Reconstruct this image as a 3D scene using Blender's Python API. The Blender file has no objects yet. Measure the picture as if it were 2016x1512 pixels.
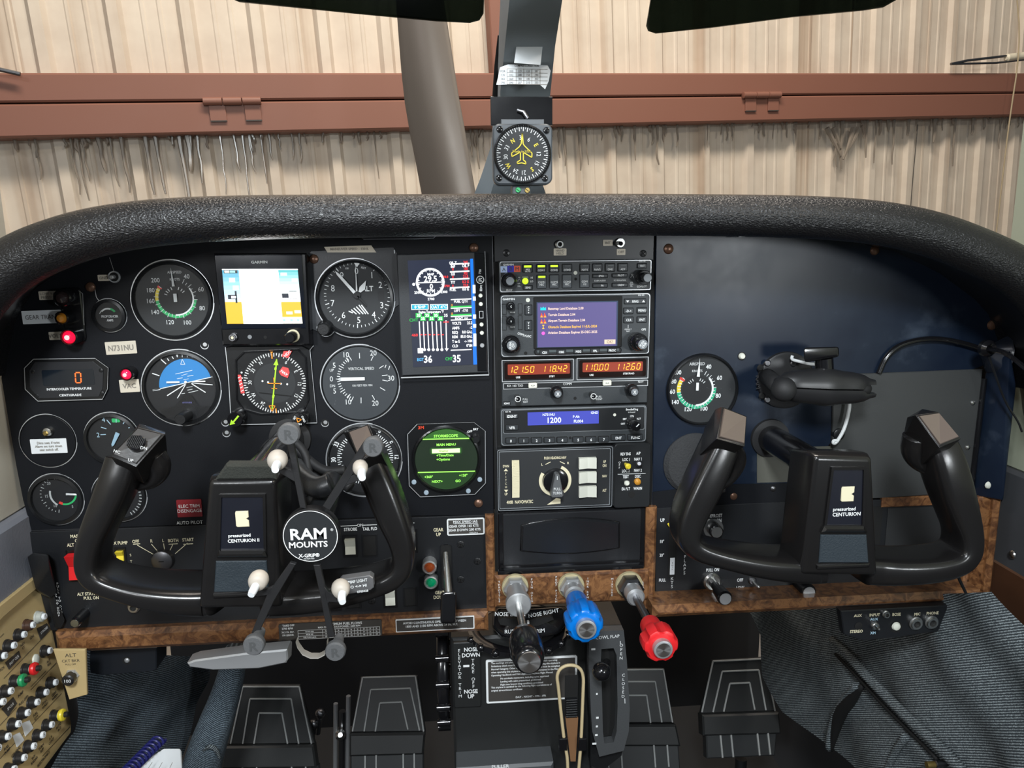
import bpy, bmesh, math, random
from mathutils import Vector, Matrix
random.seed(7)
PI = math.pi
rad = math.radians
SC = bpy.context.scene
COL = SC.collection

# ---------------------------------------------------------------- camera
FPX = 1460.0
CAM = Vector((0.0, -0.77, 1.05))
CR = (Matrix.Rotation(rad(-4.5), 4, 'Z') @ Matrix.Rotation(rad(90-10.6), 4, 'X') @ Matrix.Rotation(rad(-0.6), 4, 'Z'))
cd = bpy.data.cameras.new('camera'); cam = bpy.data.objects.new('camera', cd); COL.objects.link(cam)
cam.matrix_world = Matrix.Translation(CAM) @ CR
cd.sensor_fit = 'HORIZONTAL'; cd.sensor_width = 36.0; cd.lens = 36.0*FPX/2016.0
cd.clip_start = 0.02; cd.clip_end = 60
SC.camera = cam

# ---------------------------------------------------------------- world, lights, exposure
w = bpy.data.worlds.new('world'); SC.world = w; w.use_nodes = True
w.node_tree.nodes['Background'].inputs[0].default_value = (0.80, 0.90, 1.0, 1)
w.node_tree.nodes['Background'].inputs[1].default_value = 0.075
def area(name, loc, tgt, size, power, col, sy=None):
    l = bpy.data.lights.new(name, 'AREA'); l.energy = power; l.color = col
    l.shape = 'RECTANGLE' if sy else 'DISK'; l.size = size
    if sy: l.size_y = sy
    o = bpy.data.objects.new(name, l); COL.objects.link(o)
    d = (Vector(tgt)-Vector(loc)).normalized()
    o.matrix_world = Matrix.Translation(loc) @ d.to_track_quat('-Z', 'Y').to_matrix().to_4x4()
    return o
area('hangar_ceiling_lamp', (0.35, 0.35, 4.3), (0.35, 2.6, 1.75), 2.6, 128, (1.0, 0.90, 0.79), 0.4)
area('hangar_side_lamp', (2.3, -2.0, 3.0), (0.3, 0.0, 0.9), 1.1, 24, (1.0, 0.90, 0.76), 0.3)
area('cabin_dome_lamp', (-0.12, -1.30, 1.72), (0.02, 0.0, 0.80), 0.26, 17, (0.90, 0.96, 1.0))
area('cabin_fill_lamp_right', (0.72, -1.20, 1.02), (0.0, 0.0, 0.95), 0.16, 3.2, (0.92, 0.97, 1.0))  # unseen lamp added, placed to lay a hazy sheen on the navy panel
area('cabin_fill_lamp_left', (-0.50, -1.15, 1.16), (-0.30, 0.0, 0.95), 0.16, 2.6, (0.94, 0.97, 1.0))  # second unseen lamp, added to brighten the labels on the pilot side
area('hangar_left_lamp', (-2.2, -1.6, 2.9), (-0.2, 0.1, 0.9), 1.0, 13, (0.95, 0.95, 1.0), 0.3)
SC.view_settings.view_transform = 'Standard'
SC.view_settings.look = 'None'
SC.view_settings.exposure = 0.55
SC.view_settings.gamma = 1.0
SC.view_settings.use_curve_mapping = False

# ---------------------------------------------------------------- frames: photo pixels -> points on planes that stand in the place
def ray(px, py):
    d = Vector(((px-1008)/FPX, -(py-756)/FPX, -1.0))
    return (CR.to_3x3() @ d)
class Fr:
    def __init__(s, M, zoom=(0, 0, 1.0), o=None):
        s.M = M; s.I = M.inverted(); s.zm = zoom; s.o = o
    def p(s, X, Y, y=0.0):
        px = s.zm[0]+X/s.zm[2]; py = s.zm[1]+Y/s.zm[2]
        c = s.I @ CAM; d = s.I.to_3x3() @ ray(px, py)
        t = (y-c.y)/d.y
        return c + d*t
    def xz(s, X, Y, y=0.0):
        q = s.p(X, Y, y); return (q.x, q.z)
    def u(s, n, y=0.0, at=None):
        if at: X, Y = at
        elif s.o is not None: X, Y = s.oz
        else: X, Y = (1008-s.zm[0])*s.zm[2], (800-s.zm[1])*s.zm[2]
        a = s.p(X, Y, y); b = s.p(X+10, Y, y)
        return (b-a).length*n/10.0
    def rect(s, X0, Y0, X1, Y1, y=0.0):
        xm = (X0+X1)/2; ym = (Y0+Y1)/2
        return (s.p(X0, ym, y).x, s.p(xm, Y1, y).z, s.p(X1, ym, y).x, s.p(xm, Y0, y).z)
    def poly(s, pts, y=0.0):
        return [s.xz(a, b, y) for a, b in pts]
    def with_zoom(s, z):
        f = Fr(s.M, z, s.o)
        if s.o is not None:
            px = s.zm[0]+s.oz[0]/s.zm[2]; py = s.zm[1]+s.oz[1]/s.zm[2]
            f.oz = ((px-z[0])*z[2], (py-z[1])*z[2])
        return f
WORLD = Fr(Matrix.Identity(4))
Z0 = (0, 0, 1.0)
zA = (0, 0, 3.0); zB = (672, 0, 3.0); zC = (1344, 0, 3.0); zD = (0, 440, 4.8); zE = (400, 440, 4.8); zF = (760, 440, 4.8)
zG = (960, 460, 5.93); zH = (960, 690, 4.7235); zI = (0, 660, 3.78); zJ = (250, 660, 5.04); zK = (600, 660, 4.4475); zL = (1280, 440, 2.739)
zM = (100, 820, 3.6); zN = (440, 820, 3.0238); zO = (640, 980, 4.725); zP = (960, 980, 3.6); zQ = (1280, 780, 3.4357); zR = (1600, 780, 3.149)
zS = (0, 1130, 3.9575); zT = (340, 1200, 3.8769); zU = (820, 1180, 4.3826); zV = (1200, 1200, 4.845); zW = (1560, 1180, 4.421)

# ---------------------------------------------------------------- materials
MATS = {}
def nodes_of(m):
    m.use_nodes = True; nt = m.node_tree; return nt, nt.nodes['Principled BSDF']
def mat(name, col, rough=0.5, metal=0.0, emit=None, es=1.0, bump=0.0, bscale=400, spec=0.5, coat=0.0, var=0.0, vscale=30, trans=0.0):
    if name in MATS: return MATS[name]
    m = bpy.data.materials.new(name); nt, b = nodes_of(m)
    b.inputs['Base Color'].default_value = (*col, 1); b.inputs['Roughness'].default_value = rough
    b.inputs['Metallic'].default_value = metal; b.inputs['Specular IOR Level'].default_value = spec
    b.inputs['Coat Weight'].default_value = coat; b.inputs['Coat Roughness'].default_value = 0.08
    b.inputs['Transmission Weight'].default_value = trans
    if emit:
        b.inputs['Emission Color'].default_value = (*emit, 1); b.inputs['Emission Strength'].default_value = es
    tc = nt.nodes.new('ShaderNodeTexCoord')
    if bump:
        n = nt.nodes.new('ShaderNodeTexNoise'); n.inputs['Scale'].default_value = bscale; n.inputs['Detail'].default_value = 3
        nt.links.new(tc.outputs['Object'], n.inputs['Vector'])
        bp = nt.nodes.new('ShaderNodeBump'); bp.inputs['Strength'].default_value = bump; bp.inputs['Distance'].default_value = 0.001
        nt.links.new(n.outputs['Fac'], bp.inputs['Height']); nt.links.new(bp.outputs['Normal'], b.inputs['Normal'])
    if var or not bump:
        n2 = nt.nodes.new('ShaderNodeTexNoise'); n2.inputs['Scale'].default_value = vscale; n2.inputs['Detail'].default_value = 5
        nt.links.new(tc.outputs['Object'], n2.inputs['Vector'])
        mr = nt.nodes.new('ShaderNodeMapRange'); v = max(var, 0.04)
        mr.inputs['To Min'].default_value = max(rough-v, 0.02); mr.inputs['To Max'].default_value = min(rough+v, 1)
        nt.links.new(n2.outputs['Fac'], mr.inputs['Value']); nt.links.new(mr.outputs['Result'], b.inputs['Roughness'])
    MATS[name] = m; return m
def glow(name, col, s):
    return mat('glow_'+name, (0.01, 0.01, 0.01), 0.4, emit=col, es=s)
def ramp(nt, stops):
    r = nt.nodes.new('ShaderNodeValToRGB'); e = r.color_ramp.elements
    while len(e) < len(stops): e.new(0.5)
    for k, (pos, c) in enumerate(stops):
        e[k].position = pos; e[k].color = (*c, 1)
    return r
PANEL = mat('panel_black', (0.0062, 0.0070, 0.0092), 0.52, bump=0.12, bscale=1500, var=0.06, vscale=12, spec=0.2)
BEZ = mat('bezel_black', (0.008, 0.0085, 0.0095), 0.28, spec=0.5)
DIAL = mat('dial_black', (0.0085, 0.009, 0.0105), 0.55)
DIALG = mat('dial_charcoal', (0.019, 0.021, 0.023), 0.6)
PLA = mat('black_plastic', (0.009, 0.0095, 0.0105), 0.35, bump=0.12, bscale=900)
PLG = mat('black_gloss', (0.006, 0.006, 0.007), 0.18, coat=0.3)
YOKE = mat('yoke_plastic', (0.0085, 0.008, 0.008), 0.25, bump=0.04, bscale=700)
RUB = mat('rubber_black', (0.012, 0.012, 0.013), 0.65)
RUBG = mat('rubber_grey', (0.085, 0.088, 0.092), 0.6, bump=0.2, bscale=900)
RAD = mat('radio_face', (0.034, 0.039, 0.043), 0.45, bump=0.15, bscale=1600)
RADD = mat('radio_dark', (0.011, 0.0125, 0.014), 0.4)
BTN = mat('radio_button', (0.03, 0.034, 0.038), 0.4)
WHT = mat('white_paint', (0.80, 0.82, 0.82), 0.55)
CRM = mat('cream_plastic', (0.72, 0.66, 0.46), 0.45)
IVO = mat('ivory_plastic', (0.70, 0.71, 0.62), 0.4)
STK = mat('label_tape', (0.60, 0.54, 0.44), 0.5)
STW = mat('label_white', (0.75, 0.78, 0.80), 0.45)
INK = mat('ink', (0.05, 0.045, 0.04), 0.6)
INKG = mat('ink_grey', (0.22, 0.20, 0.17), 0.6)
EDGE = mat('worn_edge', (0.70, 0.72, 0.74), 0.35, metal=0.6)
STEEL = mat('steel', (0.62, 0.62, 0.60), 0.28, metal=1.0)
DSTEEL = mat('dark_steel', (0.20, 0.20, 0.21), 0.35, metal=1.0)
ALU = mat('aluminium', (0.55, 0.56, 0.57), 0.38, metal=0.7)
BRASS = mat('brass', (0.50, 0.36, 0.12), 0.35, metal=0.9)
BRONZE = mat('bronze_screw', (0.16, 0.085, 0.055), 0.35, metal=0.5)
RED = mat('red_plastic', (0.72, 0.018, 0.022), 0.35)
BLUE = mat('blue_plastic', (0.0, 0.17, 0.62), 0.3)
YEL = mat('yellow_paint', (0.78, 0.62, 0.04), 0.4)
GRN = mat('green_paint', (0.03, 0.42, 0.13), 0.5)
ORG = mat('orange_paint', (0.85, 0.30, 0.02), 0.5)
REDP = mat('red_paint', (0.70, 0.05, 0.035), 0.5)
SKY = mat('horizon_blue', (0.03, 0.22, 0.52), 0.5)
LIME = mat('lime_paint', (0.42, 0.75, 0.03), 0.5)
TAN = mat('breaker_tan', (0.50, 0.37, 0.175), 0.55, bump=0.1, bscale=600)
HOLE = mat('dark_hole', (0.003, 0.003, 0.003), 0.8)
PADL = mat('pedal_black', (0.020, 0.021, 0.021), 0.42)
PLINE = mat('pedal_ridge', (0.36, 0.37, 0.36), 0.45)
def mk_glass(name, tint=(1, 1, 1), k=0.35, ior=1.35):
    m = bpy.data.materials.new(name); m.use_nodes = True; nt = m.node_tree
    nt.nodes.remove(nt.nodes['Principled BSDF']); out = nt.nodes['Material Output']
    t = nt.nodes.new('ShaderNodeBsdfTransparent'); t.inputs[0].default_value = (*tint, 1)
    g = nt.nodes.new('ShaderNodeBsdfGlossy'); g.inputs['Roughness'].default_value = 0.05
    f = nt.nodes.new('ShaderNodeFresnel'); f.inputs[0].default_value = ior
    mx = nt.nodes.new('ShaderNodeMixShader'); mul = nt.nodes.new('ShaderNodeMath'); mul.operation = 'MULTIPLY'; mul.inputs[1].default_value = k*2
    nt.links.new(f.outputs[0], mul.inputs[0]); nt.links.new(mul.outputs[0], mx.inputs[0])
    nt.links.new(t.outputs[0], mx.inputs[1]); nt.links.new(g.outputs[0], mx.inputs[2]); nt.links.new(mx.outputs[0], out.inputs[0])
    MATS[name] = m; return m
GLASS = mk_glass('instrument_glass', k=0.35)
WIND = mk_glass('windshield_acrylic', tint=(0.97, 0.98, 0.97), k=0.10)
VIS = mk_glass('tinted_visor', tint=(0.075, 0.095, 0.078), k=0.25)

def mk_wood():
    m = bpy.data.materials.new('burl_wood'); nt, b = nodes_of(m)
    tc = nt.nodes.new('ShaderNodeTexCoord'); n = nt.nodes.new('ShaderNodeTexNoise')
    n.inputs['Scale'].default_value = 75; n.inputs['Detail'].default_value = 8; n.inputs['Roughness'].default_value = 0.62; n.inputs['Distortion'].default_value = 1.6
    r = ramp(nt, [(0.30, (0.040, 0.015, 0.007)), (0.46, (0.145, 0.060, 0.023)), (0.58, (0.26, 0.120, 0.046)), (0.75, (0.145, 0.056, 0.020))])
    nt.links.new(tc.outputs['Object'], n.inputs['Vector']); nt.links.new(n.outputs['Fac'], r.inputs['Fac']); nt.links.new(r.outputs['Color'], b.inputs['Base Color'])
    b.inputs['Roughness'].default_value = 0.38; b.inputs['Coat Weight'].default_value = 0.5; b.inputs['Coat Roughness'].default_value = 0.18
    return m
WOOD = mk_wood()
def mk_tweed(name, c0, c1, scale=1.0, axis='Z', rot=0):
    m = bpy.data.materials.new(name); nt, b = nodes_of(m)
    tc = nt.nodes.new('ShaderNodeTexCoord')
    ww = nt.nodes.new('ShaderNodeTexWave'); ww.bands_direction = axis; ww.inputs['Scale'].default_value = 125*scale; ww.inputs['Distortion'].default_value = 2.2
    mp = nt.nodes.new('ShaderNodeMapping'); mp.inputs['Rotation'].default_value = (0, rad(rot), 0); nt.links.new(tc.outputs['Object'], mp.inputs['Vector'])
    ww.inputs['Detail'].default_value = 2; ww.inputs['Detail Scale'].default_value = 6
    n = nt.nodes.new('ShaderNodeTexNoise'); n.inputs['Scale'].default_value = 620*scale; n.inputs['Detail'].default_value = 3
    mu = nt.nodes.new('ShaderNodeMath'); mu.operation = 'MULTIPLY'
    r = ramp(nt, [(0.12, c0), (0.34, tuple((a+d)/2.6 for a, d in zip(c0, c1))), (0.52, c1)])
    nt.links.new(mp.outputs[0], ww.inputs['Vector']); nt.links.new(mp.outputs[0], n.inputs['Vector'])
    nt.links.new(ww.outputs['Fac'], mu.inputs[0]); nt.links.new(n.outputs['Fac'], mu.inputs[1])
    nt.links.new(mu.outputs[0], r.inputs['Fac']); nt.links.new(r.outputs['Color'], b.inputs['Base Color'])
    bp = nt.nodes.new('ShaderNodeBump'); bp.inputs['Strength'].default_value = 0.6; bp.inputs['Distance'].default_value = 0.0015
    nt.links.new(mu.outputs[0], bp.inputs['Height']); nt.links.new(bp.outputs['Normal'], b.inputs['Normal'])
    b.inputs['Roughness'].default_value = 0.9
    return m
TWEED = mk_tweed('blue_grey_tweed', (0.024, 0.031, 0.036), (0.29, 0.335, 0.35), rot=35)
TWEEDL = mk_tweed('blue_grey_tweed_left', (0.022, 0.033, 0.044), (0.21, 0.27, 0.32), rot=-38)
def mk_leather():
    m = bpy.data.materials.new('black_leather'); nt, b = nodes_of(m)
    tc = nt.nodes.new('ShaderNodeTexCoord'); v = nt.nodes.new('ShaderNodeTexVoronoi'); v.feature = 'DISTANCE_TO_EDGE'; v.inputs['Scale'].default_value = 330
    n = nt.nodes.new('ShaderNodeTexNoise'); n.inputs['Scale'].default_value = 250; n.inputs['Detail'].default_value = 5; n.inputs['Distortion'].default_value = 1.0
    mp = nt.nodes.new('ShaderNodeMapping'); mp.inputs['Scale'].default_value = (1.0, 1.0, 1.6)
    nt.links.new(tc.outputs['Object'], mp.inputs['Vector']); nt.links.new(mp.outputs[0], v.inputs['Vector']); nt.links.new(mp.outputs[0], n.inputs['Vector'])
    ad = nt.nodes.new('ShaderNodeMath'); ad.operation = 'ADD'; nt.links.new(v.outputs['Distance'], ad.inputs[0]); nt.links.new(n.outputs['Fac'], ad.inputs[1])
    bp = nt.nodes.new('ShaderNodeBump'); bp.inputs['Strength'].default_value = 0.5; bp.inputs['Distance'].default_value = 0.0015
    nt.links.new(ad.outputs[0], bp.inputs['Height']); nt.links.new(bp.outputs['Normal'], b.inputs['Normal'])
    b.inputs['Base Color'].default_value = (0.0065, 0.0065, 0.0075, 1); b.inputs['Roughness'].default_value = 0.33
    return m
LEATH = mk_leather()
def mk_navy():
    m = bpy.data.materials.new('navy_panel'); nt, b = nodes_of(m)
    tc = nt.nodes.new('ShaderNodeTexCoord'); n = nt.nodes.new('ShaderNodeTexNoise'); n.inputs['Scale'].default_value = 14; n.inputs['Detail'].default_value = 8; n.inputs['Roughness'].default_value = 0.6
    r = ramp(nt, [(0.42, (0.0065, 0.0115, 0.024)), (0.58, (0.009, 0.0155, 0.029)), (0.80, (0.045, 0.060, 0.085))])
    nt.links.new(tc.outputs['Object'], n.inputs['Vector']); nt.links.new(n.outputs['Fac'], r.inputs['Fac']); nt.links.new(r.outputs['Color'], b.inputs['Base Color'])
    mr = nt.nodes.new('ShaderNodeMapRange'); b.inputs['Specular IOR Level'].default_value = 0.3; mr.inputs['To Min'].default_value = 0.22; mr.inputs['To Max'].default_value = 0.45
    nt.links.new(n.outputs['Fac'], mr.inputs['Value']); nt.links.new(mr.outputs['Result'], b.inputs['Roughness'])
    return m
NAVY = mk_navy()

# ---------------------------------------------------------------- glyphs (built-in font)
GL = {}
_dg = None
def _gmesh(s, bold):
    cu = bpy.data.curves.new('t', 'FONT'); cu.body = s; cu.size = 1.0; cu.resolution_u = 2
    if bold: cu.offset = 0.022
    o = bpy.data.objects.new('t', cu); COL.objects.link(o)
    dg = bpy.context.evaluated_depsgraph_get(); dg.update()
    me = bpy.data.meshes.new_from_object(o.evaluated_get(dg))
    v = [(q.co.x, q.co.y) for q in me.vertices]; f = [tuple(p.vertices) for p in me.polygons]
    bpy.data.objects.remove(o); bpy.data.curves.remove(cu); bpy.data.meshes.remove(me)
    return v, f
def glyph(c, bold):
    k = (c, bold)
    if k not in GL:
        if ('HH', bold) not in GL:
            v, _ = _gmesh('HH', bold); GL[('HH', bold)] = max(a for a, b in v)-min(a for a, b in v)
        v2, _ = _gmesh('H'+c+'H', bold); adv = (max(a for a, b in v2)-min(a for a, b in v2))-GL[('HH', bold)]
        v, f = ([], []) if c == ' ' else _gmesh(c, bold)
        GL[k] = (v, f, adv)
    return GL[k]
CAPH = 0.69

# ---------------------------------------------------------------- mesh builder; local axes: x right, z up, -y towards the cabin
class MB:
    def __init__(s): s.v = []; s.f = []; s.m = []; s.mats = []
    def mi(s, m):
        if m not in s.mats: s.mats.append(m)
        return s.mats.index(m)
    def add(s, vs, fs, m):
        n = len(s.v); s.v += [tuple(q) for q in vs]; k = s.mi(m)
        for f in fs: s.f.append(tuple(i+n for i in f)); s.m.append(k)
    def prism(s, pts, y0, y1, m, ch=0.0, ch2=None, back=True):
        if area2(pts) < 0: pts = pts[::-1]
        n = len(pts); rings = []
        if ch:
            ins = inset(pts, ch); rings.append([(x, y0, z) for x, z in ins])
            if ch2 is None: ch2 = ch
            rings.append([(x, y0+ch2, z) for x, z in pts])
        else: rings.append([(x, y0, z) for x, z in pts])
        rings.append([(x, y1, z) for x, z in pts])
        vs = [q for r in rings for q in r]; fs = [tuple(range(n))]
        for k in range(len(rings)-1):
            for i in range(n):
                j = (i+1) % n; a = k*n; b = a+n; fs.append((a+i, b+i, b+j, a+j))
        if back: fs.append(tuple(reversed(range(len(vs)-n, len(vs)))))
        s.add(vs, fs, m)
    def box(s, r, y0, y1, m, rr=0.0, ch=0.0, n=4):
        if ch and rr < ch*1.5: rr = 0.0
        s.prism(rrect(*r, rr, n), y0, y1, m, ch)
    def quad(s, r, y, m): x0, z0, x1, z1 = r; s.add([(x0, y, z0), (x1, y, z0), (x1, y, z1), (x0, y, z1)], [(0, 1, 2, 3)], m)
    def flat(s, pts, y, m):
        if area2(pts) < 0: pts = pts[::-1]
        s.add([(x, y, z) for x, z in pts], [tuple(range(len(pts)))], m)
    def frame(s, outer, inner, y0, y1, m):
        n = len(outer); vs = [(x, y0, z) for x, z in outer]+[(x, y0, z) for x, z in inner]+[(x, y1, z) for x, z in outer]+[(x, y1, z) for x, z in inner]
        fs = []
        for i in range(n):
            j = (i+1) % n; fs += [(i, j, n+j, n+i), (i, 2*n+i, 2*n+j, j), (n+i, n+j, 3*n+j, 3*n+i), (2*n+i, 3*n+i, 3*n+j, 2*n+j)]
        s.add(vs, fs, m)
    def line(s, a, b, wd, y, m):
        x0, z0 = a[0], a[-1]; x1, z1 = b[0], b[-1]; dx, dz = x1-x0, z1-z0; L = math.hypot(dx, dz) or 1e-9; nx, nz = -dz/L*wd/2, dx/L*wd/2
        s.flat([(x0-nx, z0-nz), (x1-nx, z1-nz), (x1+nx, z1+nz), (x0+nx, z0+nz)], y, m)
    def path(s, pts, wd, y, m):
        for a, b in zip(pts[:-1], pts[1:]): s.line(a, b, wd, y, m)
    def arc(s, c, r0, r1, a0, a1, y, m, n=None):
        n = n or max(3, int(abs(a1-a0)/6)); vs = []
        for k in range(n+1):
            a = rad(a0+(a1-a0)*k/n)
            for r in (r0, r1): vs.append((c[0]+r*math.sin(a), y, c[1]+r*math.cos(a)))
        s.add(vs, [(2*k, 2*k+2, 2*k+3, 2*k+1) if a1 < a0 else (2*k+1, 2*k+3, 2*k+2, 2*k) for k in range(n)], m)
    def tick(s, c, r0, r1, a, wd, y, m):
        a = rad(a); s.line((c[0]+r0*math.sin(a), c[1]+r0*math.cos(a)), (c[0]+r1*math.sin(a), c[1]+r1*math.cos(a)), wd, y, m)
    def disc(s, c, r, y, m, n=40, sx=1.0):
        s.flat([(c[0]+r*sx*math.cos(2*PI*k/n), c[1]+r*math.sin(2*PI*k/n)) for k in range(n)], y, m)
    def lathe(s, c, prof, m, n=40, cap0=True, cap1=False):
        vs = []; fs = []
        for r, y in prof:
            for k in range(n): a = 2*PI*k/n; vs.append((c[0]+r*math.cos(a), y, c[1]+r*math.sin(a)))
        for j in range(len(prof)-1):
            for k in range(n): k2 = (k+1) % n; fs.append((j*n+k, (j+1)*n+k, (j+1)*n+k2, j*n+k2))
        if cap0: fs.append(tuple(range(n)))
        if cap1: fs.append(tuple(reversed(range((len(prof)-1)*n, len(prof)*n))))
        s.add(vs, fs, m)
    def turn(s, a, b, prof, m, n=24):
        # revolve profile [(t, r)] about the axis a->b
        a = Vector(a); b = Vector(b); d = b-a; t = d.normalized(); h = Vector((0, 0, 1)) if abs(t.z) < 0.9 else Vector((1, 0, 0))
        e1 = t.cross(h).normalized(); e2 = t.cross(e1); rings = []
        for q, r in prof: rings.append([a+d*q+e1*(r*math.cos(2*PI*k/n))+e2*(r*math.sin(2*PI*k/n)) for k in range(n)])
        s.loft(rings, m)
    def loft(s, rings, m, closed=True, caps=True):
        n = len(rings[0]); vs = [q for r in rings for q in r]; fs = []
        for j in range(len(rings)-1):
            for k in range(n if closed else n-1): k2 = (k+1) % n; fs.append((j*n+k, (j+1)*n+k, (j+1)*n+k2, j*n+k2))
        if caps and closed: fs.append(tuple(range(n))); fs.append(tuple(reversed(range(len(vs)-n, len(vs)))))
        s.add(vs, fs, m)
    def tube(s, pts, r, m, n=10, smooth=0, caps=True):
        pts = [Vector(q) for q in pts]; rs = r if isinstance(r, (list, tuple)) else [r]*len(pts)
        for _ in range(smooth):
            np_, nr = [pts[0]], [rs[0]]
            for i in range(len(pts)-1):
                np_ += [pts[i]*0.75+pts[i+1]*0.25, pts[i]*0.25+pts[i+1]*0.75]; nr += [rs[i]*0.75+rs[i+1]*0.25, rs[i]*0.25+rs[i+1]*0.75]
            pts, rs = np_+[pts[-1]], nr+[rs[-1]]
        rings = []; e = None
        for i, q in enumerate(pts):
            t = (pts[min(i+1, len(pts)-1)]-pts[max(i-1, 0)]).normalized()
            if e is None: e = t.cross(Vector((0, 1, 0)) if abs(t.y) < 0.9 else Vector((1, 0, 0))).normalized()
            e = (e-t*e.dot(t)).normalized(); e2 = t.cross(e)
            rings.append([q+e*(rs[i]*math.cos(2*PI*k/n))+e2*(rs[i]*math.sin(2*PI*k/n)) for k in range(n)])
        s.loft(rings, m, caps=caps)
    def sweep(s, pts, wd, m, n=24, ex=0.55, smooth=2):
        # path near the xz plane; section: width w in plane, depth d along y, superellipse
        pts = [Vector(q) for q in pts]; wd = [Vector((a, b, 0)) for a, b in wd]
        for _ in range(smooth):
            A, B = [pts[0]], [wd[0]]
            for i in range(len(pts)-1):
                A += [pts[i]*0.75+pts[i+1]*0.25, pts[i]*0.25+pts[i+1]*0.75]; B += [wd[i]*0.75+wd[i+1]*0.25, wd[i]*0.25+wd[i+1]*0.75]
            pts, wd = A+[pts[-1]], B+[wd[-1]]
        rings = []
        for i, q in enumerate(pts):
            t = (pts[min(i+1, len(pts)-1)]-pts[max(i-1, 0)]).normalized(); e = t.cross(Vector((0, 1, 0))).normalized(); e2 = e.cross(t).normalized()
            R = []
            for k in range(n):
                a = 2*PI*k/n; c, d = math.cos(a), math.sin(a)
                R.append(q+e*(wd[i].x/2*math.copysign(abs(c)**ex, c))+e2*(wd[i].y/2*math.copysign(abs(d)**ex, d)))
            rings.append(R)
        s.loft(rings, m)
    def hull(s, pts, m, bev=0.0, seg=3):
        bm = bmesh.new()
        for q in pts: bm.verts.new(q)
        r = bmesh.ops.convex_hull(bm, input=bm.verts)
        dead = [g for g in r['geom_interior'] if isinstance(g, bmesh.types.BMVert)]
        if dead: bmesh.ops.delete(bm, geom=dead, context='VERTS')
        bmesh.ops.dissolve_limit(bm, angle_limit=0.05, verts=bm.verts, edges=bm.edges)
        if bev: bmesh.ops.bevel(bm, geom=list(bm.edges), offset=bev, segments=seg, affect='EDGES', profile=0.6, clamp_overlap=True)
        bmesh.ops.recalc_face_normals(bm, faces=bm.faces)
        bm.verts.index_update(); s.add([v.co.copy() for v in bm.verts], [tuple(v.index for v in f.verts) for f in bm.faces], m); bm.free()
    def sph(s, c, r, m, n=16, k=10, sy=1.0, sz=1.0):
        rings = []
        for j in range(1, k):
            a = PI*j/k; rings.append([(c[0]+r*math.sin(a)*math.cos(2*PI*i/n), c[1]+r*sy*math.sin(a)*math.sin(2*PI*i/n), c[2]+r*sz*math.cos(a)) for i in range(n)])
        s.loft(rings, m)
    def text(s, st, x, z, h, y, m, al='c', sx=1.0, bold=False, rot=0.0, lead=1.45):
        lines = st.split('\n'); sc = h/CAPH; ca, sa = math.cos(rad(rot)), math.sin(rad(rot))
        for li, t in enumerate(lines):
            adv = sum(glyph(c, bold)[2] for c in t)*sc*sx; x0 = {'c': -adv/2, 'l': 0, 'r': -adv}[al]
            z0 = (len(lines)-1)/2*h*lead-li*h*lead-h/2
            for c in t:
                v, f, a = glyph(c, bold)
                if v: s.add([(x+(x0+q*sc*sx)*ca-(z0+w_*sc)*sa, y, z+(x0+q*sc*sx)*sa+(z0+w_*sc)*ca) for q, w_ in v], f, m)
                x0 += a*sc*sx
    def vtext(s, st, x, z, h, y, m, lead=1.35, sx=1.0):
        for i, c in enumerate(st): s.text(c, x, z-(i-(len(st)-1)/2)*h*lead, h, y, m, sx=sx)
    def seg7(s, st, x, z, h, y, m, sl=0.12, al='c', wd=0.5, gap=0.30):
        S = {'0': 'abcdef', '1': 'bc', '2': 'abged', '3': 'abgcd', '4': 'fgbc', '5': 'afgcd', '6': 'afgedc', '7': 'abc', '8': 'abcdefg', '9': 'abcdfg'}
        W = h*wd; tt = h*0.11
        adv = sum(W*(0.25 if c == '.' else 1)+h*gap*(0 if c == '.' else 1) for c in st); X = x-adv/2 if al == 'c' else x
        P = {'a': ((0, 1), (1, 1)), 'b': ((1, 1), (1, .5)), 'c': ((1, .5), (1, 0)), 'd': ((0, 0), (1, 0)), 'e': ((0, 0), (0, .5)), 'f': ((0, .5), (0, 1)), 'g': ((0, .5), (1, .5))}
        for c in st:
            if c == '.': s.line((X-h*gap*0.55, z-h/2-tt*0.3), (X-h*gap*0.55, z-h/2+tt), tt, y, m); continue
            if c in S:
                for q in S[c]:
                    (ax, az), (bx, bz) = P[q]
                    def T(u, v): return (X+u*W+(v-.5)*h*sl, z-h/2+v*h)
                    a, b = Vector(T(ax, az)), Vector(T(bx, bz)); d = (b-a)*0.10
                    s.line(a+d, b-d, tt, y, m)
            X += W+h*gap
    def build(s, name, parent=None, M=None, sharp=32, sub=0):
        me = bpy.data.meshes.new(name); me.from_pydata(s.v, [], s.f)
        for m in s.mats: me.materials.append(m)
        me.polygons.foreach_set('material_index', s.m); me.polygons.foreach_set('use_smooth', [True]*len(s.f)); me.update()
        if sharp < 180: me.set_sharp_from_angle(angle=rad(sharp))
        o = bpy.data.objects.new(name, me); COL.objects.link(o)
        if parent: o.parent = parent
        if M is not None: o.matrix_world = M
        if sub:
            md = o.modifiers.new('s', 'SUBSURF'); md.levels = sub; md.render_levels = sub
        return o
def area2(p): return sum(p[i][0]*p[(i+1) % len(p)][1]-p[(i+1) % len(p)][0]*p[i][1] for i in range(len(p)))
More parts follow.
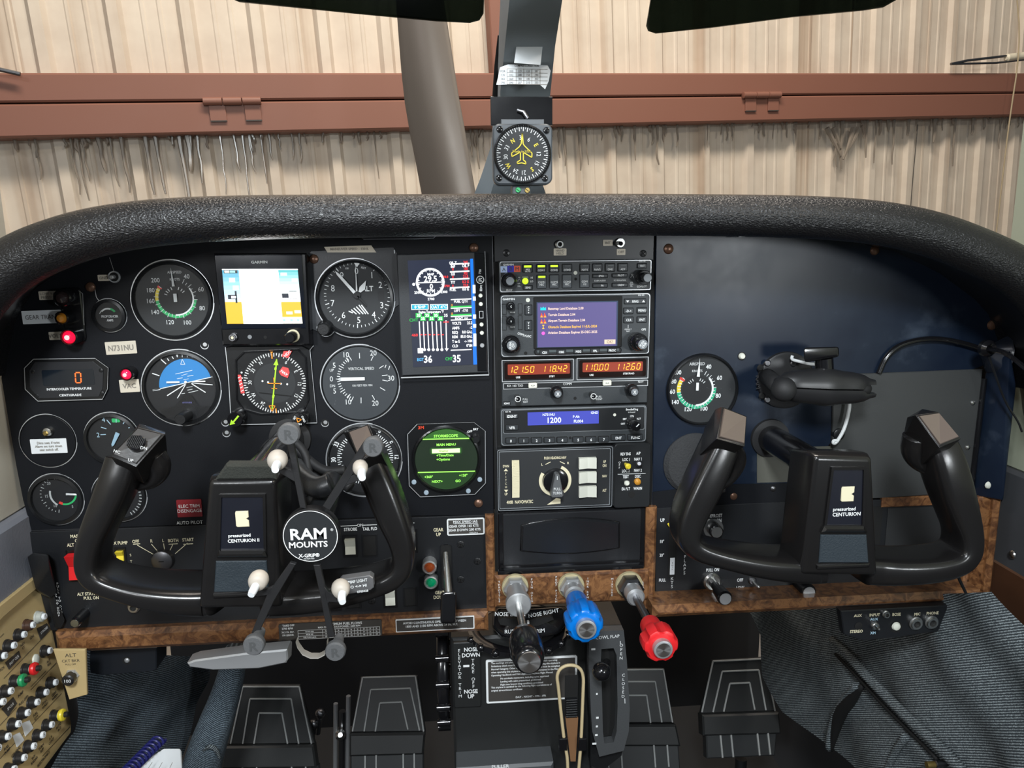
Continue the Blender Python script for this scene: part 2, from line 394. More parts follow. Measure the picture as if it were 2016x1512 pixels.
def inset(pts, d):
    n = len(pts); out = []
    for i in range(n):
        p0, p1, p2 = pts[i-1], pts[i], pts[(i+1) % n]
        e1 = Vector((p1[0]-p0[0], p1[1]-p0[1])); e2 = Vector((p2[0]-p1[0], p2[1]-p1[1]))
        if e1.length < 1e-9: e1 = e2
        if e2.length < 1e-9: e2 = e1
        e1.normalize(); e2.normalize()
        n1 = Vector((-e1.y, e1.x)); n2 = Vector((-e2.y, e2.x)); b = n1+n2
        b = b/max(b.length_squared, 0.3)*2
        out.append((p1[0]+b.x*d, p1[1]+b.y*d))
    return out
def rrect(x0, z0, x1, z1, r=0.0, n=4):
    r = min(r, (x1-x0)/2.01, (z1-z0)/2.01)
    if r <= 0: return [(x0, z0), (x1, z0), (x1, z1), (x0, z1)]
    o = []
    for cx, cz, a in ((x1-r, z0+r, -90), (x1-r, z1-r, 0), (x0+r, z1-r, 90), (x0+r, z0+r, 180)):
        for k in range(n+1): t = rad(a+90*k/n); o.append((cx+r*math.cos(t), cz+r*math.sin(t)))
    return o
def circ(c, r, n=40): return [(c[0]+r*math.cos(2*PI*k/n), c[1]+r*math.sin(2*PI*k/n)) for k in range(n)]

def thing(name, label, cat, X, Y, zoom=Z0, y=0.0, base=WORLD, group=None):
    b = Fr(base.M, zoom); q = b.p(X, Y, y)
    M = base.M @ Matrix.Translation(q)
    o = bpy.data.objects.new(name, None); COL.objects.link(o); o.matrix_world = M; o.empty_display_size = 0.01
    o['label'] = label; o['category'] = cat
    if group: o['group'] = group
    f = Fr(M, zoom, o); f.oz = (X, Y); return f
def part(F, name, mb, label=None, sharp=32, sub=0, parent=None):
    o = mb.build(name, parent or F.o, sharp=sharp, sub=sub)
    if label: o['label'] = label
    return o
def struct(name, mb, M=None, sharp=32):
    o = mb.build(name, None, M=M, sharp=sharp); o['kind'] = 'structure'; return o
bpy.context.view_layer.update()
# ================================================================ HANGAR
dn = (CR.to_3x3() @ Vector((400, -6575, -1460))).normalized(); WUP = -dn
r1 = ray(0, 199); r2 = ray(2016, 180); nn = r1.cross(r2).normalized(); WX = nn.cross(WUP).normalized()
if WX.x < 0: WX = -WX
WY = WUP.cross(WX).normalized()      # away from the cabin
WP0 = CAM+ray(1008, 196)*(3.15/ray(1008, 196).y)
WM = Matrix(((WX.x, WY.x, WUP.x, WP0.x), (WX.y, WY.y, WUP.y, WP0.y), (WX.z, WY.z, WUP.z, WP0.z), (0, 0, 0, 1)))
HW = Fr(WM)
def mk_wall():  # sheet metal with rust and dirt runs
    m = bpy.data.materials.new('cream_sheet_metal'); nt, b = nodes_of(m); L = nt.links.new
    tc = nt.nodes.new('ShaderNodeTexCoord')
    def noise(sx, sz, det, off=0):
        mp = nt.nodes.new('ShaderNodeMapping'); mp.inputs['Scale'].default_value = (sx, 1, sz); mp.inputs['Location'].default_value = (off, 0, off)
        n = nt.nodes.new('ShaderNodeTexNoise'); n.inputs['Scale'].default_value = 1; n.inputs['Detail'].default_value = det; n.inputs['Roughness'].default_value = 0.6
        L(tc.outputs['Object'], mp.inputs['Vector']); L(mp.outputs[0], n.inputs['Vector']); return n
    n1 = noise(7, 0.12, 4); r_ = ramp(nt, [(0.30, (0.37, 0.265, 0.19)), (0.39, (0.55, 0.45, 0.35)), (0.46, (0.64, 0.555, 0.455)), (0.8, (0.70, 0.62, 0.52))])
    L(n1.outputs['Fac'], r_.inputs['Fac'])
    n2 = noise(32, 0.35, 3, 5); r2_ = ramp(nt, [(0.30, (0.66, 0.55, 0.47)), (0.36, (1, 1, 1))]); L(n2.outputs['Fac'], r2_.inputs['Fac'])
    n3 = noise(5, 5, 6, 9); r3 = ramp(nt, [(0.3, (0.86, 0.83, 0.82)), (0.6, (1, 1, 1))]); L(n3.outputs['Fac'], r3.inputs['Fac'])
    m1 = nt.nodes.new('ShaderNodeMixRGB'); m1.blend_type = 'MULTIPLY'; m1.inputs[0].default_value = 0.75; L(r_.outputs[0], m1.inputs[1]); L(r2_.outputs[0], m1.inputs[2])
    m2 = nt.nodes.new('ShaderNodeMixRGB'); m2.blend_type = 'MULTIPLY'; m2.inputs[0].default_value = 1; L(m1.outputs[0], m2.inputs[1]); L(r3.outputs[0], m2.inputs[2])
    L(m2.outputs[0], b.inputs['Base Color']); b.inputs['Roughness'].default_value = 0.6
    return m
WALLM = mk_wall()
RUST = mat('red_oxide_steel', (0.235, 0.100, 0.068), 0.55, bump=0.1, bscale=30, var=0.1, vscale=6)
def wall():
    mb = MB(); p = HW.xz(80, 70, 0.10)[0]; sp = HW.xz(230, 70, 0.10)[0]-p
    prof = []
    for k in range(-16, 34):
        x = p+k*sp; q = sp/100.0
        prof += [(x-13*q, 0), (x-7*q, -0.02), (x+7*q, -0.02), (x+13*q, 0), (x+36*q, 0), (x+38*q, -0.003), (x+42*q, -0.003), (x+44*q, 0), (x+60*q, 0), (x+62*q, -0.003), (x+66*q, -0.003), (x+68*q, 0)]
    z0, z1 = -2.6, 2.6; vs = [(x, 0.10+y, z) for x, y in prof for z in (z0, z1)]
    mb.add(vs, [(2*i, 2*i+2, 2*i+3, 2*i+1) for i in range(len(prof)-1)], WALLM)
    struct('wall_back', mb, WM, sharp=10)
wall()
g = MB(); CONC = mat('hangar_concrete', (0.22, 0.21, 0.20), 0.7)
g.add([(-8, -4, -0.95), (8, -4, -0.95), (8, 4.6, -0.95), (-8, 4.6, -0.95)], [(0, 1, 2, 3)], CONC); struct('ground', g)

# bifold door beams
def beam(nm, lab, ya, yb, front=-0.0):
    F = thing(nm, lab, 'beam', 1008, (ya+yb)/2, Z0, 0.0, HW)
    mb = MB(); z1 = F.p(1008, ya, 0).z; z0 = F.p(1008, yb, 0).z
    mb.prism([(-7, z0), (7, z0), (7, z1), (-7, z1)], 0, 0.095, RUST, ch=0.006)
    part(F, 'steel_tube', mb); return F
FU = beam('door_beam', 'rust red horizontal steel tube, the upper of the two across the cream hangar door', 143.5, 191.5)
FL = beam('door_beam', 'rust red horizontal steel tube, the lower one with grey drips hanging below it', 194.5, 249)
F = thing('door_beam', 'rust red upright steel tube rising behind the windshield centre post', 'beam', 980, 70, Z0, 0.03, HW)
mb = MB(); x0, z0, x1, z1 = F.rect(963, -120, 1000, 146, 0.0); mb.box((x0, z0-0.05, x1, z1), 0, 0.06, RUST, 0, 0.004); part(F, 'steel_tube', mb)
def hinge(px, py, lab):
    U = FU.u(1, -.012); c = FU.p(px, py, -.012); mb = MB()
    for dx in (-31, 0, 31): mb.turn((c.x+(dx-15)*U, -.012, c.z), (c.x+(dx+15)*U, -.012, c.z), [(0, 5*U), (0.02, 6.5*U), (0.98, 6.5*U), (1, 5*U)], RUST, 14)
    for dx in (-25, 31):
        mb.box((c.x+(dx-13)*U, c.z-31*U, c.x+(dx+13)*U, c.z+2*U), -.008, 0.002, RUST, 0, 0.001); mb.line((c.x+(dx-13)*U, c.z-31*U), (c.x+(dx+13)*U, c.z-31*U), 2*U, -.0085, INK)
    part(FU, 'hinge', mb, lab)
hinge(457, 199, 'welded hinge left of the propeller'); hinge(1500, 187, 'welded hinge right of the windshield post')
# drips under the beam
DRIP = mat('dried_sealant', (0.25, 0.21, 0.17), 0.22, spec=0.6)
DRK = mat('drip_stain', (0.24, 0.19, 0.15), 0.6)
mb = MB(); rd = random.Random(3)
zb = HW.p(1008, 249, 0.07).z
def drip(px, L, w_, m=DRIP, y=0.06):
    a = HW.p(px, 250, y); U = HW.u(1, y, (1008, 250)); pts = [(a.x+rd.uniform(-2, 2)*U*k*0.3, y, zb+0.01-(L*U+0.01)*k/5) for k in range(6)]
    mb.tube(pts, [w_*U*q for q in (0.65, 0.45, 0.36, 0.33, 0.40, 0.22)], m, 6, smooth=1)
for px, L, w_ in [(64, 65, 4), (134, 90, 4), (147, 100, 4), (157, 70, 4), (190, 55, 9), (212, 80, 4), (235, 90, 7), (283, 95, 8), (302, 95, 7), (350, 125, 8), (366, 60, 11), (385, 80, 6), (430, 100, 3), (458, 62, 5), (475, 125, 4), (488, 65, 4), (511, 85, 4), (527, 45, 5), (572, 45, 4), (587, 50, 4),
                  (735, 85, 3), (926, 50, 5), (938, 75, 5), (950, 60, 3), (1100, 60, 6), (1110, 75, 6), (1140, 85, 7), (1154, 75, 4), (1184, 30, 4), (1250, 70, 5), (1294, 80, 7), (1333, 45, 6),
                  (1393, 50, 3), (1432, 35, 5), (1440, 30, 4), (1568, 65, 3), (1648, 100, 5), (1658, 105, 8), (1645, 85, 5), (1707, 83, 6), (1725, 95, 5), (1760, 100, 6), (1788, 38, 8), (1805, 30, 5), (1840, 55, 10), (1880, 110, 6), (1855, 30, 4), (1937, 30, 7), (1969, 75, 4), (1980, 30, 4), (2005, 28, 5)]:
    drip(px, L, w_)
for k in range(80):
    drip(rd.uniform(-20, 2040), rd.uniform(8, 40), rd.uniform(3, 9), DRK if k % 2 else DRIP)
for a in ((1628, 1655, 55), (1680, 1660, 62), (1640, 1655, 40), (1690, 1668, 45)):
    p0 = HW.p(a[0], 252, 0.06); p1 = HW.p(a[1], 252+a[2], 0.055); U = HW.u(1, 0.06, (1008, 250)); mb.tube([p0, (p0+p1)/2+Vector((0.004, 0, -0.004)), p1], [6*U, 4*U, 2*U], DRIP, 6, smooth=1)
o = mb.build('sealant_drip', None, M=WM); o['kind'] = 'stuff'; o['label'] = 'greyish dried sealant drips hanging in a fringe under the lower red beam'; o['category'] = 'drips'
# rope and door cable bits
ROPE = mat('rope', (0.42, 0.34, 0.22), 0.8); PIPEW = mat('white_pvc', (0.72, 0.66, 0.52), 0.5)
def cable(nm, lab, pts, r, m, base, y, cat):
    F = thing(nm, lab, cat, pts[0][0], pts[0][1], Z0, y, base); mb = MB()
    mb.tube([F.p(a, b, (c[0] if c else 0)) for a, b, *c in pts], r, m, 6, smooth=2); part(F, 'strand', mb)
cable('pull_rope', 'thin tan rope running down the cream hangar door at the far right', [(2000, -30), (2010, 90), (1985, 250), (1966, 420), (1960, 470)], 0.0035, ROPE, HW, -0.06, 'rope')
cable('pull_rope', 'thin dark cord hanging straight down from the beam, right of the big drip', [(1807, 245), (1800, 320), (1793, 400), (1792, 440)], 0.002, INK, HW, 0.04, 'cord')
F = thing('door_latch_rod', 'white rubber sleeve and bent steel rod resting on the beam at far right', 'latch', 1990, 112, Z0, -0.03, HW)
mb = MB(); mb.turn(F.p(1980, 114), F.p(2030, 108), [(0, 0.010), (0.05, 0.018), (0.95, 0.018), (1, 0.012)], PIPEW); part(F, 'sleeve', mb)
mb = MB(); mb.tube([F.p(1872, 126), F.p(1905, 119), F.p(1982, 110)], 0.006, DSTEEL); mb.tube([F.p(1872, 126), F.p(1960, 124), F.p(2020, 117)], 0.005, DSTEEL); part(F, 'rod', mb)
F = thing('door_latch_rod', 'bent steel rod lying on the beam at the left edge', 'latch', 10, 138, Z0, -0.03, HW)
mb = MB(); mb.tube([F.p(-40, 130), F.p(0, 137), F.p(40, 146)], 0.007, DSTEEL); part(F, 'rod', mb)

# ================================================================ PROPELLER
PROP = mat('propeller_grey_brown', (0.150, 0.125, 0.105), 0.42, metal=0.25, bump=0.05, bscale=60, var=0.08, vscale=9)
F = thing('propeller', 'taupe metal propeller blade standing upright beyond the windshield, left of the post', 'propeller', 860, 200, Z0, 1.35)
mb = MB(); rings = []
for (py, xl, xr, tw) in [(-420, 800, 800.5, 4), (-400, 782, 818, 4), (-340, 772, 836, 6), (-150, 774, 852, 8), (0, 779, 872, 10), (70, 784, 883, 12), (135, 789, 893, 14), (200, 796, 903, 16), (260, 806, 914, 18), (320, 818, 924, 20), (385, 830, 935, 22), (520, 860, 945, 28), (700, 880, 930, 34)]:
    a = F.p(xl, py); b = F.p(xr, py-(8 if py > -300 else 0)); R = []; W = (b-a); t = 0.010+0.02*(py+420)/1100
    for k in range(20):
        an = 2*PI*k/20; u = 0.5+0.5*math.cos(an); v = math.sin(an)*t*(0.35+0.65*math.sin(PI*min(max(u, 0.05), 0.95)))
        R.append(a+W*u+Vector((0, v+(0.5-u)*W.length*math.tan(rad(tw)), 0)))
    rings.append(R)
mb.loft(rings, PROP); part(F, 'blade', mb, sharp=50)
mb = MB(); mb.turn(F.p(905, 700)+Vector((0, -0.12, 0)), F.p(905, 700)+Vector((0, 0.30, 0)), [(0, 0.16), (0.3, 0.16), (0.7, 0.09), (1, 0.005)], PROP); part(F, 'spinner', mb)

# ================================================================ WINDSHIELD POST, GLASS, VISORS, COMPASS
POST = mat('post_grey_paint', (0.26, 0.30, 0.325), 0.5, bump=0.1, bscale=300)
def sect(F, pts, ys):
    return [F.p(*p, y) for p, y in zip(pts, ys)]
F = thing('windshield_post', 'slate grey painted post splitting the windshield behind the compass', 'post', 1040, 100, Z0, 0.0)
mb = MB(); rings = []
for y, xl, xf0, xf1, py in [(-0.26, 1000, 1018, 1165, -330), (-0.16, 990, 1006, 1124, -120), (-0.09, 985, 1003, 1107, 0), (-0.02, 981, 994, 1093, 90), (0.05, 976, 985, 1084, 180), (0.12, 966, 985, 1072, 290), (0.17, 946, 975, 1064, 350), (0.20, 932, 965, 1076, 386), (0.24, 915, 955, 1090, 420), (0.30, 895, 940, 1100, 500)]:
    rings.append([F.p(xl, py, y+0.03), F.p(xf0, py, y), F.p(xf1, py, y), F.p(xf1, py, y+0.05)+Vector((-0.004, 0, 0)), F.p(xl, py, y+0.05)+Vector((0.004, 0, 0))])
mb.loft(rings, POST); part(F, 'post', mb)
mb = MB(); mb.tube([F.p(981, 70, -0.035), F.p(977, 130, 0.0), F.p(974, 200, 0.05)], [0.0006, 0.002, 0.003], HOLE); part(F, 'sealing_strip', mb)
F = thing('tape_strip', 'blank white tape strip stuck on the windshield post above the card', 'tape', 1041, 103, Z0, -0.018)
mb = MB(); mb.prism([F.xz(*q) for q in ((1018, 82), (1069, 83), (1064, 128), (1012, 124))], -0.0005, 0.0003, STW); part(F, 'tape', mb)
F = thing('compass_card', 'handwritten white compass deviation card taped to the post above the compass', 'card', 1031, 150, Z0, 0.005)
mb = MB(); mb.prism([F.xz(*q) for q in ((984, 133), (1000, 127), (1078, 129), (1084, 140), (1080, 160), (1073, 176), (1062, 166), (1020, 166), (977, 167), (981, 150))], -0.0006, 0.0, STW)
U = F.u(1)
for k in range(5): mb.line(F.xz(998, 136+k*7.5), F.xz(1078, 137+k*7.5), 0.8*U, -0.0009, INKG)
for x in (998, 1016, 1031, 1047, 1063): mb.line(F.xz(x, 136), F.xz(x, 166), 0.8*U, -0.0009, INKG)
mb.text('COMPASS CORRECTION', *F.xz(1037, 130), 3*U, -0.0009, INK, bold=True)
for j, row in enumerate((('FOR', '000', '119', '120', '287'), ('030', '032', '148', '150', '290'), ('060', '060', '180', '180', '302'), ('090', '090', '207', '210', '333'))):
    for i, t in enumerate(row): mb.text(t, *F.xz(990+i*16.5, 140.5+j*7.5), 4*U, -0.0009, INK, sx=0.9)
part(F, 'card', mb)
# panes
mb = MB()
PANE = Fr(Matrix.Translation((0, .25, 1.10)) @ Matrix.Rotation(rad(40), 4, 'X'))
for nm, pl in (('window_1', [(-600, -300), (995, -300), (985, 0), (945, 386), (930, 470), (-500, 470)]), ('window_2', [(1120, -300), (2700, -300), (2500, 470), (1085, 470), (1070, 386), (1100, 0)])):
    mb = MB(); mb.flat(PANE.poly(pl), 0, WIND); struct(nm, mb, PANE.M)
def visor(lab, pts, arm):
    F = thing('sun_visor', lab, 'sun visor', pts[0][0], pts[0][1], Z0, -0.22)
    mb = MB(); mb.prism(F.poly(pts), -0.0015, 0.0015, VIS, ch=0.0008); part(F, 'visor_panel', mb)
    mb = MB(); mb.tube([F.p(*arm[0]), F.p(*arm[1])], 0.004, DSTEEL); part(F, 'support_arm', mb)
visor('dark green tinted see-through visor hanging at the top left of the post', [(430, -90), (445, -8), (470, 3), (600, 16), (720, 28), (860, 41), (925, 44), (944, 39), (952, 26), (956, -90)], [(690, -330), (690, -60)])
visor('dark green tinted see-through visor hanging at the top right of the post', [(1288, -90), (1281, 0), (1273, 50), (1277, 60), (1292, 65), (1400, 54), (1560, 33), (1700, 20), (1740, 14), (1768, -2), (1790, -90)], [(1500, -330), (1500, -60)])

F = thing('magnetic_compass', 'square grey panel compass with yellow aircraft symbol hanging from the windshield post', 'compass', 1065, 912, zB, 0.0)
CG = mat('compass_grey', (0.075, 0.085, 0.095), 0.42); U = F.u(1)
mb = MB(); c0 = F.rect(896, 730, 1247, 1090, -0.018); mb.box(c0, -0.018, -0.006, CG, 40*U, 0.0015, 6)
mb.box((c0[0]+0.003, c0[1]+0.002, c0[2]-0.003, c0[3]-0.002), -0.006, 0.030, PLG, 30*U); part(F, 'housing', mb)
C = F.xz(1069, 910, -0.019); mb = MB()
mb.lathe(C, [(166*U, -0.018), (166*U, -0.0205), (158*U, -0.0215), (152*U, -0.019)], BEZ, cap0=False); part(F, 'dial_ring', mb)
mb = MB(); mb.disc(C, 154*U, -0.0185, DIALG)
for k in range(72): a = k*5+3; mb.tick(C, (148-(22 if k % 2 == 0 else 10))*U, 148*U, a, (4.5 if k % 2 == 0 else 3)*U, -0.019, WHT)
for t, X, Y, m, r_ in (('3', 1058, 812, WHT, 5), ('6', 1108, 824, WHT, -25), ('E', 1150, 856, YEL, -60), ('12', 1166, 908, WHT, -90), ('15', 1156, 963, WHT, -115), ('S', 1127, 1000, YEL, -150), ('21', 1076, 1020, WHT, 180), ('24', 1030, 1010, WHT, 155), ('W', 986, 978, YEL, 120), ('30', 971, 927, WHT, 92), ('33', 978, 872, WHT, 60), ('N', 1012, 832, YEL, 30)):
    mb.text(t, *F.xz(X, Y, -0.019), 24*U, -0.019, m, sx=0.85, rot=r_, bold=(m is YEL))
part(F, 'compass_rose', mb)
mb = MB(); pl = [(1069, 785), (1062, 850), (1050, 868), (1005, 905), (1008, 925), (1058, 898), (1058, 945), (1038, 958), (1040, 966), (1065, 962), (1090, 968), (1088, 955), (1075, 945), (1075, 900), (1125, 930), (1126, 905), (1082, 862), (1074, 850), (1069, 785)]
P = [F.xz(a, b, -0.0195) for a, b in pl]
mb.path(P, 6*U, -0.0197, YEL); mb.text('Made in USA', *F.xz(1066, 894, -0.019), 14*U, -0.0197, YEL); part(F, 'aircraft_symbol', mb)
for X, Y in ((935, 763), (1211, 769), (931, 1050), (1202, 1052)):
    mb = MB(); c = F.xz(X, Y, -0.019); mb.lathe(c, [(10*U, -0.0205), (17*U, -0.020), (19*U, -0.018)], PLG, 16); mb.line((c[0]-9*U, c[1]-9*U), (c[0]+9*U, c[1]+9*U), 4*U, -0.0207, HOLE); mb.line((c[0]-9*U, c[1]+9*U), (c[0]+9*U, c[1]-9*U), 4*U, -0.0207, HOLE); part(F, 'screw', mb)
mb = MB(); r_ = F.rect(1010, 1096, 1118, 1150, -0.012); mb.box(r_, -0.012, 0.010, CG, 4*U, 0.001)
mb.lathe(F.xz(1044, 1122, -0.013), [(14*U, -0.0145), (16*U, -0.012)], GRN, 14); mb.lathe(F.xz(1098, 1124, -0.013), [(14*U, -0.0145), (16*U, -0.012)], BRASS, 14)
for X in (1044, 1098): c = F.xz(X, 1123, -0.0148); mb.line((c[0]-12*U, c[1]+8*U), (c[0]+12*U, c[1]-8*U), 3*U, -0.0148, HOLE)
part(F, 'adjuster_block', mb)
mb = MB(); r_ = F.rect(882, 570, 1247, 740, 0.0); mb.box(r_, 0.0, 0.003, PLG, 0, 0.0005); r_ = F.rect(944, 704, 1198, 735, -0.006); mb.box(r_, -0.006, 0.02, mat('bracket_grey', (.10, .11, .12), .5), 0, 0.0005)
mb.tube([F.p(1040, 650, -0.002), F.p(1075, 660, -0.004), F.p(1100, 700, -0.004)], 0.002, DSTEEL); part(F, 'mounting_bracket', mb, sharp=30)
mb = MB(); mb.disc(C, 153*U, -0.0212, GLASS); part(F, 'cover_glass', mb)

# ================================================================ GLARESHIELD
top = [(-170, 760), (-150, 640), (-105, 560), (-55, 508), (0, 471), (60, 443), (150, 414), (250, 397), (350, 389), (480, 385), (600, 384), (800, 383), (1008, 382), (1200, 382), (1400, 383), (1560, 385), (1680, 390), (1780, 402), (1870, 424), (1950, 455), (2016, 485), (2075, 530), (2120, 590), (2150, 680), (2165, 780)]
F = thing('glareshield', 'black leather padded glareshield roll arching over the whole panel', 'glareshield', 1008, 420, Z0, -0.10)
yy = 0.0; R0 = 0.0182
ctr = []
for i, (a, b) in enumerate(top):
    p0 = F.p(a, b, 0); p1 = F.p(*top[min(i+1, len(top)-1)], 0); pm = F.p(*top[max(i-1, 0)], 0); t = (p1-pm).normalized(); n = Vector((t.z, 0, -t.x))
    e = min(1, abs(a-1008)/1150)**3; rr_ = R0*(1+0.35*e)
    ctr.append((p0+n*rr_*0.98, rr_, n))
mb = MB(); rings = []
pts = [c[0] for c in ctr]; rs = [c[1] for c in ctr]
mb.tube(pts, rs, LEATH, 28, smooth=2); part(F, 'roll_padding', mb, sharp=180)
# underside apron between the roll and the panel arc
arcp = [(-30, 800), (-12, 745), (-4, 700), (14, 645), (38, 598), (75, 562), (120, 535), (200, 505), (300, 485), (420, 470), (600, 462), (800, 458), (1008, 456), (1200, 456), (1400, 459), (1560, 466), (1680, 477), (1760, 494), (1850, 538), (1920, 590), (1965, 640), (1990, 690), (2003, 740), (2010, 780), (2016, 830)]
mb = MB(); rings = []
UND = mat('glareshield_underside', (0.014, 0.0145, 0.016), 0.3, bump=0.2, bscale=90)
for (c, rr_, n), (a, b) in zip(ctr, arcp):
    A = c+Vector((0, 0.006, 0))+n*rr_*0.85; B = F.p(a, b, 0.100); rings.append([A, A*0.6+B*0.4+Vector((0, 0.0, 0.002)), B])
vs = [q for r in rings for q in r]; mb.add(vs, [(3*i+k, 3*i+k+1, 3*i+k+4, 3*i+k+3) for i in range(len(rings)-1) for k in (0, 1)], UND)
part(F, 'underside_apron', mb, sharp=180)
mb = MB(); vs = []
for (c, rr_, n) in ctr: vs += [c-n*rr_*0.7+Vector((0, 0.008, 0)), Vector((c.x*0.9, 0.52, c.z-0.03))]
mb.add(vs, [(2*i, 2*i+2, 2*i+3, 2*i+1) for i in range(len(ctr)-1)], LEATH); part(F, 'deck', mb, sharp=180)

# eyebrow lights hanging under the roll
for lab, r_, yb in (('thin black eyebrow light strip under the glareshield, leftmost', (270, 461, 418, 474), -0.05), ('black eyebrow light strip with bright lower edge above the bright screen', (455, 458, 640, 467), -0.055), ('small curled eyebrow strip left of the radio stack top', (711, 455, 858, 471), -0.05), ('dull eyebrow strip under the glareshield on the passenger side', (1450, 458, 1575, 466), -0.05)):
    F = thing('eyebrow_light', lab, 'light', (r_[0]+r_[2])/2, (r_[1]+r_[3])/2, Z0, yb)
    mb = MB(); q = F.rect(*r_, 0); mb.box(q, 0, 0.03, PLG, 0.003, 0.0008); part(F, 'lamp_housing', mb)
    mb = MB(); mb.tube([(q[0]+0.002, -0.0006, q[1]+0.0004), (q[2]-0.003, -0.0006, q[1]+0.0004), (q[2], -0.0006, q[1]+0.003)], 0.0006, DSTEEL, 6, smooth=1); part(F, 'lip', mb)

# ================================================================ PANELS
def screw(F, X, Y, r, m, y=0.0, nm='screw', dome=True, slot=False):
    mb = MB(); c = F.xz(X, Y, y); r = F.u(r)
    if dome: mb.lathe(c, [(0.001*r/0.005, y-0.55*r), (0.5*r, y-0.48*r), (0.85*r, y-0.28*r), (r, y)], m, 18)
    else: mb.lathe(c, [(0.8*r, y-0.2*r), (r, y-0.1*r), (r*1.05, y)], m, 18)
    if slot: mb.line((c[0]-r*.7, c[1]-r*.5), (c[0]+r*.7, c[1]+r*.5), r*.25, y-0.22*r-(0.34*r if dome else 0), HOLE); mb.line((c[0]-r*.5, c[1]+r*.7), (c[0]+r*.5, c[1]-r*.7), r*.25, y-0.22*r-(0.34*r if dome else 0), HOLE)
    return part(F, nm, mb)
PP = F = thing('pilot_instrument_panel', 'matt black metal panel on the left carrying the flight instruments', 'instrument panel', 480, 750, Z0, 0.0)
mb = MB(); pl = [(2, 745), (8, 690), (35, 603), (75, 562), (120, 533), (200, 503), (300, 480), (420, 465), (700, 452), (969, 445), (972, 1014), (820, 1016), (500, 1028), (62, 1046), (45, 985), (32, 920), (18, 840)]
mb.prism(F.poly(pl), 0, 0.004, PANEL, ch=0.0006)
mb.line(F.xz(62, 1045, -0.0003), F.xz(200, 1040, -0.0003), F.u(2), -0.0003, DSTEEL)
part(F, 'panel_sheet', mb)
mb = MB(); mb.prism(F.poly([(604, 505), (612, 494), (775, 486), (783, 500), (786, 600), (760, 620), (640, 660), (614, 648), (608, 600)], -0.0008), -0.0012, 0.0, mat('altimeter_plate', (0.032, 0.034, 0.038), 0.4, bump=0.1, bscale=1200), ch=0.0005); part(F, 'cover_plate', mb)
for X, Y in ((618, 510), (933, 488), (942, 991), (178, 565)): screw(F, X, Y, 9.5, BRONZE, y=-0.001)
for X, Y in ((403, 680), (640, 833), (444, 832), (446, 853)):
    mb = MB(); c = F.xz(X, Y); u_ = F.u(1); mb.disc(c, 8*u_, -0.0004, EDGE, 20); mb.disc((c[0], c[1]+1.5*u_), 7.5*u_, -0.0006, HOLE, 20); mb.disc((c[0]+u_, c[1]+2*u_), 4*u_, -0.0008, ALU, 16); part(F, 'screw_hole', mb)
mb = MB(); mb.prism(F.poly([(638, 486), (731, 483), (741, 497), (645, 497)], -0.001), -0.0018, -0.0012, STK); mb.text('MANEUVER SPEED - 130 K', *F.xz(688, 490, -0.002), F.u(4.5), -0.0021, INKG, bold=True); part(F, 'label_tape', mb, 'cream label tape reading maneuver speed above the altimeter')
mb = MB(); mb.path([F.xz(*q) for q in ((216, 507), (225, 535))], F.u(0.8), -0.0004, ALU); mb.path([F.xz(*q) for q in ((187, 568), (190, 585), (195, 592))], F.u(1.2), -0.0004, ALU); part(F, 'scratch', mb)
# stickers as parts of the panel
def sticker(F, r_, t, h, m=STK, ink=INK, y=-0.0003, lab=None, bold=True, rot=0, sx=1.0, nm='label_tape', lead=1.45):
    mb = MB(); a = F.rect(*r_, y); ca = ((a[0]+a[2])/2, (a[1]+a[3])/2); P = []
    for x, z in rrect(*a, 0.0006, 2): dx, dz = x-ca[0], z-ca[1]; P.append((ca[0]+dx*math.cos(rad(rot))-dz*math.sin(rad(rot)), ca[1]+dx*math.sin(rad(rot))+dz*math.cos(rad(rot))))
    mb.prism(P, y-0.0006, y, m); mb.text(t, *ca, F.u(h), y-0.0009, ink, bold=bold, rot=rot, sx=sx, lead=lead); return part(F, nm, mb, lab)
sticker(F, (77, 573, 118, 590), 'LOW VAC\nPRESSURE', 5, ink=INKG, lab='cream label with two faint lines of print', rot=1)
sticker(F, (44, 611, 122, 637), 'GEAR TRANS', 8.5, m=STW, lab='white label reading GEAR TRANS', bold=False, rot=1, sx=.86)
sticker(F, (97, 653, 128, 669), 'VOLTS', 7, ink=INKG, lab='cream label reading VOLTS', rot=1)
sticker(F, (208, 672, 269, 697), 'N731NU', 10.5, ink=INKG, lab='cream label reading N731NU', rot=2, sx=.86)
sticker(F, (236, 747, 275, 772), 'VAC', 9, ink=INKG, lab='cream label reading VAC', rot=2)
sticker(F, (193, 541, 216, 553), 'GND', 5, ink=INKG, lab='small cream label beside the jack')
mb = MB(); a = F.rect(349, 983, 398, 1017); mb.box(a, -0.0012, 0, mat('placard_red', (0.22, 0.012, 0.018), 0.4), 0.001); mb.text('ELEC TRIM\nDISENGAGE', (a[0]+a[2])/2, (a[1]+a[3])/2, F.u(7), -0.0014, WHT, sx=0.9); part(F, 'placard', mb, 'dark red placard reading ELEC TRIM DISENGAGE')
mb = MB(); mb.text('AUTO PILOT\nDISENGAGE', *F.xz(374, 1033), F.u(7), -0.0004, WHT, sx=0.9); part(F, 'panel_print', mb)

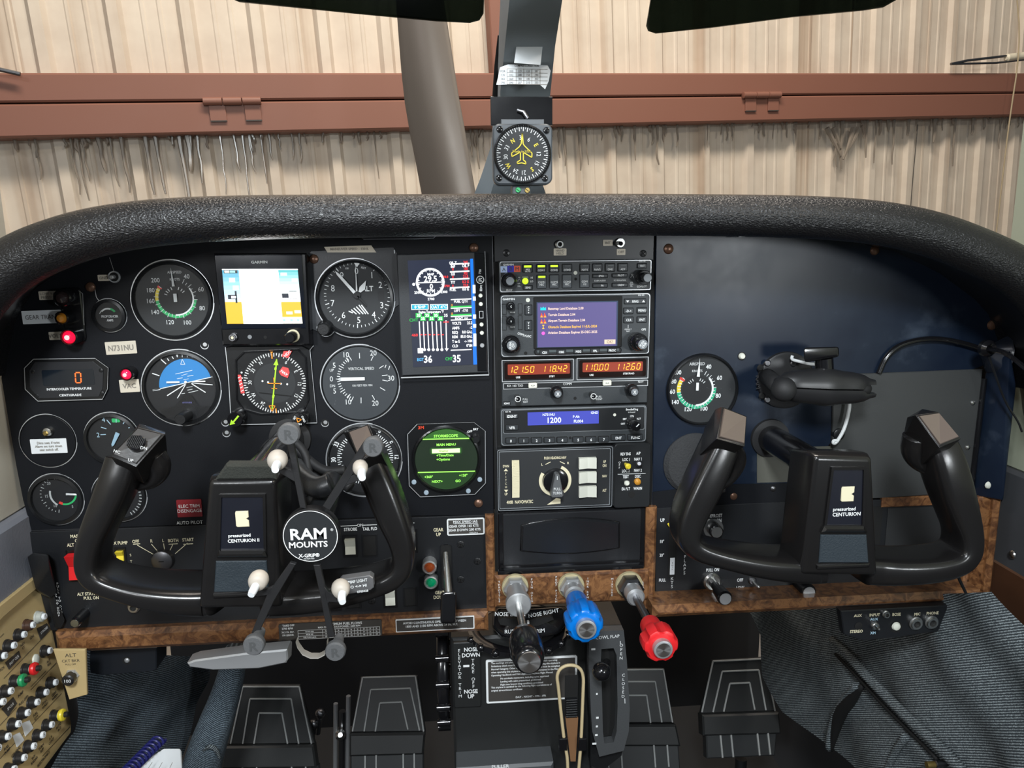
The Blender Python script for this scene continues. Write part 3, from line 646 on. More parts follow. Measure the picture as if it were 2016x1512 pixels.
SP = F = thing('switch_panel', 'black lower left panel with rocker switches, ignition switch and gear lever', 'switch panel', 520, 1130, Z0, 0.0)
mb = MB(); mb.prism(F.poly([(58, 1048), (500, 1030), (957, 1014), (960, 1200), (100, 1242), (85, 1190), (62, 1100)], -0.002), -0.002, 0.002, mat('switch_panel_black', (0.010, 0.011, 0.013), 0.42, bump=0.1, bscale=1500), ch=0.0006)
u_ = F.u(1)
def tx(mb, t, X, Y, h, y=-0.0024, m=WHT, F_=None, **k):
    f = F_ or F; mb.text(t, *f.xz(X, Y, y), f.u(h), y, m, **k)
tx(mb, 'MASTER\nON', 153, 1060, 6.5, m=CRM, bold=True, sx=0.8); tx(mb, 'ALT', 139, 1073, 6.5, m=CRM, bold=True, sx=0.8); tx(mb, 'BAT', 172, 1073, 6.5, m=CRM, bold=True, sx=0.8)
tx(mb, 'AUX PUMP', 232, 1069, 6.5, m=CRM, bold=True, sx=0.8); tx(mb, 'OFF', 267, 1066, 6.5, m=CRM, bold=True, sx=0.8); tx(mb, 'R', 298, 1065, 6.5, m=CRM, sx=0.8); tx(mb, 'L', 321, 1064, 6.5, m=CRM, sx=0.8); tx(mb, 'BOTH', 341, 1064, 6.5, m=CRM, bold=True, sx=0.8); tx(mb, 'START', 370, 1062.5, 6.5, m=CRM, bold=True, sx=0.8)
for a, b, c, d in ((270, 1073, 303, 1092), (298, 1071, 311, 1086), (322, 1070, 324, 1083), (341, 1070, 335, 1083), (369, 1069, 345, 1090)): mb.line(F.xz(a, b, -0.0024), F.xz(c, d, -0.0024), 1.3*u_, -0.0024, CRM)
for a, b in ((262, 276), (332, 350), (361, 380)): mb.line(F.xz(a, 1071.5, -0.0024), F.xz(b, 1070.5, -0.0024), 1.3*u_, -0.0024, CRM)
tx(mb, 'ALT STATIC AIR\nPULL ON', 179, 1173, 6.2, m=CRM, bold=True, sx=0.8); mb.vtext('S T', *F.xz(257.5, 1099, -0.0024), 5*u_, -0.0024, CRM)
tx(mb, 'ON', 709, 1034, 6.5, sx=0.85); tx(mb, 'STROBE', 690, 1042, 6.5, sx=0.78, bold=True); tx(mb, 'TAIL FLD', 728, 1041, 6.5, sx=0.78, bold=True)
for a, b, c, d in ((666, 1036, 703, 1034.5), (715, 1034, 742, 1033), (803, 1030, 816, 1029.5)): mb.line(F.xz(a, b, -0.0024), F.xz(c, d, -0.0024), 1.2*u_, -0.0024, WHT)
tx(mb, 'GEAR\nUP', 863, 1047.5, 7, m=CRM, bold=True, sx=0.78); tx(mb, 'GEAR\nDOWN', 866, 1171, 7, m=CRM, bold=True, sx=0.78)
mb.vtext('PULL TO DUMP', *F.xz(117, 1180, -0.0024), 4.5*u_, -0.0024, WHT)
part(F, 'panel_sheet', mb)
for X, Y in ((907, 1072), (940, 1105), (907, 1141), (732, 1183), (688, 1184)): screw(F, X, Y, 7.5, PLA, y=-0.002, dome=False, slot=True)
def rocker(F, r_, m, y=-0.002, tip=0.006, lab=None, frame=True, tall=True):
    a = F.rect(*r_, y); mb = MB(); w_, h_ = a[2]-a[0], a[3]-a[1]; zc = (a[1]+a[3])/2
    pr = [(0.0, a[1]), (-tip*0.55, a[1]+0.0003), (-tip*0.35, zc), (-tip, a[3]-0.0003), (0.0, a[3])]
    vs = [(x, y+q, z) for x in (a[0], a[2]) for q, z in pr]; n = 5
    mb.add(vs, [tuple(reversed(range(5))), tuple(range(5, 10))]+[(i, (i+1) % 5, (i+1) % 5+5, i+5) for i in range(5)], m)
    o = part(F, 'rocker_switch', mb, lab, sharp=20)
    if frame:
        g = MB(); k = F.u(4); A = rrect(a[0]-k, a[1]-k*1.6, a[2]+k, a[3]+k*1.6); B = rrect(*a); g.frame(A, B, y-0.0012, y, PLG); g.quad((a[0]-k, a[1]-k*1.6, a[2]+k, a[3]+k*1.6), y-0.0003, HOLE); part(F, 'bezel', g, parent=o)
    return o
rocker(F, (138, 1088, 165, 1138), RED, tip=0.010, lab='red master switch rocker'); rocker(F, (231, 1083, 245, 1103), YEL, lab='yellow rocker switch')
rocker(F, (680, 1059, 700, 1090), IVO, lab='white strobe rocker switch'); rocker(F, (759, 1161, 778, 1190), IVO, lab='white rocker switch below the yoke'); rocker(F, (648, 1186, 668, 1196), IVO, lab='white rocker half hidden by the phone holder'); rocker(F, (808, 1047, 818, 1082), CRM, tip=0.003, lab='cream rocker behind the yoke grip')
rocker(F, (612, 1190, 632, 1199), IVO, lab='white rocker mostly hidden by the phone holder')
for r_ in ((714, 1052, 743, 1095), (795, 1156, 821, 1194), (682, 1178, 711, 1198)):
    mb = MB(); a = F.rect(*r_, -0.002); mb.frame(rrect(*a), rrect(a[0]+2*u_, a[1]+2*u_, a[2]-2*u_, a[3]-2*u_), -0.0032, -0.002, PLA); mb.quad(a, -0.0023, HOLE); part(F, 'blank_slot', mb)
mb = MB(); c = F.xz(321, 1102, -0.002); mb.lathe(c, [(17*u_, -0.007), (20*u_, -0.006), (23*u_, -0.002)], DSTEEL); mb.line((c[0]-5*u_, c[1]), (c[0]+5*u_, c[1]), 2*u_, -0.0072, HOLE); part(F, 'ignition_switch', mb)
def knob(F, X0, Y0, X1, Y1, r, L, m, cap=None, nm='knob', rim=None, y=0.0, prof=None, lab=None, capr=0.8):
    # X0,Y0: base on the panel; X1,Y1 unused except for documentation of the tip; axis runs straight out of the panel
    c = F.xz(X0, Y0, y); r = F.u(r); mb = MB()
    mb.lathe(c, [(r*0.82, y-L), (r*0.97, y-L*0.93), (r, y-L*0.75), (r*1.03, y)], m, 28)
    if rim: mb.lathe(c, [(r*1.45, y-0.0015), (r*1.5, y)], rim, 6 if rim is ALU else 24)
    if cap: mb.lathe(c, [(r*capr, y-L-0.0003), (r*capr, y-L*0.98)], cap, 24)
    return part(F, nm, mb, lab)
knob(F, 167, 1207, 173, 1217, 10, 0.022, PLG, STEEL, y=-0.002, capr=0.75, lab='black pull knob with bright metal tip')
def jack(F, X, Y, r, y=0.0, nm='jack_socket', m=STEEL):
    mb = MB(); c = F.xz(X, Y, y-0.003); r = F.u(r); mb.lathe(c, [(r*.45, y-0.0015), (r*.5, y-0.005), (r*.78, y-0.005), (r*.8, y-0.003), (r, y-0.0025), (r, y)], m, 24, cap0=False); mb.disc(c, r*.5, y-0.002, HOLE); return part(F, nm, mb)
jack(F, 263, 1196, 12, -0.002); jack(F, 315, 1192, 12, -0.002)
mb = MB(); a = F.rect(880, 1020, 954, 1053, -0.002); mb.box(a, -0.0026, -0.002, WHT, 0.002); mb.box((a[0]+3*u_, a[1]+3*u_, a[2]-3*u_, a[3]-3*u_), -0.0029, -0.002, INK, 0.0005)
tx(mb, 'MAX SPEED IAS', 916, 1027, 5, y=-0.0031, bold=True); tx(mb, 'GEAR OPER 165 KTS', 913, 1035.5, 5, y=-0.0031, bold=True, sx=0.92); tx(mb, 'GEAR DOWN 200 KTS', 914, 1043, 5, y=-0.0031, bold=True, sx=0.92); tx(mb, '1205204-6', 932, 1048.5, 3, y=-0.0031); mb.line(F.xz(893, 1031, -.003), F.xz(941, 1030, -.003), u_*.8, -.0031, WHT)
part(F, 'placard', mb, 'black and white placard on gear speeds')
mb = MB(); a = F.rect(869, 1072, 889, 1160, -0.002); mb.box(a, -0.0025, -0.002, HOLE, 0.003); mb.frame(rrect(a[0]-2*u_, a[1], a[2]+2*u_, a[3], .003), rrect(*a, .003), -0.003, -0.002, PLA); part(F, 'lever_slot', mb)
# gear lever (thing of its own, moves in its slot)
F = thing('gear_lever', 'chromed landing gear lever with black wheel-shaped knob, down in its slot', 'lever', 881, 1130, Z0, -0.002)
mb = MB(); mb.turn(F.p(877, 1088, 0.0), F.p(883, 1168, -0.030), [(0, 0.0032), (0.9, 0.0042), (1, 0.0042)], STEEL, 16); part(F, 'lever_rod', mb)
mb = MB(); mb.hull([F.p(866, 1166, -0.022), F.p(896, 1164, -0.022), F.p(868, 1166, -0.045), F.p(900, 1164, -0.045), F.p(866, 1226, -0.030), F.p(895, 1226, -0.030), F.p(867, 1228, -0.05), F.p(897, 1228, -0.05)], PLG, 0.004, 4); part(F, 'lever_knob', mb)
def lamp(name, lab, X, Y, r, col, es, base='dark', lit=False, y=0.0, L=0.010):
    F = thing(name, lab, 'light', X, Y, Z0, y); u_ = F.u(r); mb = MB()
    mb.lathe((0, 0), [(u_*.72, -L*0.9), (u_*.85, -L), (u_, -L*0.9), (u_*1.02, 0)], ALU if base == 'metal' else PLG, 24, cap0=False); part(F, 'collar', mb)
    mb = MB(); mb.lathe((0, 0), [(u_*.12, -L*1.18), (u_*.5, -L*1.10), (u_*.74, -L*0.88)], mat('lens_'+name+lab[:8], col, 0.15, coat=0.5, emit=col if lit else None, es=es), 24)
    if lit: mb.lathe((0, 0), [(u_*.10, -L*1.22), (u_*.3, -L*1.17)], glow('hot'+name, (1.0, 0.35, 0.35), 1.6), 16)
    part(F, 'lens', mb); return F
lamp('gear_light', 'unlit amber gear indicator light in a chromed collar', 846, 1108, 14, (0.28, 0.05, 0.008), 0.2, 'metal', y=-0.002, L=0.014)
lamp('gear_light', 'green gear indicator light in a chromed collar below the amber one', 849, 1139, 13.5, (0.0, 0.30, 0.12), 0.3, 'metal', y=-0.002, L=0.012)
F = thing('press_to_test_strip', 'glossy black mounting strip behind the three round warning lights', 'bracket', 147, 618, Z0, 0.0)
mb = MB(); a = F.rect(126, 566, 166, 672); mb.box(a, -0.003, 0, PLG, 0.004, 0.001); mb.path([F.xz(155, 572, -0.003), F.xz(163, 578, -0.003), F.xz(166, 640, -0.003)], F.u(0.9), -0.0034, ALU); part(F, 'plate', mb)
lamp('warning_light', 'black unlit round warning light, topmost of the three on the left', 137, 585, 18, (0.03, 0.02, 0.02), 0, y=-0.003, L=0.016)
lamp('warning_light', 'amber unlit round gear transit warning light between black and red ones', 134, 624, 14, (0.50, 0.20, 0.02), 0.15, y=-0.003, L=0.014)
lamp('warning_light', 'glowing red round warning light, lowest of the three on the left', 148, 661, 17, (1.0, 0.004, 0.03), 1.1, y=-0.003, L=0.014, lit=True)
lamp('vacuum_light', 'glowing red vacuum warning light above the VAC label', 259, 733, 13, (1.0, 0.01, 0.05), 1.1, L=0.014, lit=True)
F = thing('small_jack', 'small round chrome ringed switch above the prop de-icer gauge', 'switch', 225, 545, Z0, 0.0)
mb = MB(); mb.lathe((0, 0), [(0.0045, -0.001), (0.0055, -0.0015), (0.006, 0)], EDGE, 20, cap0=False); mb.disc((0, 0), 0.0052, -0.0006, HOLE); part(F, 'collar', mb); mb = MB(); mb.lathe((0, 0), [(0.0012, -0.008), (0.0022, -0.007), (0.0018, 0)], ALU, 14); part(F, 'pin', mb)

# ---- centre stack
RKF = F = thing('radio_rack', 'tall black recess between the two panels that holds the radio stack', 'radio rack', 1130, 780, Z0, 0.0)
mb = MB(); a = F.rect(975, 450, 1290, 1132); mb.box((a[0]-0.002, a[1], a[2]+0.002, a[3]), 0.003, 0.007, HOLE); part(F, 'backing_plate', mb)
mb = MB(); q = F.rect(973, 490, 1287, 514, -0.001); mb.box((q[0], q[1], q[2], a[3]), -0.001, 0.003, mat('stack_strip', (0.02, 0.021, 0.023), 0.4), 0, 0.0005); part(F, 'top_strip', mb)
mb = MB(); mb.line((a[0]+0.001, a[1]), (a[0]-0.0005, a[3]), 0.0008, 0.0005, DSTEEL); part(F, 'rail', mb); mb = MB(); mb.line((a[2]-0.001, a[1]), (a[2]+0.0005, a[3]), 0.0008, 0.0005, DSTEEL); part(F, 'rail', mb)
screw(F, 997, 498, 6.5, PLA, -0.001, dome=False, slot=True); screw(F, 1266, 499, 6.5, PLA, -0.001, dome=False, slot=True)
jack(F, 1102, 481, 8, -0.001)
sticker(F, (1090, 489, 1115, 503), 'HAND\nHELD', 4, y=-0.001, ink=INKG, lead=1.3); sticker(F, (1187, 472, 1206, 484), 'INT', 4.5, y=-0.001, ink=INKG); sticker(F, (1214, 490, 1231, 502), 'OFF', 4.5, y=-0.001, ink=INKG)
F = thing('toggle_switch', 'chrome toggle switch with round nut at the top of the radio stack', 'switch', 1220, 478, Z0, -0.001)
mb = MB(); mb.lathe((0, 0), [(0.0035, -0.004), (0.0045, -0.004), (0.0050, -0.0015), (0.0055, 0)], STEEL, 24); part(F, 'nut', mb)
mb = MB(); mb.turn((0, -0.003, 0), (-0.0015, -0.013, -0.001), [(0, 0.0015), (0.8, 0.0022), (1, 0.001)], PLG, 12); part(F, 'toggle', mb)

def unit(name, lab, cat, r_, y, m, zoom, rr=0.002, depth=None, edge=True, nm='faceplate'):
    F = thing(name, lab, cat, (r_[0]+r_[2])/2, (r_[1]+r_[3])/2, zoom, 0.0); a = F.rect(*r_, y); mb = MB()
    mb.box(a, y, 0.003, m, rr, 0.0008)
    if edge:
        e = 0.0009; o_ = rrect(a[0]+e, a[1]+e, a[2]-e, a[3]-e, rr, 4); i_ = rrect(a[0]+e*1.7, a[1]+e*1.7, a[2]-e*1.7, a[3]-e*1.7, rr, 4)
        mb.frame(o_, i_, y-0.0002, y, EDGE if edge == 'b' else mat('edge_soft', (0.22, 0.235, 0.25), 0.4))
    part(F, nm, mb); F.a = a; F.y = y; return F
def btn(F, r_, t='', h=10, y=None, L=0.0018, m=None, tm=WHT, rr=None, up=0.0, led=None, sx=0.9, bold=True, nm='button', lab=None, ring=True):
    y = F.y if y is None else y; a = F.rect(*r_, y-L); mb = MB(); m = m or BTN; rr = F.u(10) if rr is None else rr
    if ring: k = F.u(5); mb.box((a[0]-k, a[1]-k, a[2]+k, a[3]+k), y-0.0002, y, HOLE, rr)
    mb.box(a, y-L, y, m, rr, min(0.0006, L*0.5))
    if t:
        if tm is not None: mb.text(t, (a[0]+a[2])/2, (a[1]+a[3])/2+F.u(up), F.u(h), y-L-0.0001, tm, sx=sx, bold=bold, lead=1.25)
    if led is not None:
        lw = (a[2]-a[0])*0.38; zc = a[3]-F.u(20 if led is not LED0 else 20)
        mb.box((((a[0]+a[2])/2)-lw*(1 if led is not LED0 else .6), zc-F.u(11 if led is not LED0 else 4), ((a[0]+a[2])/2)+lw*(1 if led is not LED0 else .9), zc+F.u(11 if led is not LED0 else 4)), y-L-0.0003, y-L, led, 0.0003)
    return part(F, nm, mb, lab)
LEDG = glow('led_green', (0.55, 0.95, 0.02), 1.0); LED0 = mat('led_off', (0.10, 0.11, 0.11), 0.4)

# audio panel
F = unit('audio_panel', 'slim grey audio control panel with green lit buttons, top of the radio stack', 'radio', (132, 306, 1918, 680), -0.004, RAD, zG, 0.002, edge='b')
mb = MB(); Y_ = -0.0046
for X, Y, c, t, tc in ((190, 418, mat('tape_blue', (0.45, 0.58, 0.85), 0.5), 'A', INK), (270, 412, mat('tape_navy', (0.02, 0.015, 0.42), 0.5), 'B', INK), (346, 412, mat('tape_red', (0.75, 0.10, 0.04), 0.5), 'M', INK)):
    a = F.rect(X-38, Y-38, X+38, Y+36, Y_); mb.quad(a, Y_+0.0003, c); mb.text(t, (a[0]+a[2])/2, (a[1]+a[3])/2, F.u(42), Y_, tc)
def zt(mb, F, t, X, Y, h, y=None, m=WHT, **k):
    y = F.y-0.00015 if y is None else y; k.setdefault('bold', True); k.setdefault('sx', 0.9); mb.text(t, *F.xz(X, Y, y), F.u(h), y, m, **k)
zt(mb, F, 'GARMIN', 243, 362, 20, sx=1.1); zt(mb, F, 'GMA 340', 1805, 322, 15); zt(mb, F, 'PILOT', 253, 660, 21); zt(mb, F, 'COPILOT', 1800, 618, 21)
zt(mb, F, 'HI', 515, 514, 21); zt(mb, F, 'LO', 514, 556, 21); zt(mb, F, 'SQ', 369, 512, 14); zt(mb, F, 'OFF\nVOL', 366, 598, 14, lead=2.1); zt(mb, F, 'CABIN AUDIO', 1312, 549, 17, sx=0.85); zt(mb, F, 'ICS ISOLATION', 1545, 544, 17, sx=0.85)
zt(mb, F, 'SQ', 1688, 478, 14); zt(mb, F, 'VOL\nPUSH\nREL', 1680, 590, 13, lead=1.6)
mb.arc(F.xz(369, 552, Y_), F.u(14), F.u(18), -120, 120, Y_+.0002, WHT); mb.arc(F.xz(1688, 510, Y_), F.u(14), F.u(18), -120, 120, Y_+.0002, WHT)
mb.box(F.rect(402, 500, 475, 522, Y_), Y_, Y_+.0006, mat('led_dim', (0.22, 0.25, 0.16), .4), 0.0006); mb.disc(F.xz(1029, 530, Y_), F.u(16), Y_+.0003, HOLE, 16)
mb.disc(F.xz(1026, 458, Y_), F.u(22), Y_+.0003, IVO, 16)
part(F, 'markings', mb)
mb = MB(); mb.lathe(F.xz(440, 554, Y_), [(F.u(20), Y_-.0006), (F.u(36), Y_)], LEDG, 20); part(F, 'indicator_light', mb, 'lit green marker light')
for X, t, l in ((468, 'MKR\nMUTE', LEDG), (627, 'COM1', LEDG), (777, 'COM2', LEDG), (929, 'COM3', LED0), (1135, 'NAV1', LED0), (1282, 'NAV2', LED0), (1431, 'DME', LED0), (1580, 'ADF', LED0)):
    dy = -14*(X-468)/1100; btn(F, (X-56, 362+dy, X+56, 452+dy), t, 22 if '\n' not in t else 18, up=-22, led=l)
for X, t, l in ((632, 'COM1\nMIC', LEDG), (779, 'COM2\nMIC', LED0), (929, 'COM3\nMIC', LED0), (1133, 'COM\n1/2', LED0)):
    dy = -8*(X-632)/500; btn(F, (X-54, 484+dy, X+54, 638+dy), t, 23, up=-20, led=l, m=mat('button_grey', (0.09, 0.10, 0.11), 0.35))
for X0, Y0, X1, Y1, t in ((416, 606, 526, 652, 'SENS'), (1750, 350, 1860, 402, 'TEST'), (1228, 474, 1402, 514, '   SPKR'), (1228, 584, 1402, 628, '      PA'), (1455, 468, 1634, 508, '   PILOT'), (1455, 578, 1634, 622, '   CREW')): btn(F, (X0, Y0, X1, Y1), t, 21)
def rknob(F, X, Y, rs, L, cap=None, y=None, nm='knob', t=None, th=16, rot=0, lab=None, ser=0, m=PLG):
    # stacked concentric knob straight out of the face
    y = F.y if y is None else y; mb = MB(); c = F.xz(X, Y, y); n = len(rs); yy = y
    for i, r in enumerate(rs):
        r = F.u(r); l = L/n; mb.lathe(c, [(r*0.90, yy-l), (r, yy-l*0.88), (r*1.02, yy)], m, 36)
        if ser and (i == 0 or ser > 1):
            for k in range(28): a = 2*PI*k/28; mb.box((c[0]+r*math.cos(a)-r*.03, c[1]+r*math.sin(a)-r*.03, c[0]+r*math.cos(a)+r*.03, c[1]+r*math.sin(a)+r*.03), yy-l*0.9, yy, m)
        yy -= l
    if cap: mb.lathe(c, [(r*0.80, yy-0.0002), (r*.84, yy+0.0003)], cap, 28)
    if t: mb.text(t, *c, F.u(th), yy-0.0005, WHT, rot=rot, bold=True, sx=0.85, lead=1.3)
    return part(F, nm, mb, lab)
CAPG = mat('knob_cap_grey', (0.17, 0.185, 0.20), 0.35)
rknob(F, 243, 541, (85, 55), 0.022, CAPG); rknob(F, 1805, 506, (85, 55), 0.022, CAPG)

# GPS navigator
SCRP = glow('screen_violet', (0.085, 0.068, 0.215), 1.0); 
F = unit('gps_navigator', 'grey GPS navigator with violet database screen and two large knobs', 'gps', (148, 700, 1900, 1428), -0.004, RAD, zG, 0.003, edge='b')
mb = MB(); a = F.rect(538, 735, 1570, 1335, -0.0055); mb.box(a, -0.0055, -0.004, HOLE, 0.001, 0.0006)
q = F.rect(572, 792, 1518, 1322, -0.0057); mb.frame(rrect(*q), rrect(q[0]+F.u(12), q[1]+F.u(5), q[2]-F.u(16), q[3]-F.u(12)), -0.0060, -0.0055, mat('lcd_rim', (.05, .07, .12), .2)); part(F, 'screen_bezel', mb)
mb = MB(); y = -0.0058; mb.quad((q[0]+F.u(12), q[1]+F.u(5), q[2]-F.u(16), q[3]-F.u(12)), y, SCRP)
GW = glow('text_warm', (0.95, 0.72, 0.60), 0.9); GY = glow('text_yellow', (0.95, 0.55, 0.05), 0.9); y2 = y-0.0002
for t, Y, c in (('Basemap Land Database 2.00', 876, GW), ('Terrain Database 2.04', 948, GW), ('Airport Terrain Database 2.04', 1016, GW), ('Obstacle Database Expired 11-JUL-2024', 1090, GY), ('Aviation Database Expires 25-DEC-2025', 1156, GW)):
    mb.text(t, *F.xz(706, Y, y2), F.u(27), y2, c, al='l', sx=0.885, bold=True)
CY = glow('icon_cyan', (0.0, 0.65, 0.75), 0.9); RD = glow('icon_red', (0.9, 0.06, 0.03), 0.9); MG = glow('icon_magenta', (0.95, 0.12, 0.65), 0.9)
mb.flat(F.poly([(615, 895), (682, 895), (680, 855), (665, 870), (650, 852), (635, 870), (618, 855)], y2), y2, CY)
for Y in (948, 1018):
    mb.flat(F.poly([(612, Y+30), (648, Y+30), (630, Y-25)], y2), y2, RD); mb.flat(F.poly([(650, Y+30), (688, Y+30), (664, Y-28)], y2), y2, RD)
    mb.flat(F.poly([(616, Y+30), (646, Y+30), (631, Y+5)], y2), y2-.0001, GY); mb.flat(F.poly([(656, Y+30), (686, Y+30), (670, Y+5)], y2), y2-.0001, GY)
mb.flat(F.poly([(635, 1065), (665, 1065), (650, 1090)], y2), y2, GY); mb.flat(F.poly([(635, 1114), (665, 1114), (650, 1088)], y2), y2, GY); mb.disc(F.xz(650, 1163, y2), F.u(20), y2, MG, 20)
a = F.rect(1363, 1236, 1492, 1288, y2); mb.quad(a, y2, glow('ok_box', (0.85, 0.66, 0.50), 0.9)); mb.text('OK?', (a[0]+a[2])/2, (a[1]+a[3])/2, F.u(32), y2-.0001, INK, sx=0.9)
part(F, 'screen', mb, 'violet lit screen listing five database lines')
mb = MB(); zt(mb, F, 'GARMIN', 246, 764, 22, sx=1.15); zt(mb, F, 'GNS 430', 1793, 718, 15); zt(mb, F, 'COM', 385, 1172, 24, rot=-15); zt(mb, F, '/', 418, 1186, 30); zt(mb, F, 'VLOC', 468, 1196, 24, rot=-8); zt(mb, F, 'GPS', 1822, 1118, 24); zt(mb, F, 'DEFAULT\nNAV', 1640, 1128, 15, bold=False)
zt(mb, F, 'VOL SQ', 290, 918, 13); zt(mb, F, 'VOL ID', 290, 1090, 13); mb.disc(F.xz(470, 775, -.0042), F.u(24), -.0043, IVO, 16); mb.disc(F.xz(444, 1396, -.0042), F.u(20), -.0043, HOLE, 16)
mb.line(F.xz(1641, 1065, -.0043), F.xz(1641, 1105, -.0043), F.u(5), -.0043, WHT)
for r_ in ((168, 820, 222, 945), (168, 958, 222, 1128), (355, 815, 406, 942), (355, 955, 406, 1122)):
    a = F.rect(*r_, -0.0042); mb.frame(rrect(*a), rrect(a[0]+F.u(5), a[1]+F.u(5), a[2]-F.u(5), a[3]-F.u(5)), -.0045, -.004, HOLE)
part(F, 'markings', mb)
for X, Y, t in ((480, 892, 'C\n+\n+'), (480, 1072, 'V\n+\n+')): btn(F, (X-44, Y-58, X+40, Y+58), t, 24)
btn(F, (1598, 762, 1850, 820), 'RNG', 27); 
mb = MB(); mb.flat(F.poly([(1618, 780), (1652, 780), (1635, 806)], -.006), -.0060, WHT); mb.flat(F.poly([(1802, 800), (1838, 800), (1820, 774)], -.006), -.0060, WHT); part(F, 'arrow_marks', mb)
for X, Y, t in ((1646, 903, '-D->'), (1803, 896, 'MENU'), (1648, 1008, 'CLR'), (1803, 1004, 'ENT')): btn(F, (X-56, Y-34, X+56, Y+34), t, 26)
mb = MB(); a = F.rect(545, 1335, 1566, 1410, -.0065); mb.box(a, -.0065, -.004, RADD, 0.005, 0.001, 8); mb.quad((a[0]+0.003, (a[1]+a[3])/2-.0005, a[2]-.003, a[3]-.0015), -.0067, mat('softkey_band', (0.07, 0.085, 0.09), .35)); part(F, 'key_strip', mb)
for X, t in ((664, 'CDI'), (862, 'OBS'), (1060, 'MSG'), (1256, 'FPL'), (1456, 'PROC')): dy = -26*(X-1055)/790; btn(F, (X-52, 1352+dy, X+52, 1400+dy), t, 25, y=-.0066, L=0.0015)
rknob(F, 262, 838, (50, 36), 0.014, None, t='C', th=20); rknob(F, 262, 1010, (50, 36), 0.014, None, t='V', th=20)
rknob(F, 268, 1282, (102, 68), 0.016, CAPG, t='PUSH\nC/V', th=24, rot=90, ser=1); rknob(F, 1735, 1252, (102, 68), 0.028, CAPG, t='PUSH\nCRSR', th=24, rot=55, ser=1)

# nav/com
F = unit('nav_com_radio', 'nav/com radio with two orange seven-segment displays under the GPS navigator', 'radio', (130, 78, 1490, 505), -0.003, RAD, zH, 0.0008, edge=False)
ORD = glow('digits_orange', (1.0, 0.38, 0.03), 1.7); GLO = glow('display_red', (0.42, 0.040, 0.006), 0.6)
for (x0, y0, x1, y1), s, u1, u2, ct in (((132, 84, 800, 286), '121.50 118.42', 'USE', 'STBY', (283, 250, 598, 240)), ((828, 64, 1495, 268), '110.00 112.60', 'USE', 'STBY/RAD', (966, 228, 1312, 214))):
    mb = MB(); a = F.rect(x0, y0, x1, y1, -.004); e = F.u(12); mb.frame(rrect(*a, .0005), rrect(a[0]+e*.5, a[1]+e*.5, a[2]-e*.5, a[3]-e*.5, .0005), -.0042, -.003, EDGE)
    mb.quad(a, -.0036, RADD); part(F, 'display_frame', mb)
    mb = MB(); mb.box((a[0]+e*2, a[1]+e*1.8, a[2]-e*1.8, a[3]-e*1.6), -.0040, -.0036, mat('display_window', (.012, .006, .005), .15), .002)
    q = F.rect(x0+55, y0+40 if x0 < 500 else y0+44, x1-35 if x0 < 500 else x1-52, y0+138 if x0 < 500 else y0+132, -.0041); mb.box(q, -.0042, -.0040, GLO, .001)
    zc = (q[1]+q[3])/2; l, r_ = s.split(' '); W = q[2]-q[0]
    mb.seg7(l, q[0]+W*.02, zc, F.u(56), -.0045, ORD, 0.15, al='l', wd=.50, gap=.38); mb.seg7(r_, q[0]+W*.55, zc, F.u(56), -.0045, ORD, 0.15, al='l', wd=.50, gap=.38)
    mb.text(u1, *F.xz(ct[0], ct[1], -.0042), F.u(16), -.0043, WHT, bold=True); mb.text(u2, *F.xz(ct[2], ct[3], -.0042), F.u(16), -.0043, WHT, bold=True); part(F, 'display', mb, 'orange lit seven-segment frequency display')
mb = MB(); a = F.rect(145, 290, 1490, 345, -.0032); mb.frame(rrect(*a), rrect(a[0]+F.u(5), a[1]+F.u(5), a[2]-F.u(5), a[3]-F.u(5)), -.0034, -.003, EDGE); mb.quad(a, -.0031, RADD)
y = -.0036; zt(mb, F, 'KX 165 TSO', 256, 327, 20, y, bold=False, sx=.95); zt(mb, F, 'COMM', 742, 311, 20, y, bold=False); zt(mb, F, 'NAV', 1424, 290, 20, y, bold=False); zt(mb, F, 'PULL\nTEST', 350, 466, 17, y, bold=False); zt(mb, F, 'PULL\nIDENT', 1036, 440, 17, y, bold=False)
mb.disc(F.xz(814, 444, y), F.u(14), y, HOLE, 14); mb.box(F.rect(145, 472, 212, 506, y), y-.0002, -.003, RADD, .0005); zt(mb, F, 'KING', 179, 493, 17, y-.0004); part(F, 'markings', mb)
for X, Y in ((421, 327), (1113, 304)): btn(F, (X-40, Y-25, X+40, Y+25), '<->', 18, m=IVO, tm=INK, L=.003)
rknob(F, 634, 377, (58, 40), .016, CAPG, t='X', th=30, ser=2); rknob(F, 1330, 357, (58, 40), .018, CAPG, t='X', th=30, ser=2)
for X, Y in ((272, 430), (965, 405)):
    rknob(F, X, Y, (26,), .012); c = F.xz(X, Y, -.003); mb = MB(); mb.arc(c, F.u(22), F.u(27), 0, 360, -.0154, WHT, 30); mb.line(c, (c[0]-F.u(22), c[1]+F.u(4)), F.u(5), -.0154, WHT); part(F, 'knob_ring_mark', mb)

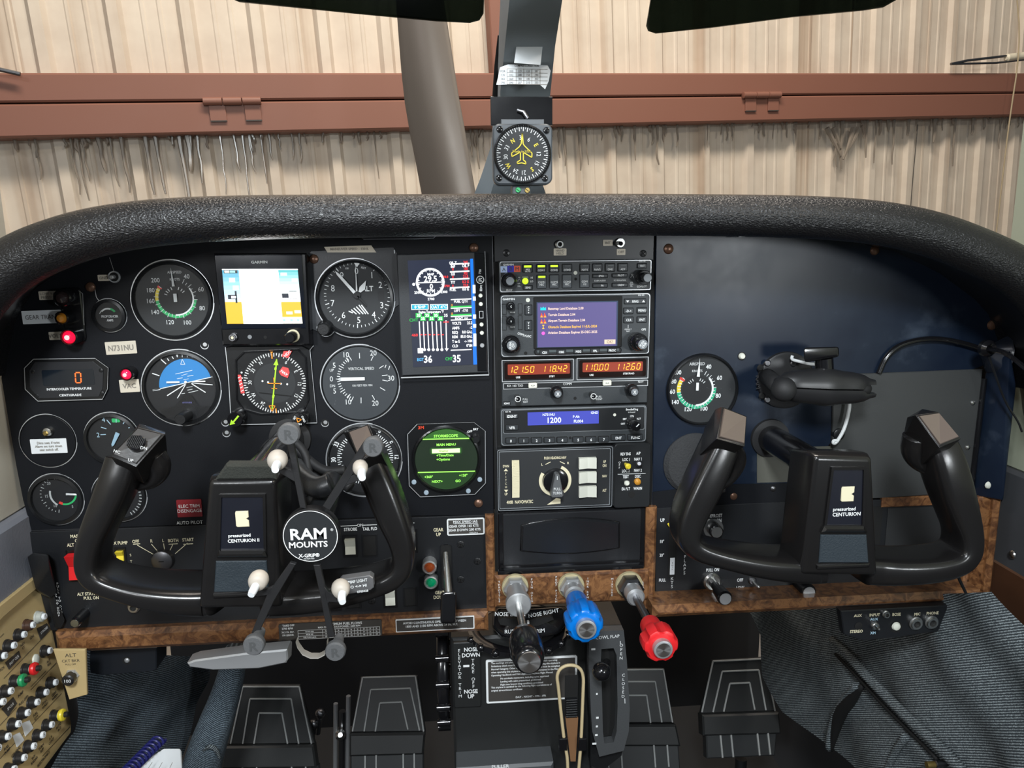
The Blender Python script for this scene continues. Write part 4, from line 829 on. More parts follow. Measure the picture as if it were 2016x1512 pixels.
# transponder
F = unit('transponder', 'black transponder with blue display reading 1200 and a row of digit buttons', 'transponder', (118, 522, 1480, 872), -0.004, RAD, zH, 0.003, edge='s')
y = -.0048; mb = MB(); a = F.rect(142, 538, 1462, 755, y); mb.box(a, y, -.004, RADD, .002, .0004)
mb.frame(rrect(*a, .002), rrect(a[0]+F.u(4), a[1]+F.u(4), a[2]-F.u(4), a[3]-F.u(4), .002), y-.0001, y, mat('edge_soft', (0.22, 0.235, 0.25), 0.4)); part(F, 'window_panel', mb)
mb = MB(); y = -.0050; a = F.rect(372, 567, 1034, 688, y); mb.quad(a, y, glow('screen_blue', (0.045, 0.060, 0.42), 1.0)); GC = glow('text_pale', (0.75, 0.85, 1.0), 1.0)
for t, X, Y, h in (('N731NU', 568, 596, 22), ('1200', 615, 648, 50), ('P Alt', 823, 615, 22), ('FL004', 844, 657, 26), ('GND', 994, 578, 22)): mb.text(t, *F.xz(X, Y, y), F.u(h), y-.0002, GC, bold=True, sx=.95)
part(F, 'screen', mb, 'blue lit screen reading N731NU 1200 FL004')
mb = MB(); y = -.0050; F.y = -.0050; zt(mb, F, 'BendixKing', 1342, 547, 18, sx=.95); zt(mb, F, 'by Honeywell', 1340, 573, 9); zt(mb, F, 'ON', 1342, 610, 17); zt(mb, F, 'SBY', 1275, 637, 17); zt(mb, F, 'OFF', 1258, 682, 17); zt(mb, F, 'ALT', 1405, 635, 17); zt(mb, F, 'KT 74', 190, 570, 14); mb.disc(F.xz(1181, 598, y), F.u(14), y-.0002, IVO, 14); F.y = -.004; part(F, 'markings', mb)
btn(F, (166, 592, 284, 634), 'IDENT', 24, y=-.0048); btn(F, (168, 697, 286, 742), 'VFR', 24, y=-.0048)
for i, t in enumerate('01234567'):
    X = 217+i*119.5+(28 if i > 4 else 0); dy = -20*(X-160)/1280; btn(F, (X-48, 820+dy, X+48, 866+dy), t, 24, L=.003)
for X0, X1, t in ((1152, 1282, 'ENT'), (1308, 1442, 'FUNC')): btn(F, (X0, 790, X1, 838) if t == 'ENT' else (X0, 786, X1, 834), t, 24, L=.003)
mb = MB(); mb.disc(F.xz(768, 812, -.0041), F.u(13), -.0043, HOLE, 14); part(F, 'screw_hole', mb)
rknob(F, 1340, 668, (52, 46), .020, None, y=-.0048); mb = MB(); c = F.xz(1340, 668, -.0048); mb.line(c, (c[0]+F.u(26), c[1]+F.u(26)), F.u(9), -.0252, WHT); part(F, 'knob_pointer', mb)

# autopilot
F = unit('autopilot_controller', 'black autopilot controller with turn knob and three cream rocker switches', 'autopilot', (86, 900, 1168, 1480), -0.003, RADD, zH, 0.002, edge='s')
mb = MB(); a = F.rect(108, 925, 1140, 1455, -.0036); mb.frame(rrect(*a, .001), rrect(a[0]+F.u(5), a[1]+F.u(5), a[2]-F.u(5), a[3]-F.u(5), .001), -.0038, -.003, mat('edge_soft', (0.22, 0.235, 0.25), 0.4)); mb.quad((a[0], a[1], a[2], a[3]), -.0033, mat('ap_face', (0.020, 0.022, 0.024), .5))
y = -.0037; zt(mb, F, '400B  NAVOMATIC', 300, 1408, 30, y, CRM, sx=.66); zt(mb, F, 'PUSH HEADING-NAV', 628, 998, 24, y, CRM, sx=.62); zt(mb, F, 'L', 506, 1060, 22, y, CRM); zt(mb, F, 'R', 748, 1046, 22, y, CRM)
zt(mb, F, 'AP\nON', 1087, 1052, 26, y, CRM, sx=.6); zt(mb, F, 'NAV', 1087, 1168, 24, y, CRM, sx=.6); zt(mb, F, 'ALT', 1087, 1300, 24, y, CRM, sx=.6); zt(mb, F, 'DWN', 170, 1076, 22, y, CRM, sx=.7); zt(mb, F, 'UP', 172, 1336, 22, y, CRM, sx=.7); mb.vtext('PITCH', *F.xz(170, 1208, y), F.u(20), y, CRM, lead=1.6)
mb.flat(F.poly([(150, 1122), (190, 1122), (170, 1098)], y), y, CRM); mb.flat(F.poly([(152, 1295), (192, 1295), (172, 1320)], y), y, CRM)
for p0, p1 in (((586, 1036), (538, 1060)), ((672, 1032), (718, 1054))): mb.line(F.xz(*p0, y), F.xz(*p1, y), F.u(7), y, CRM)
c = F.xz(628, 1208, y); mb.flat([(c[0]-F.u(75), c[1]-F.u(232)), (c[0]+F.u(50), c[1]-F.u(225)), (c[0]+F.u(50), c[1]-F.u(180)), (c[0]+F.u(10), c[1]-F.u(170))], y, CRM); part(F, 'face_print', mb)
mb = MB(); mb.arc(c, F.u(122), F.u(150), 24, 145, -.0042, CRM, 26); mb.arc(c, F.u(118), F.u(150), 196, 303, -.0042, CRM, 26); part(F, 'turn_scale', mb)
mb = MB(); mb.lathe(c, [(F.u(90), -.009), (F.u(112), -.008), (F.u(116), -.0035)], PLG, 40); part(F, 'turn_knob_base', mb)
mb = MB(); K = mat('turn_pointer_grey', (0.10, 0.105, 0.11), .45); P = [(c[0]+F.u(a_), c[1]+F.u(b_)) for a_, b_ in ((-45, -118), (45, -118), (58, -100), (22, 92), (0, 102), (-18, 92), (-58, -100))]; mb.prism(P, -.020, -.009, K, ch=.0008); mb.text('PULL\nTURN', c[0], c[1]-F.u(55), F.u(26), -.0202, WHT, sx=.8); mb.line((c[0], c[1]+F.u(50)), (c[0], c[1]+F.u(84)), F.u(5), -.0202, WHT); part(F, 'turn_knob', mb)
mb = MB(); a = F.rect(228, 1026, 296, 1374, -.006); 
for k in range(40):
    t0 = k/40; z = a[1]+(a[3]-a[1])*t0; h = (a[3]-a[1])/40; b = .003*math.sin(PI*(t0+.012)); mb.box((a[0], z+h*.15, a[2], z+h), -.0045-b, -.003, CRM)
mb.quad(a, -.004, mat('cream_groove', (.40, .34, .20), .6)); part(F, 'pitch_wheel', mb)
for y0, y1 in ((1000, 1100), (1132, 1234), (1266, 1366)):
    for xa, xb, k in ((850, 928, 0), (928, 1012, 1)): pass
    mb = MB(); a = F.rect(850, y0, 1012, y1, -.007); xm = (a[0]+a[2])/2; pr = [(a[0], -.003), (a[0], -.0085), (xm, -.0060), (a[2], -.0080), (a[2], -.003)]
    vs = [(x, y_, z) for z in (a[1], a[3]) for x, y_ in pr]; mb.add(vs, [tuple(range(5)), tuple(reversed(range(5, 10)))]+[((i+1) % 5, i, i+5, (i+1) % 5+5) for i in range(5)], IVO); part(F, 'rocker_switch', mb, sharp=15)
F = unit('autopilot_switch_box', 'small black switch box with orange warning light beside the autopilot', 'switch box', (1176, 868, 1516, 1462), -0.010, RADD, zH, 0.004, edge=False)
mb = MB(); y = -.0102
for t, X, Y in (('REV SNS', 1283, 962), ('A/P', 1402, 956), ('LOC 1', 1290, 1014), ('NAV 1', 1400, 1010), ('LOC 2', 1285, 1120), ('NAV 2', 1398, 1114), ('TEST', 1285, 1174), ('DISC', 1397, 1170), ('EA FLT', 1285, 1286), ('WARN', 1397, 1282)): zt(mb, F, t, X, Y, 26, y, sx=.68, bold=True)
mb.line(F.xz(1210, 1152, y), F.xz(1470, 1142, y), F.u(4), y, WHT); mb.vtext('OFF', *F.xz(1226, 1066, y), F.u(18), y, WHT); mb.disc(F.xz(1340, 1340, y), F.u(30), y, HOLE); part(F, 'face_print', mb)
mb = MB(); mb.turn(F.p(1282, 1055, -.010), F.p(1315, 1085, -.020), [(0, .0015), (.8, .0034), (1, .002)], YEL, 14); part(F, 'toggle', mb, 'yellow toggle')
mb = MB(); mb.turn(F.p(1400, 1058, -.010), F.p(1410, 1052, -.018), [(0, .0015), (.8, .0034), (1, .002)], DSTEEL, 14); part(F, 'toggle', mb)
mb = MB(); mb.turn(F.p(1282, 1222, -.010), F.p(1300, 1238, -.018), [(0, .0015), (.8, .003), (1, .002)], IVO, 14); part(F, 'toggle', mb)
mb = MB(); mb.lathe(F.xz(1392, 1218, -.010), [(F.u(10), -.014), (F.u(28), -.0125), (F.u(32), -.010)], mat('lens_orange', (.55, .25, .03), .2), 20); part(F, 'warning_light', mb)

# storage tray / ashtray door
F = thing('storage_door', 'black moulded pull-out door with bowed raised panel below the autopilot', 'door', 1125, 1063, Z0, 0.0)
mb = MB(); a = F.rect(981, 1004, 1272, 1126, -.004); mb.box(a, -.004, .003, PLG, .003, .001); q = F.rect(990, 1008, 1262, 1118, -.006); mb.box(q, -.006, -.004, mat('door_black', (.013, .014, .016), .35, bump=.1, bscale=900), .002, .001)
part(F, 'door_frame', mb); mb = MB()
P = []
for k in range(13): t = k/12; P.append((1026+194*t, 1094-6*t+8*math.sin(PI*t) - 8))
for k in range(13): t = 1-k/12; P.append((1028+192*t, 1036-6*t-10*math.sin(PI*t)))
P = F.poly(P, -.010); mb.prism(P, -.010, -.006, mat('door_panel_black', (.011, .012, .014), .3, bump=.1, bscale=900), ch=.0016, ch2=.002); part(F, 'raised_panel', mb); mb = MB(); mb.tube([(x, -.0064, z) for x, z in P+P[:1]], .0011, PLG, 8); part(F, 'rim_sheen_tube', mb, sharp=180)  # gloss tube added around the raised panel to give its edge a sheen
mb = MB(); a = F.rect(986, 1108, 1266, 1113, -.008); mb.box(a, -.008, -.006, PLG, .0005, .0005); a = F.rect(980, 1119, 1268, 1127, -.009); mb.box(a, -.009, -.004, PLG, .0005, .001); part(F, 'lower_lip', mb)

# ---- wood trim
def wood(lab, rects, X, Y):
    F = thing('wood_trim', lab, 'trim', X, Y, Z0, 0.0)
    for r_, yf, yb, ch in rects:
        mb = MB(); a = F.rect(*r_, yf); mb.box(a, yf, yb, WOOD, 0.001, ch); part(F, 'wood_strip', mb)
    return F
F = wood('brown burl wood strip along the bottom of the pilot side panel', [((104, 1228, 962, 1267), -.014, .0, .005)], 530, 1235)
WP = F; u_ = F.u(1); y = -.0143
mb = MB(); a = F.rect(779, 1216, 934, 1241, y); mb.box(a, y-.0003, y+.001, WHT, .0008); mb.box((a[0]+2*u_, a[1]+2*u_, a[2]-2*u_, a[3]-2*u_), y-.0006, y, INK, .0005)
for t, X, Y, h in (('AVOID CONTINUOUS OPERATION BETWEEN', 856, 1223.5, 4.6), ('1850 AND 2150 RPM ABOVE 24 IN. M.P.', 850, 1230.5, 4.6), ('1205218-2', 912, 1236.5, 2.6)): mb.text(t, *F.xz(X, Y, y), F.u(h), y-.0008, WHT, bold=True, sx=.92)
part(F, 'placard', mb, 'black placard with white border warning about engine RPM')
mb = MB(); a = F.rect(549, 1224, 752, 1256, y); mb.box(a, y-.0004, y+.001, INK, .002)
for t, X, Y, h in (('MAXIMUM FUEL FLOWS', 678, 1227, 5), ('MAX CONTINUOUS POWER : 2600 RPM', 668, 1233, 3.6), ('TAKE OFF', 568, 1231, 4), ('2700 RPM', 566, 1237, 4), ('36.5 IN. M.P.', 567, 1244, 3.6), ('190 LBS/HR', 567, 1250, 3.6)): mb.text(t, *F.xz(X, Y, y), F.u(h), y-.0006, WHT, bold=True, sx=.9)
g0 = F.rect(587, 1237, 748, 1254, y); W = g0[2]-g0[0]; H = g0[3]-g0[1]
for k in range(4): mb.line((g0[0], g0[1]+H*k/3), (g0[2], g0[1]+H*k/3), .6*u_, y-.0007, WHT)
for k in [0]+[3+i*.78 for i in range(10)]: mb.line((g0[0]+W*k/10.02, g0[1]), (g0[0]+W*k/10.02, g0[3]), .6*u_, y-.0007, WHT)
for j, t in enumerate(('ALT-FT-1000', 'MP IN. HG', 'FUEL FLOW-LB/HR')): mb.text(t, g0[0]+W*.14, g0[3]-H*(j+.5)/3, F.u(2.6), y-.0007, WHT, bold=True, sx=.8)
for j in range(3):
    for i in range(9): mb.text(str([16, 18, 170][j]+i*[2, 1, -5][j]), g0[0]+W*(.338+i*.0778), g0[3]-H*(j+.5)/3, F.u(2.8), y-.0007, WHT, bold=True, sx=.7)
part(F, 'placard', mb, 'black placard with a small white table of maximum fuel flows')
wood('narrow upright burl wood strip left of the storage door', [((957, 1016, 974, 1206), -.008, .0, .002)], 965, 1110)
wood('burl wood plate behind the throttle, propeller and mixture controls', [((974, 1128, 1280, 1190), -.012, .0, .003)], 1125, 1155)
wood('narrow upright burl wood strip right of the storage door', [((1271, 1000, 1292, 1202), -.010, .0, .003)], 1281, 1100)
wood('long burl wood shelf strip along the bottom of the passenger side', [((1287, 1181, 1934, 1204), -.040, .0, .006), ((1737, 977, 1912, 996), -.004, .001, .001)], 1610, 1190)
wood('upright burl wood corner post at the passenger side end of the panel', [((1906, 980, 1952, 1180), -.014, .002, .003), ((1950, 982, 1965, 1178), -.022, .002, .004)], 1930, 1080)
F = thing('control_markings', 'small white lettering beside the engine controls on the wood plate', 'lettering', 1125, 1160, Z0, -.0123)
mb = MB()
for t, X in (('THROTTLE', 983), ('PUSH OPEN', 1047), ('PROP PITCH', 1095), ('INCR RPM', 1157), ('MIXTURE', 1205), ('LEAN', 1266)): mb.vtext(t, *F.xz(X, 1160-(X-1100)*.04), F.u(4.2), -.0001, WHT, lead=1.35)
part(F, 'lettering', mb)

# ---- copilot side
F = thing('passenger_instrument_panel', 'glossy navy blue metal panel on the passenger side, smudged with dust', 'instrument panel', 1600, 700, Z0, 0.0); CPF = F
mb = MB(); mb.prism(F.poly([(1292, 452), (1400, 458), (1560, 464), (1680, 476), (1765, 494), (1860, 540), (1935, 592), (1978, 650), (1988, 700), (1910, 730), (1640, 752), (1636, 872), (1545, 985), (1284, 1000)]), 0, .004, NAVY, ch=.0006); part(F, 'panel_sheet', mb)
mb = MB(); mb.prism(F.poly([(1284, 1001), (1545, 986), (1636, 873), (1640, 742), (1740, 735), (1740, 985), (1545, 1000)], .004), .005, .008, PANEL); part(F, 'backing_sheet', mb)
mb = MB(); mb.prism(F.poly([(1490, 882), (1640, 878), (1640, 946), (1490, 950)]), -.0008, .0, mat('grey_green_patch', (.085, .085, .070), .5)); part(F, 'cover_patch', mb)
mb = MB(); mb.prism(F.poly([(1420, 953), (1640, 950), (1640, 995), (1285, 1000), (1285, 968)]), -.0008, .0, PANEL); part(F, 'lower_flange', mb)
for X, Y, r in ((1316, 490, 9.5), (1722, 493, 9), (1953, 640, 10), (1444, 977, 8)): screw(F, X, Y, r, BRONZE)
for X, Y in ((1522, 962), (1423, 965)): screw(F, X, Y, 6, DSTEEL, -.0008)
mb = MB(); c = F.xz(1460, 701); mb.lathe(c, [(F.u(4), -.004), (F.u(5.5), -.003), (F.u(6.5), 0)], IVO, 16); mb.arc(c, F.u(6), F.u(8), 0, 360, -.0004, HOLE, 20); part(F, 'screw', mb)
mb = MB(); mb.lathe(F.xz(1648, 853), [(F.u(8), -.006), (F.u(11), -.005), (F.u(12), 0)], PLA, 20); part(F, 'knob', mb)
F = thing('speaker_foam', 'round black textured foam disc half hidden behind the passenger yoke', 'foam cover', 1366, 912, Z0, 0.0)
mb = MB(); c = (0, 0); 
rr_ = F.u(60); mb.lathe(c, [(rr_*.6, -.009), (rr_*.88, -.007), (rr_, -.002), (rr_, 0)], mat('foam', (.030, .031, .033), .85, bump=1.0, bscale=520), 48); part(F, 'foam', mb)
F = thing('glovebox_door', 'dark grey glovebox door with small screws on the passenger side', 'door', 1785, 860, Z0, 0.0)
mb = MB(); mb.prism(F.poly([(1640, 738), (1935, 727), (1913, 969), (1737, 981), (1640, 985)], -.003), -.003, .004, mat('glovebox_grey', (.040, .042, .042), .5, bump=.12, bscale=900), ch=.0008); part(F, 'door', mb)
for X, Y in ((1915, 793), (1905, 881)): screw(F, X, Y, 5, STEEL, -.003)
mb = MB(); mb.tube([F.p(1938, 745, -.004), F.p(1912, 962, -.004)], .003, PLG, 10); part(F, 'hinge', mb)
F = thing('side_column', 'dark navy upright column between the glovebox and the right side wall', 'column', 1950, 840, Z0, 0.0)
mb = MB(); mb.hull([F.p(1940, 735, -.002), F.p(1988, 690, -.03), F.p(2000, 760, -.03), F.p(1975, 985, -.03), F.p(1916, 975, -.002), F.p(1940, 735, .02), F.p(1990, 690, .02), F.p(1975, 985, .02), F.p(1916, 975, .02)], NAVY, .002, 2); part(F, 'column', mb)
mb = MB(); mb.hull([F.p(1925, 690, -.002), F.p(1992, 655, -.02), F.p(2000, 690, -.03), F.p(1990, 735, -.03), F.p(1940, 736, -.004), F.p(1930, 690, .01), F.p(1995, 690, .01)], mat('navy_gloss', (.012, .016, .026), .25), .003, 2); part(F, 'top_gusset', mb)
screw(F, 1946, 955, 7, IVO, -.016)
F = thing('passenger_switch_panel', 'black lower panel with flap lever slot and knobs behind the passenger yoke', 'switch panel', 1500, 1080, Z0, 0.0); CL = F
mb = MB(); mb.prism(F.poly([(1290, 1001), (1545, 988), (1737, 984), (1737, 990), (1910, 985), (1906, 1150), (1290, 1180)], -.002), -.002, .002, mat('switch_panel_black', (0.010, 0.011, 0.013), 0.42), ch=.0005); y = -.0024
for t, X, Y, h in (('UP', 1304, 1024, 6.5), ('10°', 1303, 1066, 6), ('20°', 1303, 1093, 6), ('FULL', 1304, 1142, 6), ('DEFROST\nPULL ON', 1407, 1020, 6.5), ('OFF', 1457, 1142, 6.5), ('LOW', 1457, 1157, 6.5), ('PULL ON', 1403, 1122, 6)): tx(mb, t, X, Y, h, y, m=WHT, bold=True, sx=.72)
mb.vtext('KTS', *F.xz(1323, 1147, y), F.u(6), y, WHT); mb.vtext('FLAPS', *F.xz(1348, 1112, y), F.u(6), y, WHT); mb.quad(F.rect(1316, 1030, 1332, 1138, y), y+.0001, HOLE); part(F, 'panel_sheet', mb)
mb = MB(); mb.box(F.rect(1319, 1098, 1328, 1131, y), y-.0003, y, STW); mb.vtext('5min', *F.xz(1323.5, 1114, y), F.u(3), y-.0006, INK); part(F, 'label_tape', mb, 'narrow pale label tape standing upright beside the flap slot')
mb = MB(); mb.quad(F.rect(1560, 1000, 1735, 1075, y), y, HOLE); mb.box(F.rect(1742, 998, 1900, 1148, y), y-.0002, y, mat('recess_grey', (.022, .023, .024), .5)); part(F, 'recess', mb)
for X, Y in ((1404, 1040),): knob(F, X, Y, 0, 0, 13, .012, PLG, STEEL, rim=STEEL, y=-.002)
F = thing('cabin_heat_knob', 'black pull knob with silver end sticking out far, below the passenger yoke', 'knob', 1400, 1143, Z0, -.002)
mb = MB(); mb.lathe((0, 0), [(F.u(14), -.006), (F.u(17), -.004), (F.u(17), 0)], STEEL, 28); mb.lathe((0, 0), [(F.u(8), -.03), (F.u(8), -.004)], PLG, 20); part(F, 'shaft', mb)
mb = MB(); mb.lathe((0, 0), [(F.u(12), -.045), (F.u(14), -.043), (F.u(12), -.026), (F.u(8), -.024)], PLG, 28); mb.lathe((0, 0), [(F.u(10.5), -.0456), (F.u(11.5), -.0445)], ALU, 28); part(F, 'knob', mb)
F = thing('vent_knob', 'black pull knob with silver end under the hub of the passenger yoke', 'knob', 1575, 1150, Z0, -.002)
mb = MB(); mb.lathe((0, 0), [(F.u(13), -.022), (F.u(15), -.020), (F.u(15), 0)], PLG, 28); mb.lathe((0, 0), [(F.u(11), -.0226), (F.u(12), -.0215)], ALU, 28); part(F, 'knob', mb)
F = thing('flap_lever', 'flap lever with yellow and blue tip at the UP end of its slot', 'lever', 1321, 1033, Z0, -.002)
mb = MB(); mb.hull([F.p(1313, 1031, -.004), F.p(1318, 1029, -.004), F.p(1324, 1040, -.004), F.p(1320, 1042, -.004), F.p(1316, 1031, 0), F.p(1322, 1040, 0)], YEL, .0003, 1); part(F, 'yellow_tip', mb)
mb = MB(); mb.hull([F.p(1321, 1030, -.004), F.p(1326, 1031, -.004), F.p(1324, 1038, -.004), F.p(1322, 1030, 0), F.p(1326, 1038, 0)], mat('light_blue', (.1, .4, .6), .4), .0003, 1); part(F, 'blue_tip', mb)
F = thing('toggle_switch', 'small chrome toggle beside the OFF and LOW markings', 'switch', 1480, 1142, Z0, -.002)
mb = MB(); mb.lathe((0, 0), [(.0035, -.003), (.0045, -.002), (.005, 0)], DSTEEL, 20); part(F, 'nut', mb)
mb = MB(); mb.turn((0, 0, 0), F.p(1495, 1158, -.012), [(0, .0012), (.75, .002), (.9, .0026), (1, .001)], STEEL, 12); part(F, 'toggle', mb)
# ================================================================ FLIGHT INSTRUMENTS
def gauge(name, lab, cx, cy, r, zoom=Z0, dial=DIALG, din=0.88, L=0.0045, cat='gauge', edge=True, depth=0.0, base=WORLD, y=0.0):
    F = thing(name, lab, cat, cx, cy, zoom, y, base); R = F.u(r); mb = MB()
    mb.lathe((0, 0), [(R*din, -L*0.75), (R*din*1.01, -L), (R*0.97, -L*0.85), (R*0.985, -0.001), (R, 0)], BEZ, 64, cap0=False); mb.lathe((0, 0), [(R*din, -L*.75), (R*din*.985, -0.0016)], BEZ, 64, cap0=False)
    part(F, 'bezel', mb)
    if edge: mb = MB(); mb.arc((0, 0), R*0.995, R*1.022, 95, 375, -0.0005, EDGE, 60); mb.arc((0, 0), R*0.995, R*1.008, 15, 95, -0.0005, EDGE, 20); part(F, 'rim', mb)
    F.R = R*din; F.L = L; F.din = din; F.yd = -0.0012; F.dial = MB(); F.dial.disc((0, 0), R*din*1.0, -0.0010, dial, 56); return F
def dt(F, t, X, Y, h, m=WHT, **k):
    k.setdefault('sx', .9); F.dial.text(t, *F.xz(X, Y, -.0012), F.u(h), -0.0012, m, **k)
def done(F, glass=True, nm='dial'):
    part(F, nm, F.dial)
    if glass: mb = MB(); mb.disc((0, 0), F.R*.99, min(-F.L*.73, -.0034), GLASS, 48); part(F, 'cover_glass', mb)
def needle(F, c, ang, r0, r1, w0, w1, y, m, nm='needle', lab=None):
    a = rad(ang); d = (math.sin(a), math.cos(a)); n = (d[1], -d[0]); mb = MB()
    P = [(c[0]+d[0]*r0+n[0]*w0/2, c[1]+d[1]*r0+n[1]*w0/2), (c[0]+d[0]*r1*.86+n[0]*w1/2, c[1]+d[1]*r1*.86+n[1]*w1/2), (c[0]+d[0]*r1, c[1]+d[1]*r1), (c[0]+d[0]*r1*.86-n[0]*w1/2, c[1]+d[1]*r1*.86-n[1]*w1/2), (c[0]+d[0]*r0-n[0]*w0/2, c[1]+d[1]*r0-n[1]*w0/2)]
    mb.prism(P, y-.0004, y, m); return part(F, nm, mb, lab)
NUMW = mat('dial_white', (0.68, 0.70, 0.70), .6)
def airspeed(name, lab, F0, nums, c, ca, rr_, green):
    pass
# pilot airspeed
F = gauge('airspeed_indicator', 'round airspeed indicator at the top left of the pilot panel', 1632, 725, 388, zD, din=.90)
C = F.xz(1662, 705, -.0012); u = F.u(1); D = F.dial
for t, X, Y in (('40', 1764, 500), ('60', 1898, 622), ('80', 1910, 800), ('100', 1768, 935), ('120', 1604, 932), ('140', 1464, 837), ('160', 1420, 732), ('180', 1420, 630), ('200', 1468, 536)): dt(F, t, X, Y, 42, NUMW)
dt(F, 'AIRSPEED', 1648, 460, 24, NUMW); dt(F, 'KNOTS', 1650, 528, 22, NUMW)
D.arc(C, 165*u, 195*u, 95, 262, -.0012, GRN); D.arc(C, 165*u, 195*u, 262, 302, -.0012, YEL); D.arc(C, 155*u, 200*u, 303, 309, -.0013, REDP); D.arc(C, 158*u, 172*u, 55, 185, -.0014, WHT)
for k in range(26): a = 28+k*11.2; D.tick(C, 160*u, (205 if k % 2 == 0 else 188)*u, a, 5*u, -.0015, NUMW)
D.disc((C[0], C[1]), 150*u, -.00125, DIAL, 40)
for k, a in enumerate((-68, -52, -38, -20, 20, 38, 52)): D.tick(C, 84*u, 112*u, a, 7*u, -.0014, NUMW)
dt(F, '240 40', 1655, 628, 20, NUMW, rot=4); done(F)
needle(F, C, -3, 115*u, 290*u, 26*u, 5*u, -.003, WHT); mb = MB(); mb.box((C[0]-15*u, C[1]-36*u, C[0]+17*u, C[1]+44*u), -.0034, -.003, WHT, 3*u); part(F, 'needle_hub', mb)

# prop de-icer
F = gauge('deicer_ammeter', 'small round prop de-icer ammeter beside the warning lights', 1036, 868, 164, zD, dial=DIAL, din=.80)
u = F.u(1); C = F.xz(1024, 880, -.0012); F.dial.arc(C, 70*u, 85*u, -50, 20, -.0012, NUMW); F.dial.arc(C, 70*u, 90*u, 20, 55, -.0012, GRN); dt(F, 'PROP DE-ICER', 1036, 878, 22, NUMW, bold=True, sx=.78); dt(F, 'AMPS', 1040, 915, 22, NUMW, bold=True, sx=.8)
F.dial.line((C[0]-80*u, C[1]+30*u), (C[0]-60*u, C[1]+60*u), 6*u, -.0012, NUMW); done(F)

# attitude display (square)
F = thing('attitude_display', 'square electronic attitude display with overexposed bright blue, white and amber screen', 'display', 515, 585, zE, 0.0)
mb = MB(); y = -.016; P = F.poly([(100, 290), (940, 286), (985, 1000), (1040, 1130), (195, 1160), (165, 1000)], y)
body = F.poly([(96, 285), (975, 280), (1015, 1150), (180, 1155)], y); mb.prism(body, y, 0.0, PLG, ch=.0015, ch2=.002); part(F, 'housing', mb)
mb = MB(); P = F.poly([(105, 300), (935, 296), (975, 990), (178, 1002)], y-.0004); mb.prism(P, y-.0008, y, mat('display_black', (.004, .006, .012), .12, coat=.5), ch=.0005); mb.text('GARMIN', *F.xz(530, 365, y-.001), F.u(24), y-.001, WHT, bold=True, sx=1.15); part(F, 'front_glass', mb)
S = lambda pts, c, dy=0: mbs.flat(F.poly(pts, ys-dy), ys-dy, c)
mbs = MB(); ys = y-.0012
def lerpq(u_, v_):
    a = Vector((178, 432)); b = Vector((893, 430)); c = Vector((938, 945)); d = Vector((225, 948)); return tuple((a*(1-u_)+b*u_)*(1-v_)+(d*(1-u_)+c*u_)*v_)
def cell(u0, v0, u1, v1, c, dy=0): S([lerpq(u0, v0), lerpq(u1, v0), lerpq(u1, v1), lerpq(u0, v1)], c, dy)
CYN = glow('g5_cyan', (.18, .72, .80), 1.6); CYL = glow('g5_cyan_light', (.45, .9, 1.0), 2.0); WH3 = glow('g5_white', (1, 1, 1), 3.0); AMB = glow('g5_amber', (.80, .45, .015), 1.05); G5W = glow('g5_warm', (1, .93, .75), 2.4); TEA = glow('g5_teal', (.25, .75, .65), 1.4)
for k in range(8):
    t = k/8; cell(0, t*.6, .22, (k+1)/8*.6, glow('g5_sky%d' % k, tuple(a*(1-t)+b*t for a, b in zip((.07, .38, .55), (.62, .90, .97))), 1.0+.25*t))
    cell(.74, t*.45, 1, (k+1)/8*.45, glow('g5_skr%d' % k, tuple(a*(1-t)+b*t for a, b in zip((.10, .50, .52), (.85, .97, .95))), 1.0+.4*t))
cell(.74, .45, 1, .60, WH3); cell(0, .6, .22, 1, AMB); cell(.74, .6, 1, .88, AMB); cell(.74, .88, 1, 1, G5W); cell(.22, 0, .74, 1, WH3); cell(.22, .9, .60, 1, G5W); cell(0, 0, 1, .015, WH3, .0001)
for k in range(5): cell(.22, .62+k*.06, .25+.012*k, .68+k*.06, G5W, .0001)
DK = mat('g5_dark', (.01, .015, .03), .3)
for q in ((.02, .02, .20, .075), ): cell(*q, DK, .0001); cell(.03, .03, .09, .065, G5W, .0002); cell(.10, .03, .17, .065, TEA, .0002)
cell(.045, .47, .16, .55, DK, .0001); cell(.14, .40, .165, .62, DK, .0001); cell(.09, .49, .15, .535, G5W, .0002)
cell(.76, .45, .85, .53, DK, .0001)
for v in (.40, .545): cell(.86, v, .96, v+.012, DK, .0001)
for u0 in (.08, .12): cell(u0, .16 if u0 < .1 else .30, u0+.08, .24 if u0 < .1 else .38, CYL, .0002)
for u0, v0 in ((.77, .07), (.91, .18), (.80, .78), (.91, .76)): cell(u0, v0, u0+.08, v0+.05, G5W, .0002)
for u0 in (.745, .84, .93): cell(u0, .92, u0+.035, .955, TEA, .0002)
part(F, 'screen', mbs, 'bright lit attitude screen, blue above and amber below')
jack(F, 278, 1078, 40, -.0165, nm='jack_socket', m=DSTEEL)
mb = MB(); mb.disc(F.xz(278, 1078, -.019), F.u(14), -.0205, CRM, 16); part(F, 'port_centre', mb)
mb = MB(); mb.disc(F.xz(440, 1072, -.0163), F.u(20), -.0163, mat('sensor', (.2, .21, .22), .3), 16); mb.disc(F.xz(587, 1075, -.0163), F.u(16), -.0163, HOLE, 14); part(F, 'light_sensor', mb)
mb = MB(); c = F.xz(850, 1062, -.016); mb.lathe(c, [(F.u(52), -.018), (F.u(62), -.017), (F.u(64), -.015)], CRM, 30); mb.lathe(c, [(F.u(42), -.034), (F.u(50), -.033), (F.u(52), -.018)], PLG, 30); part(F, 'knob', mb)

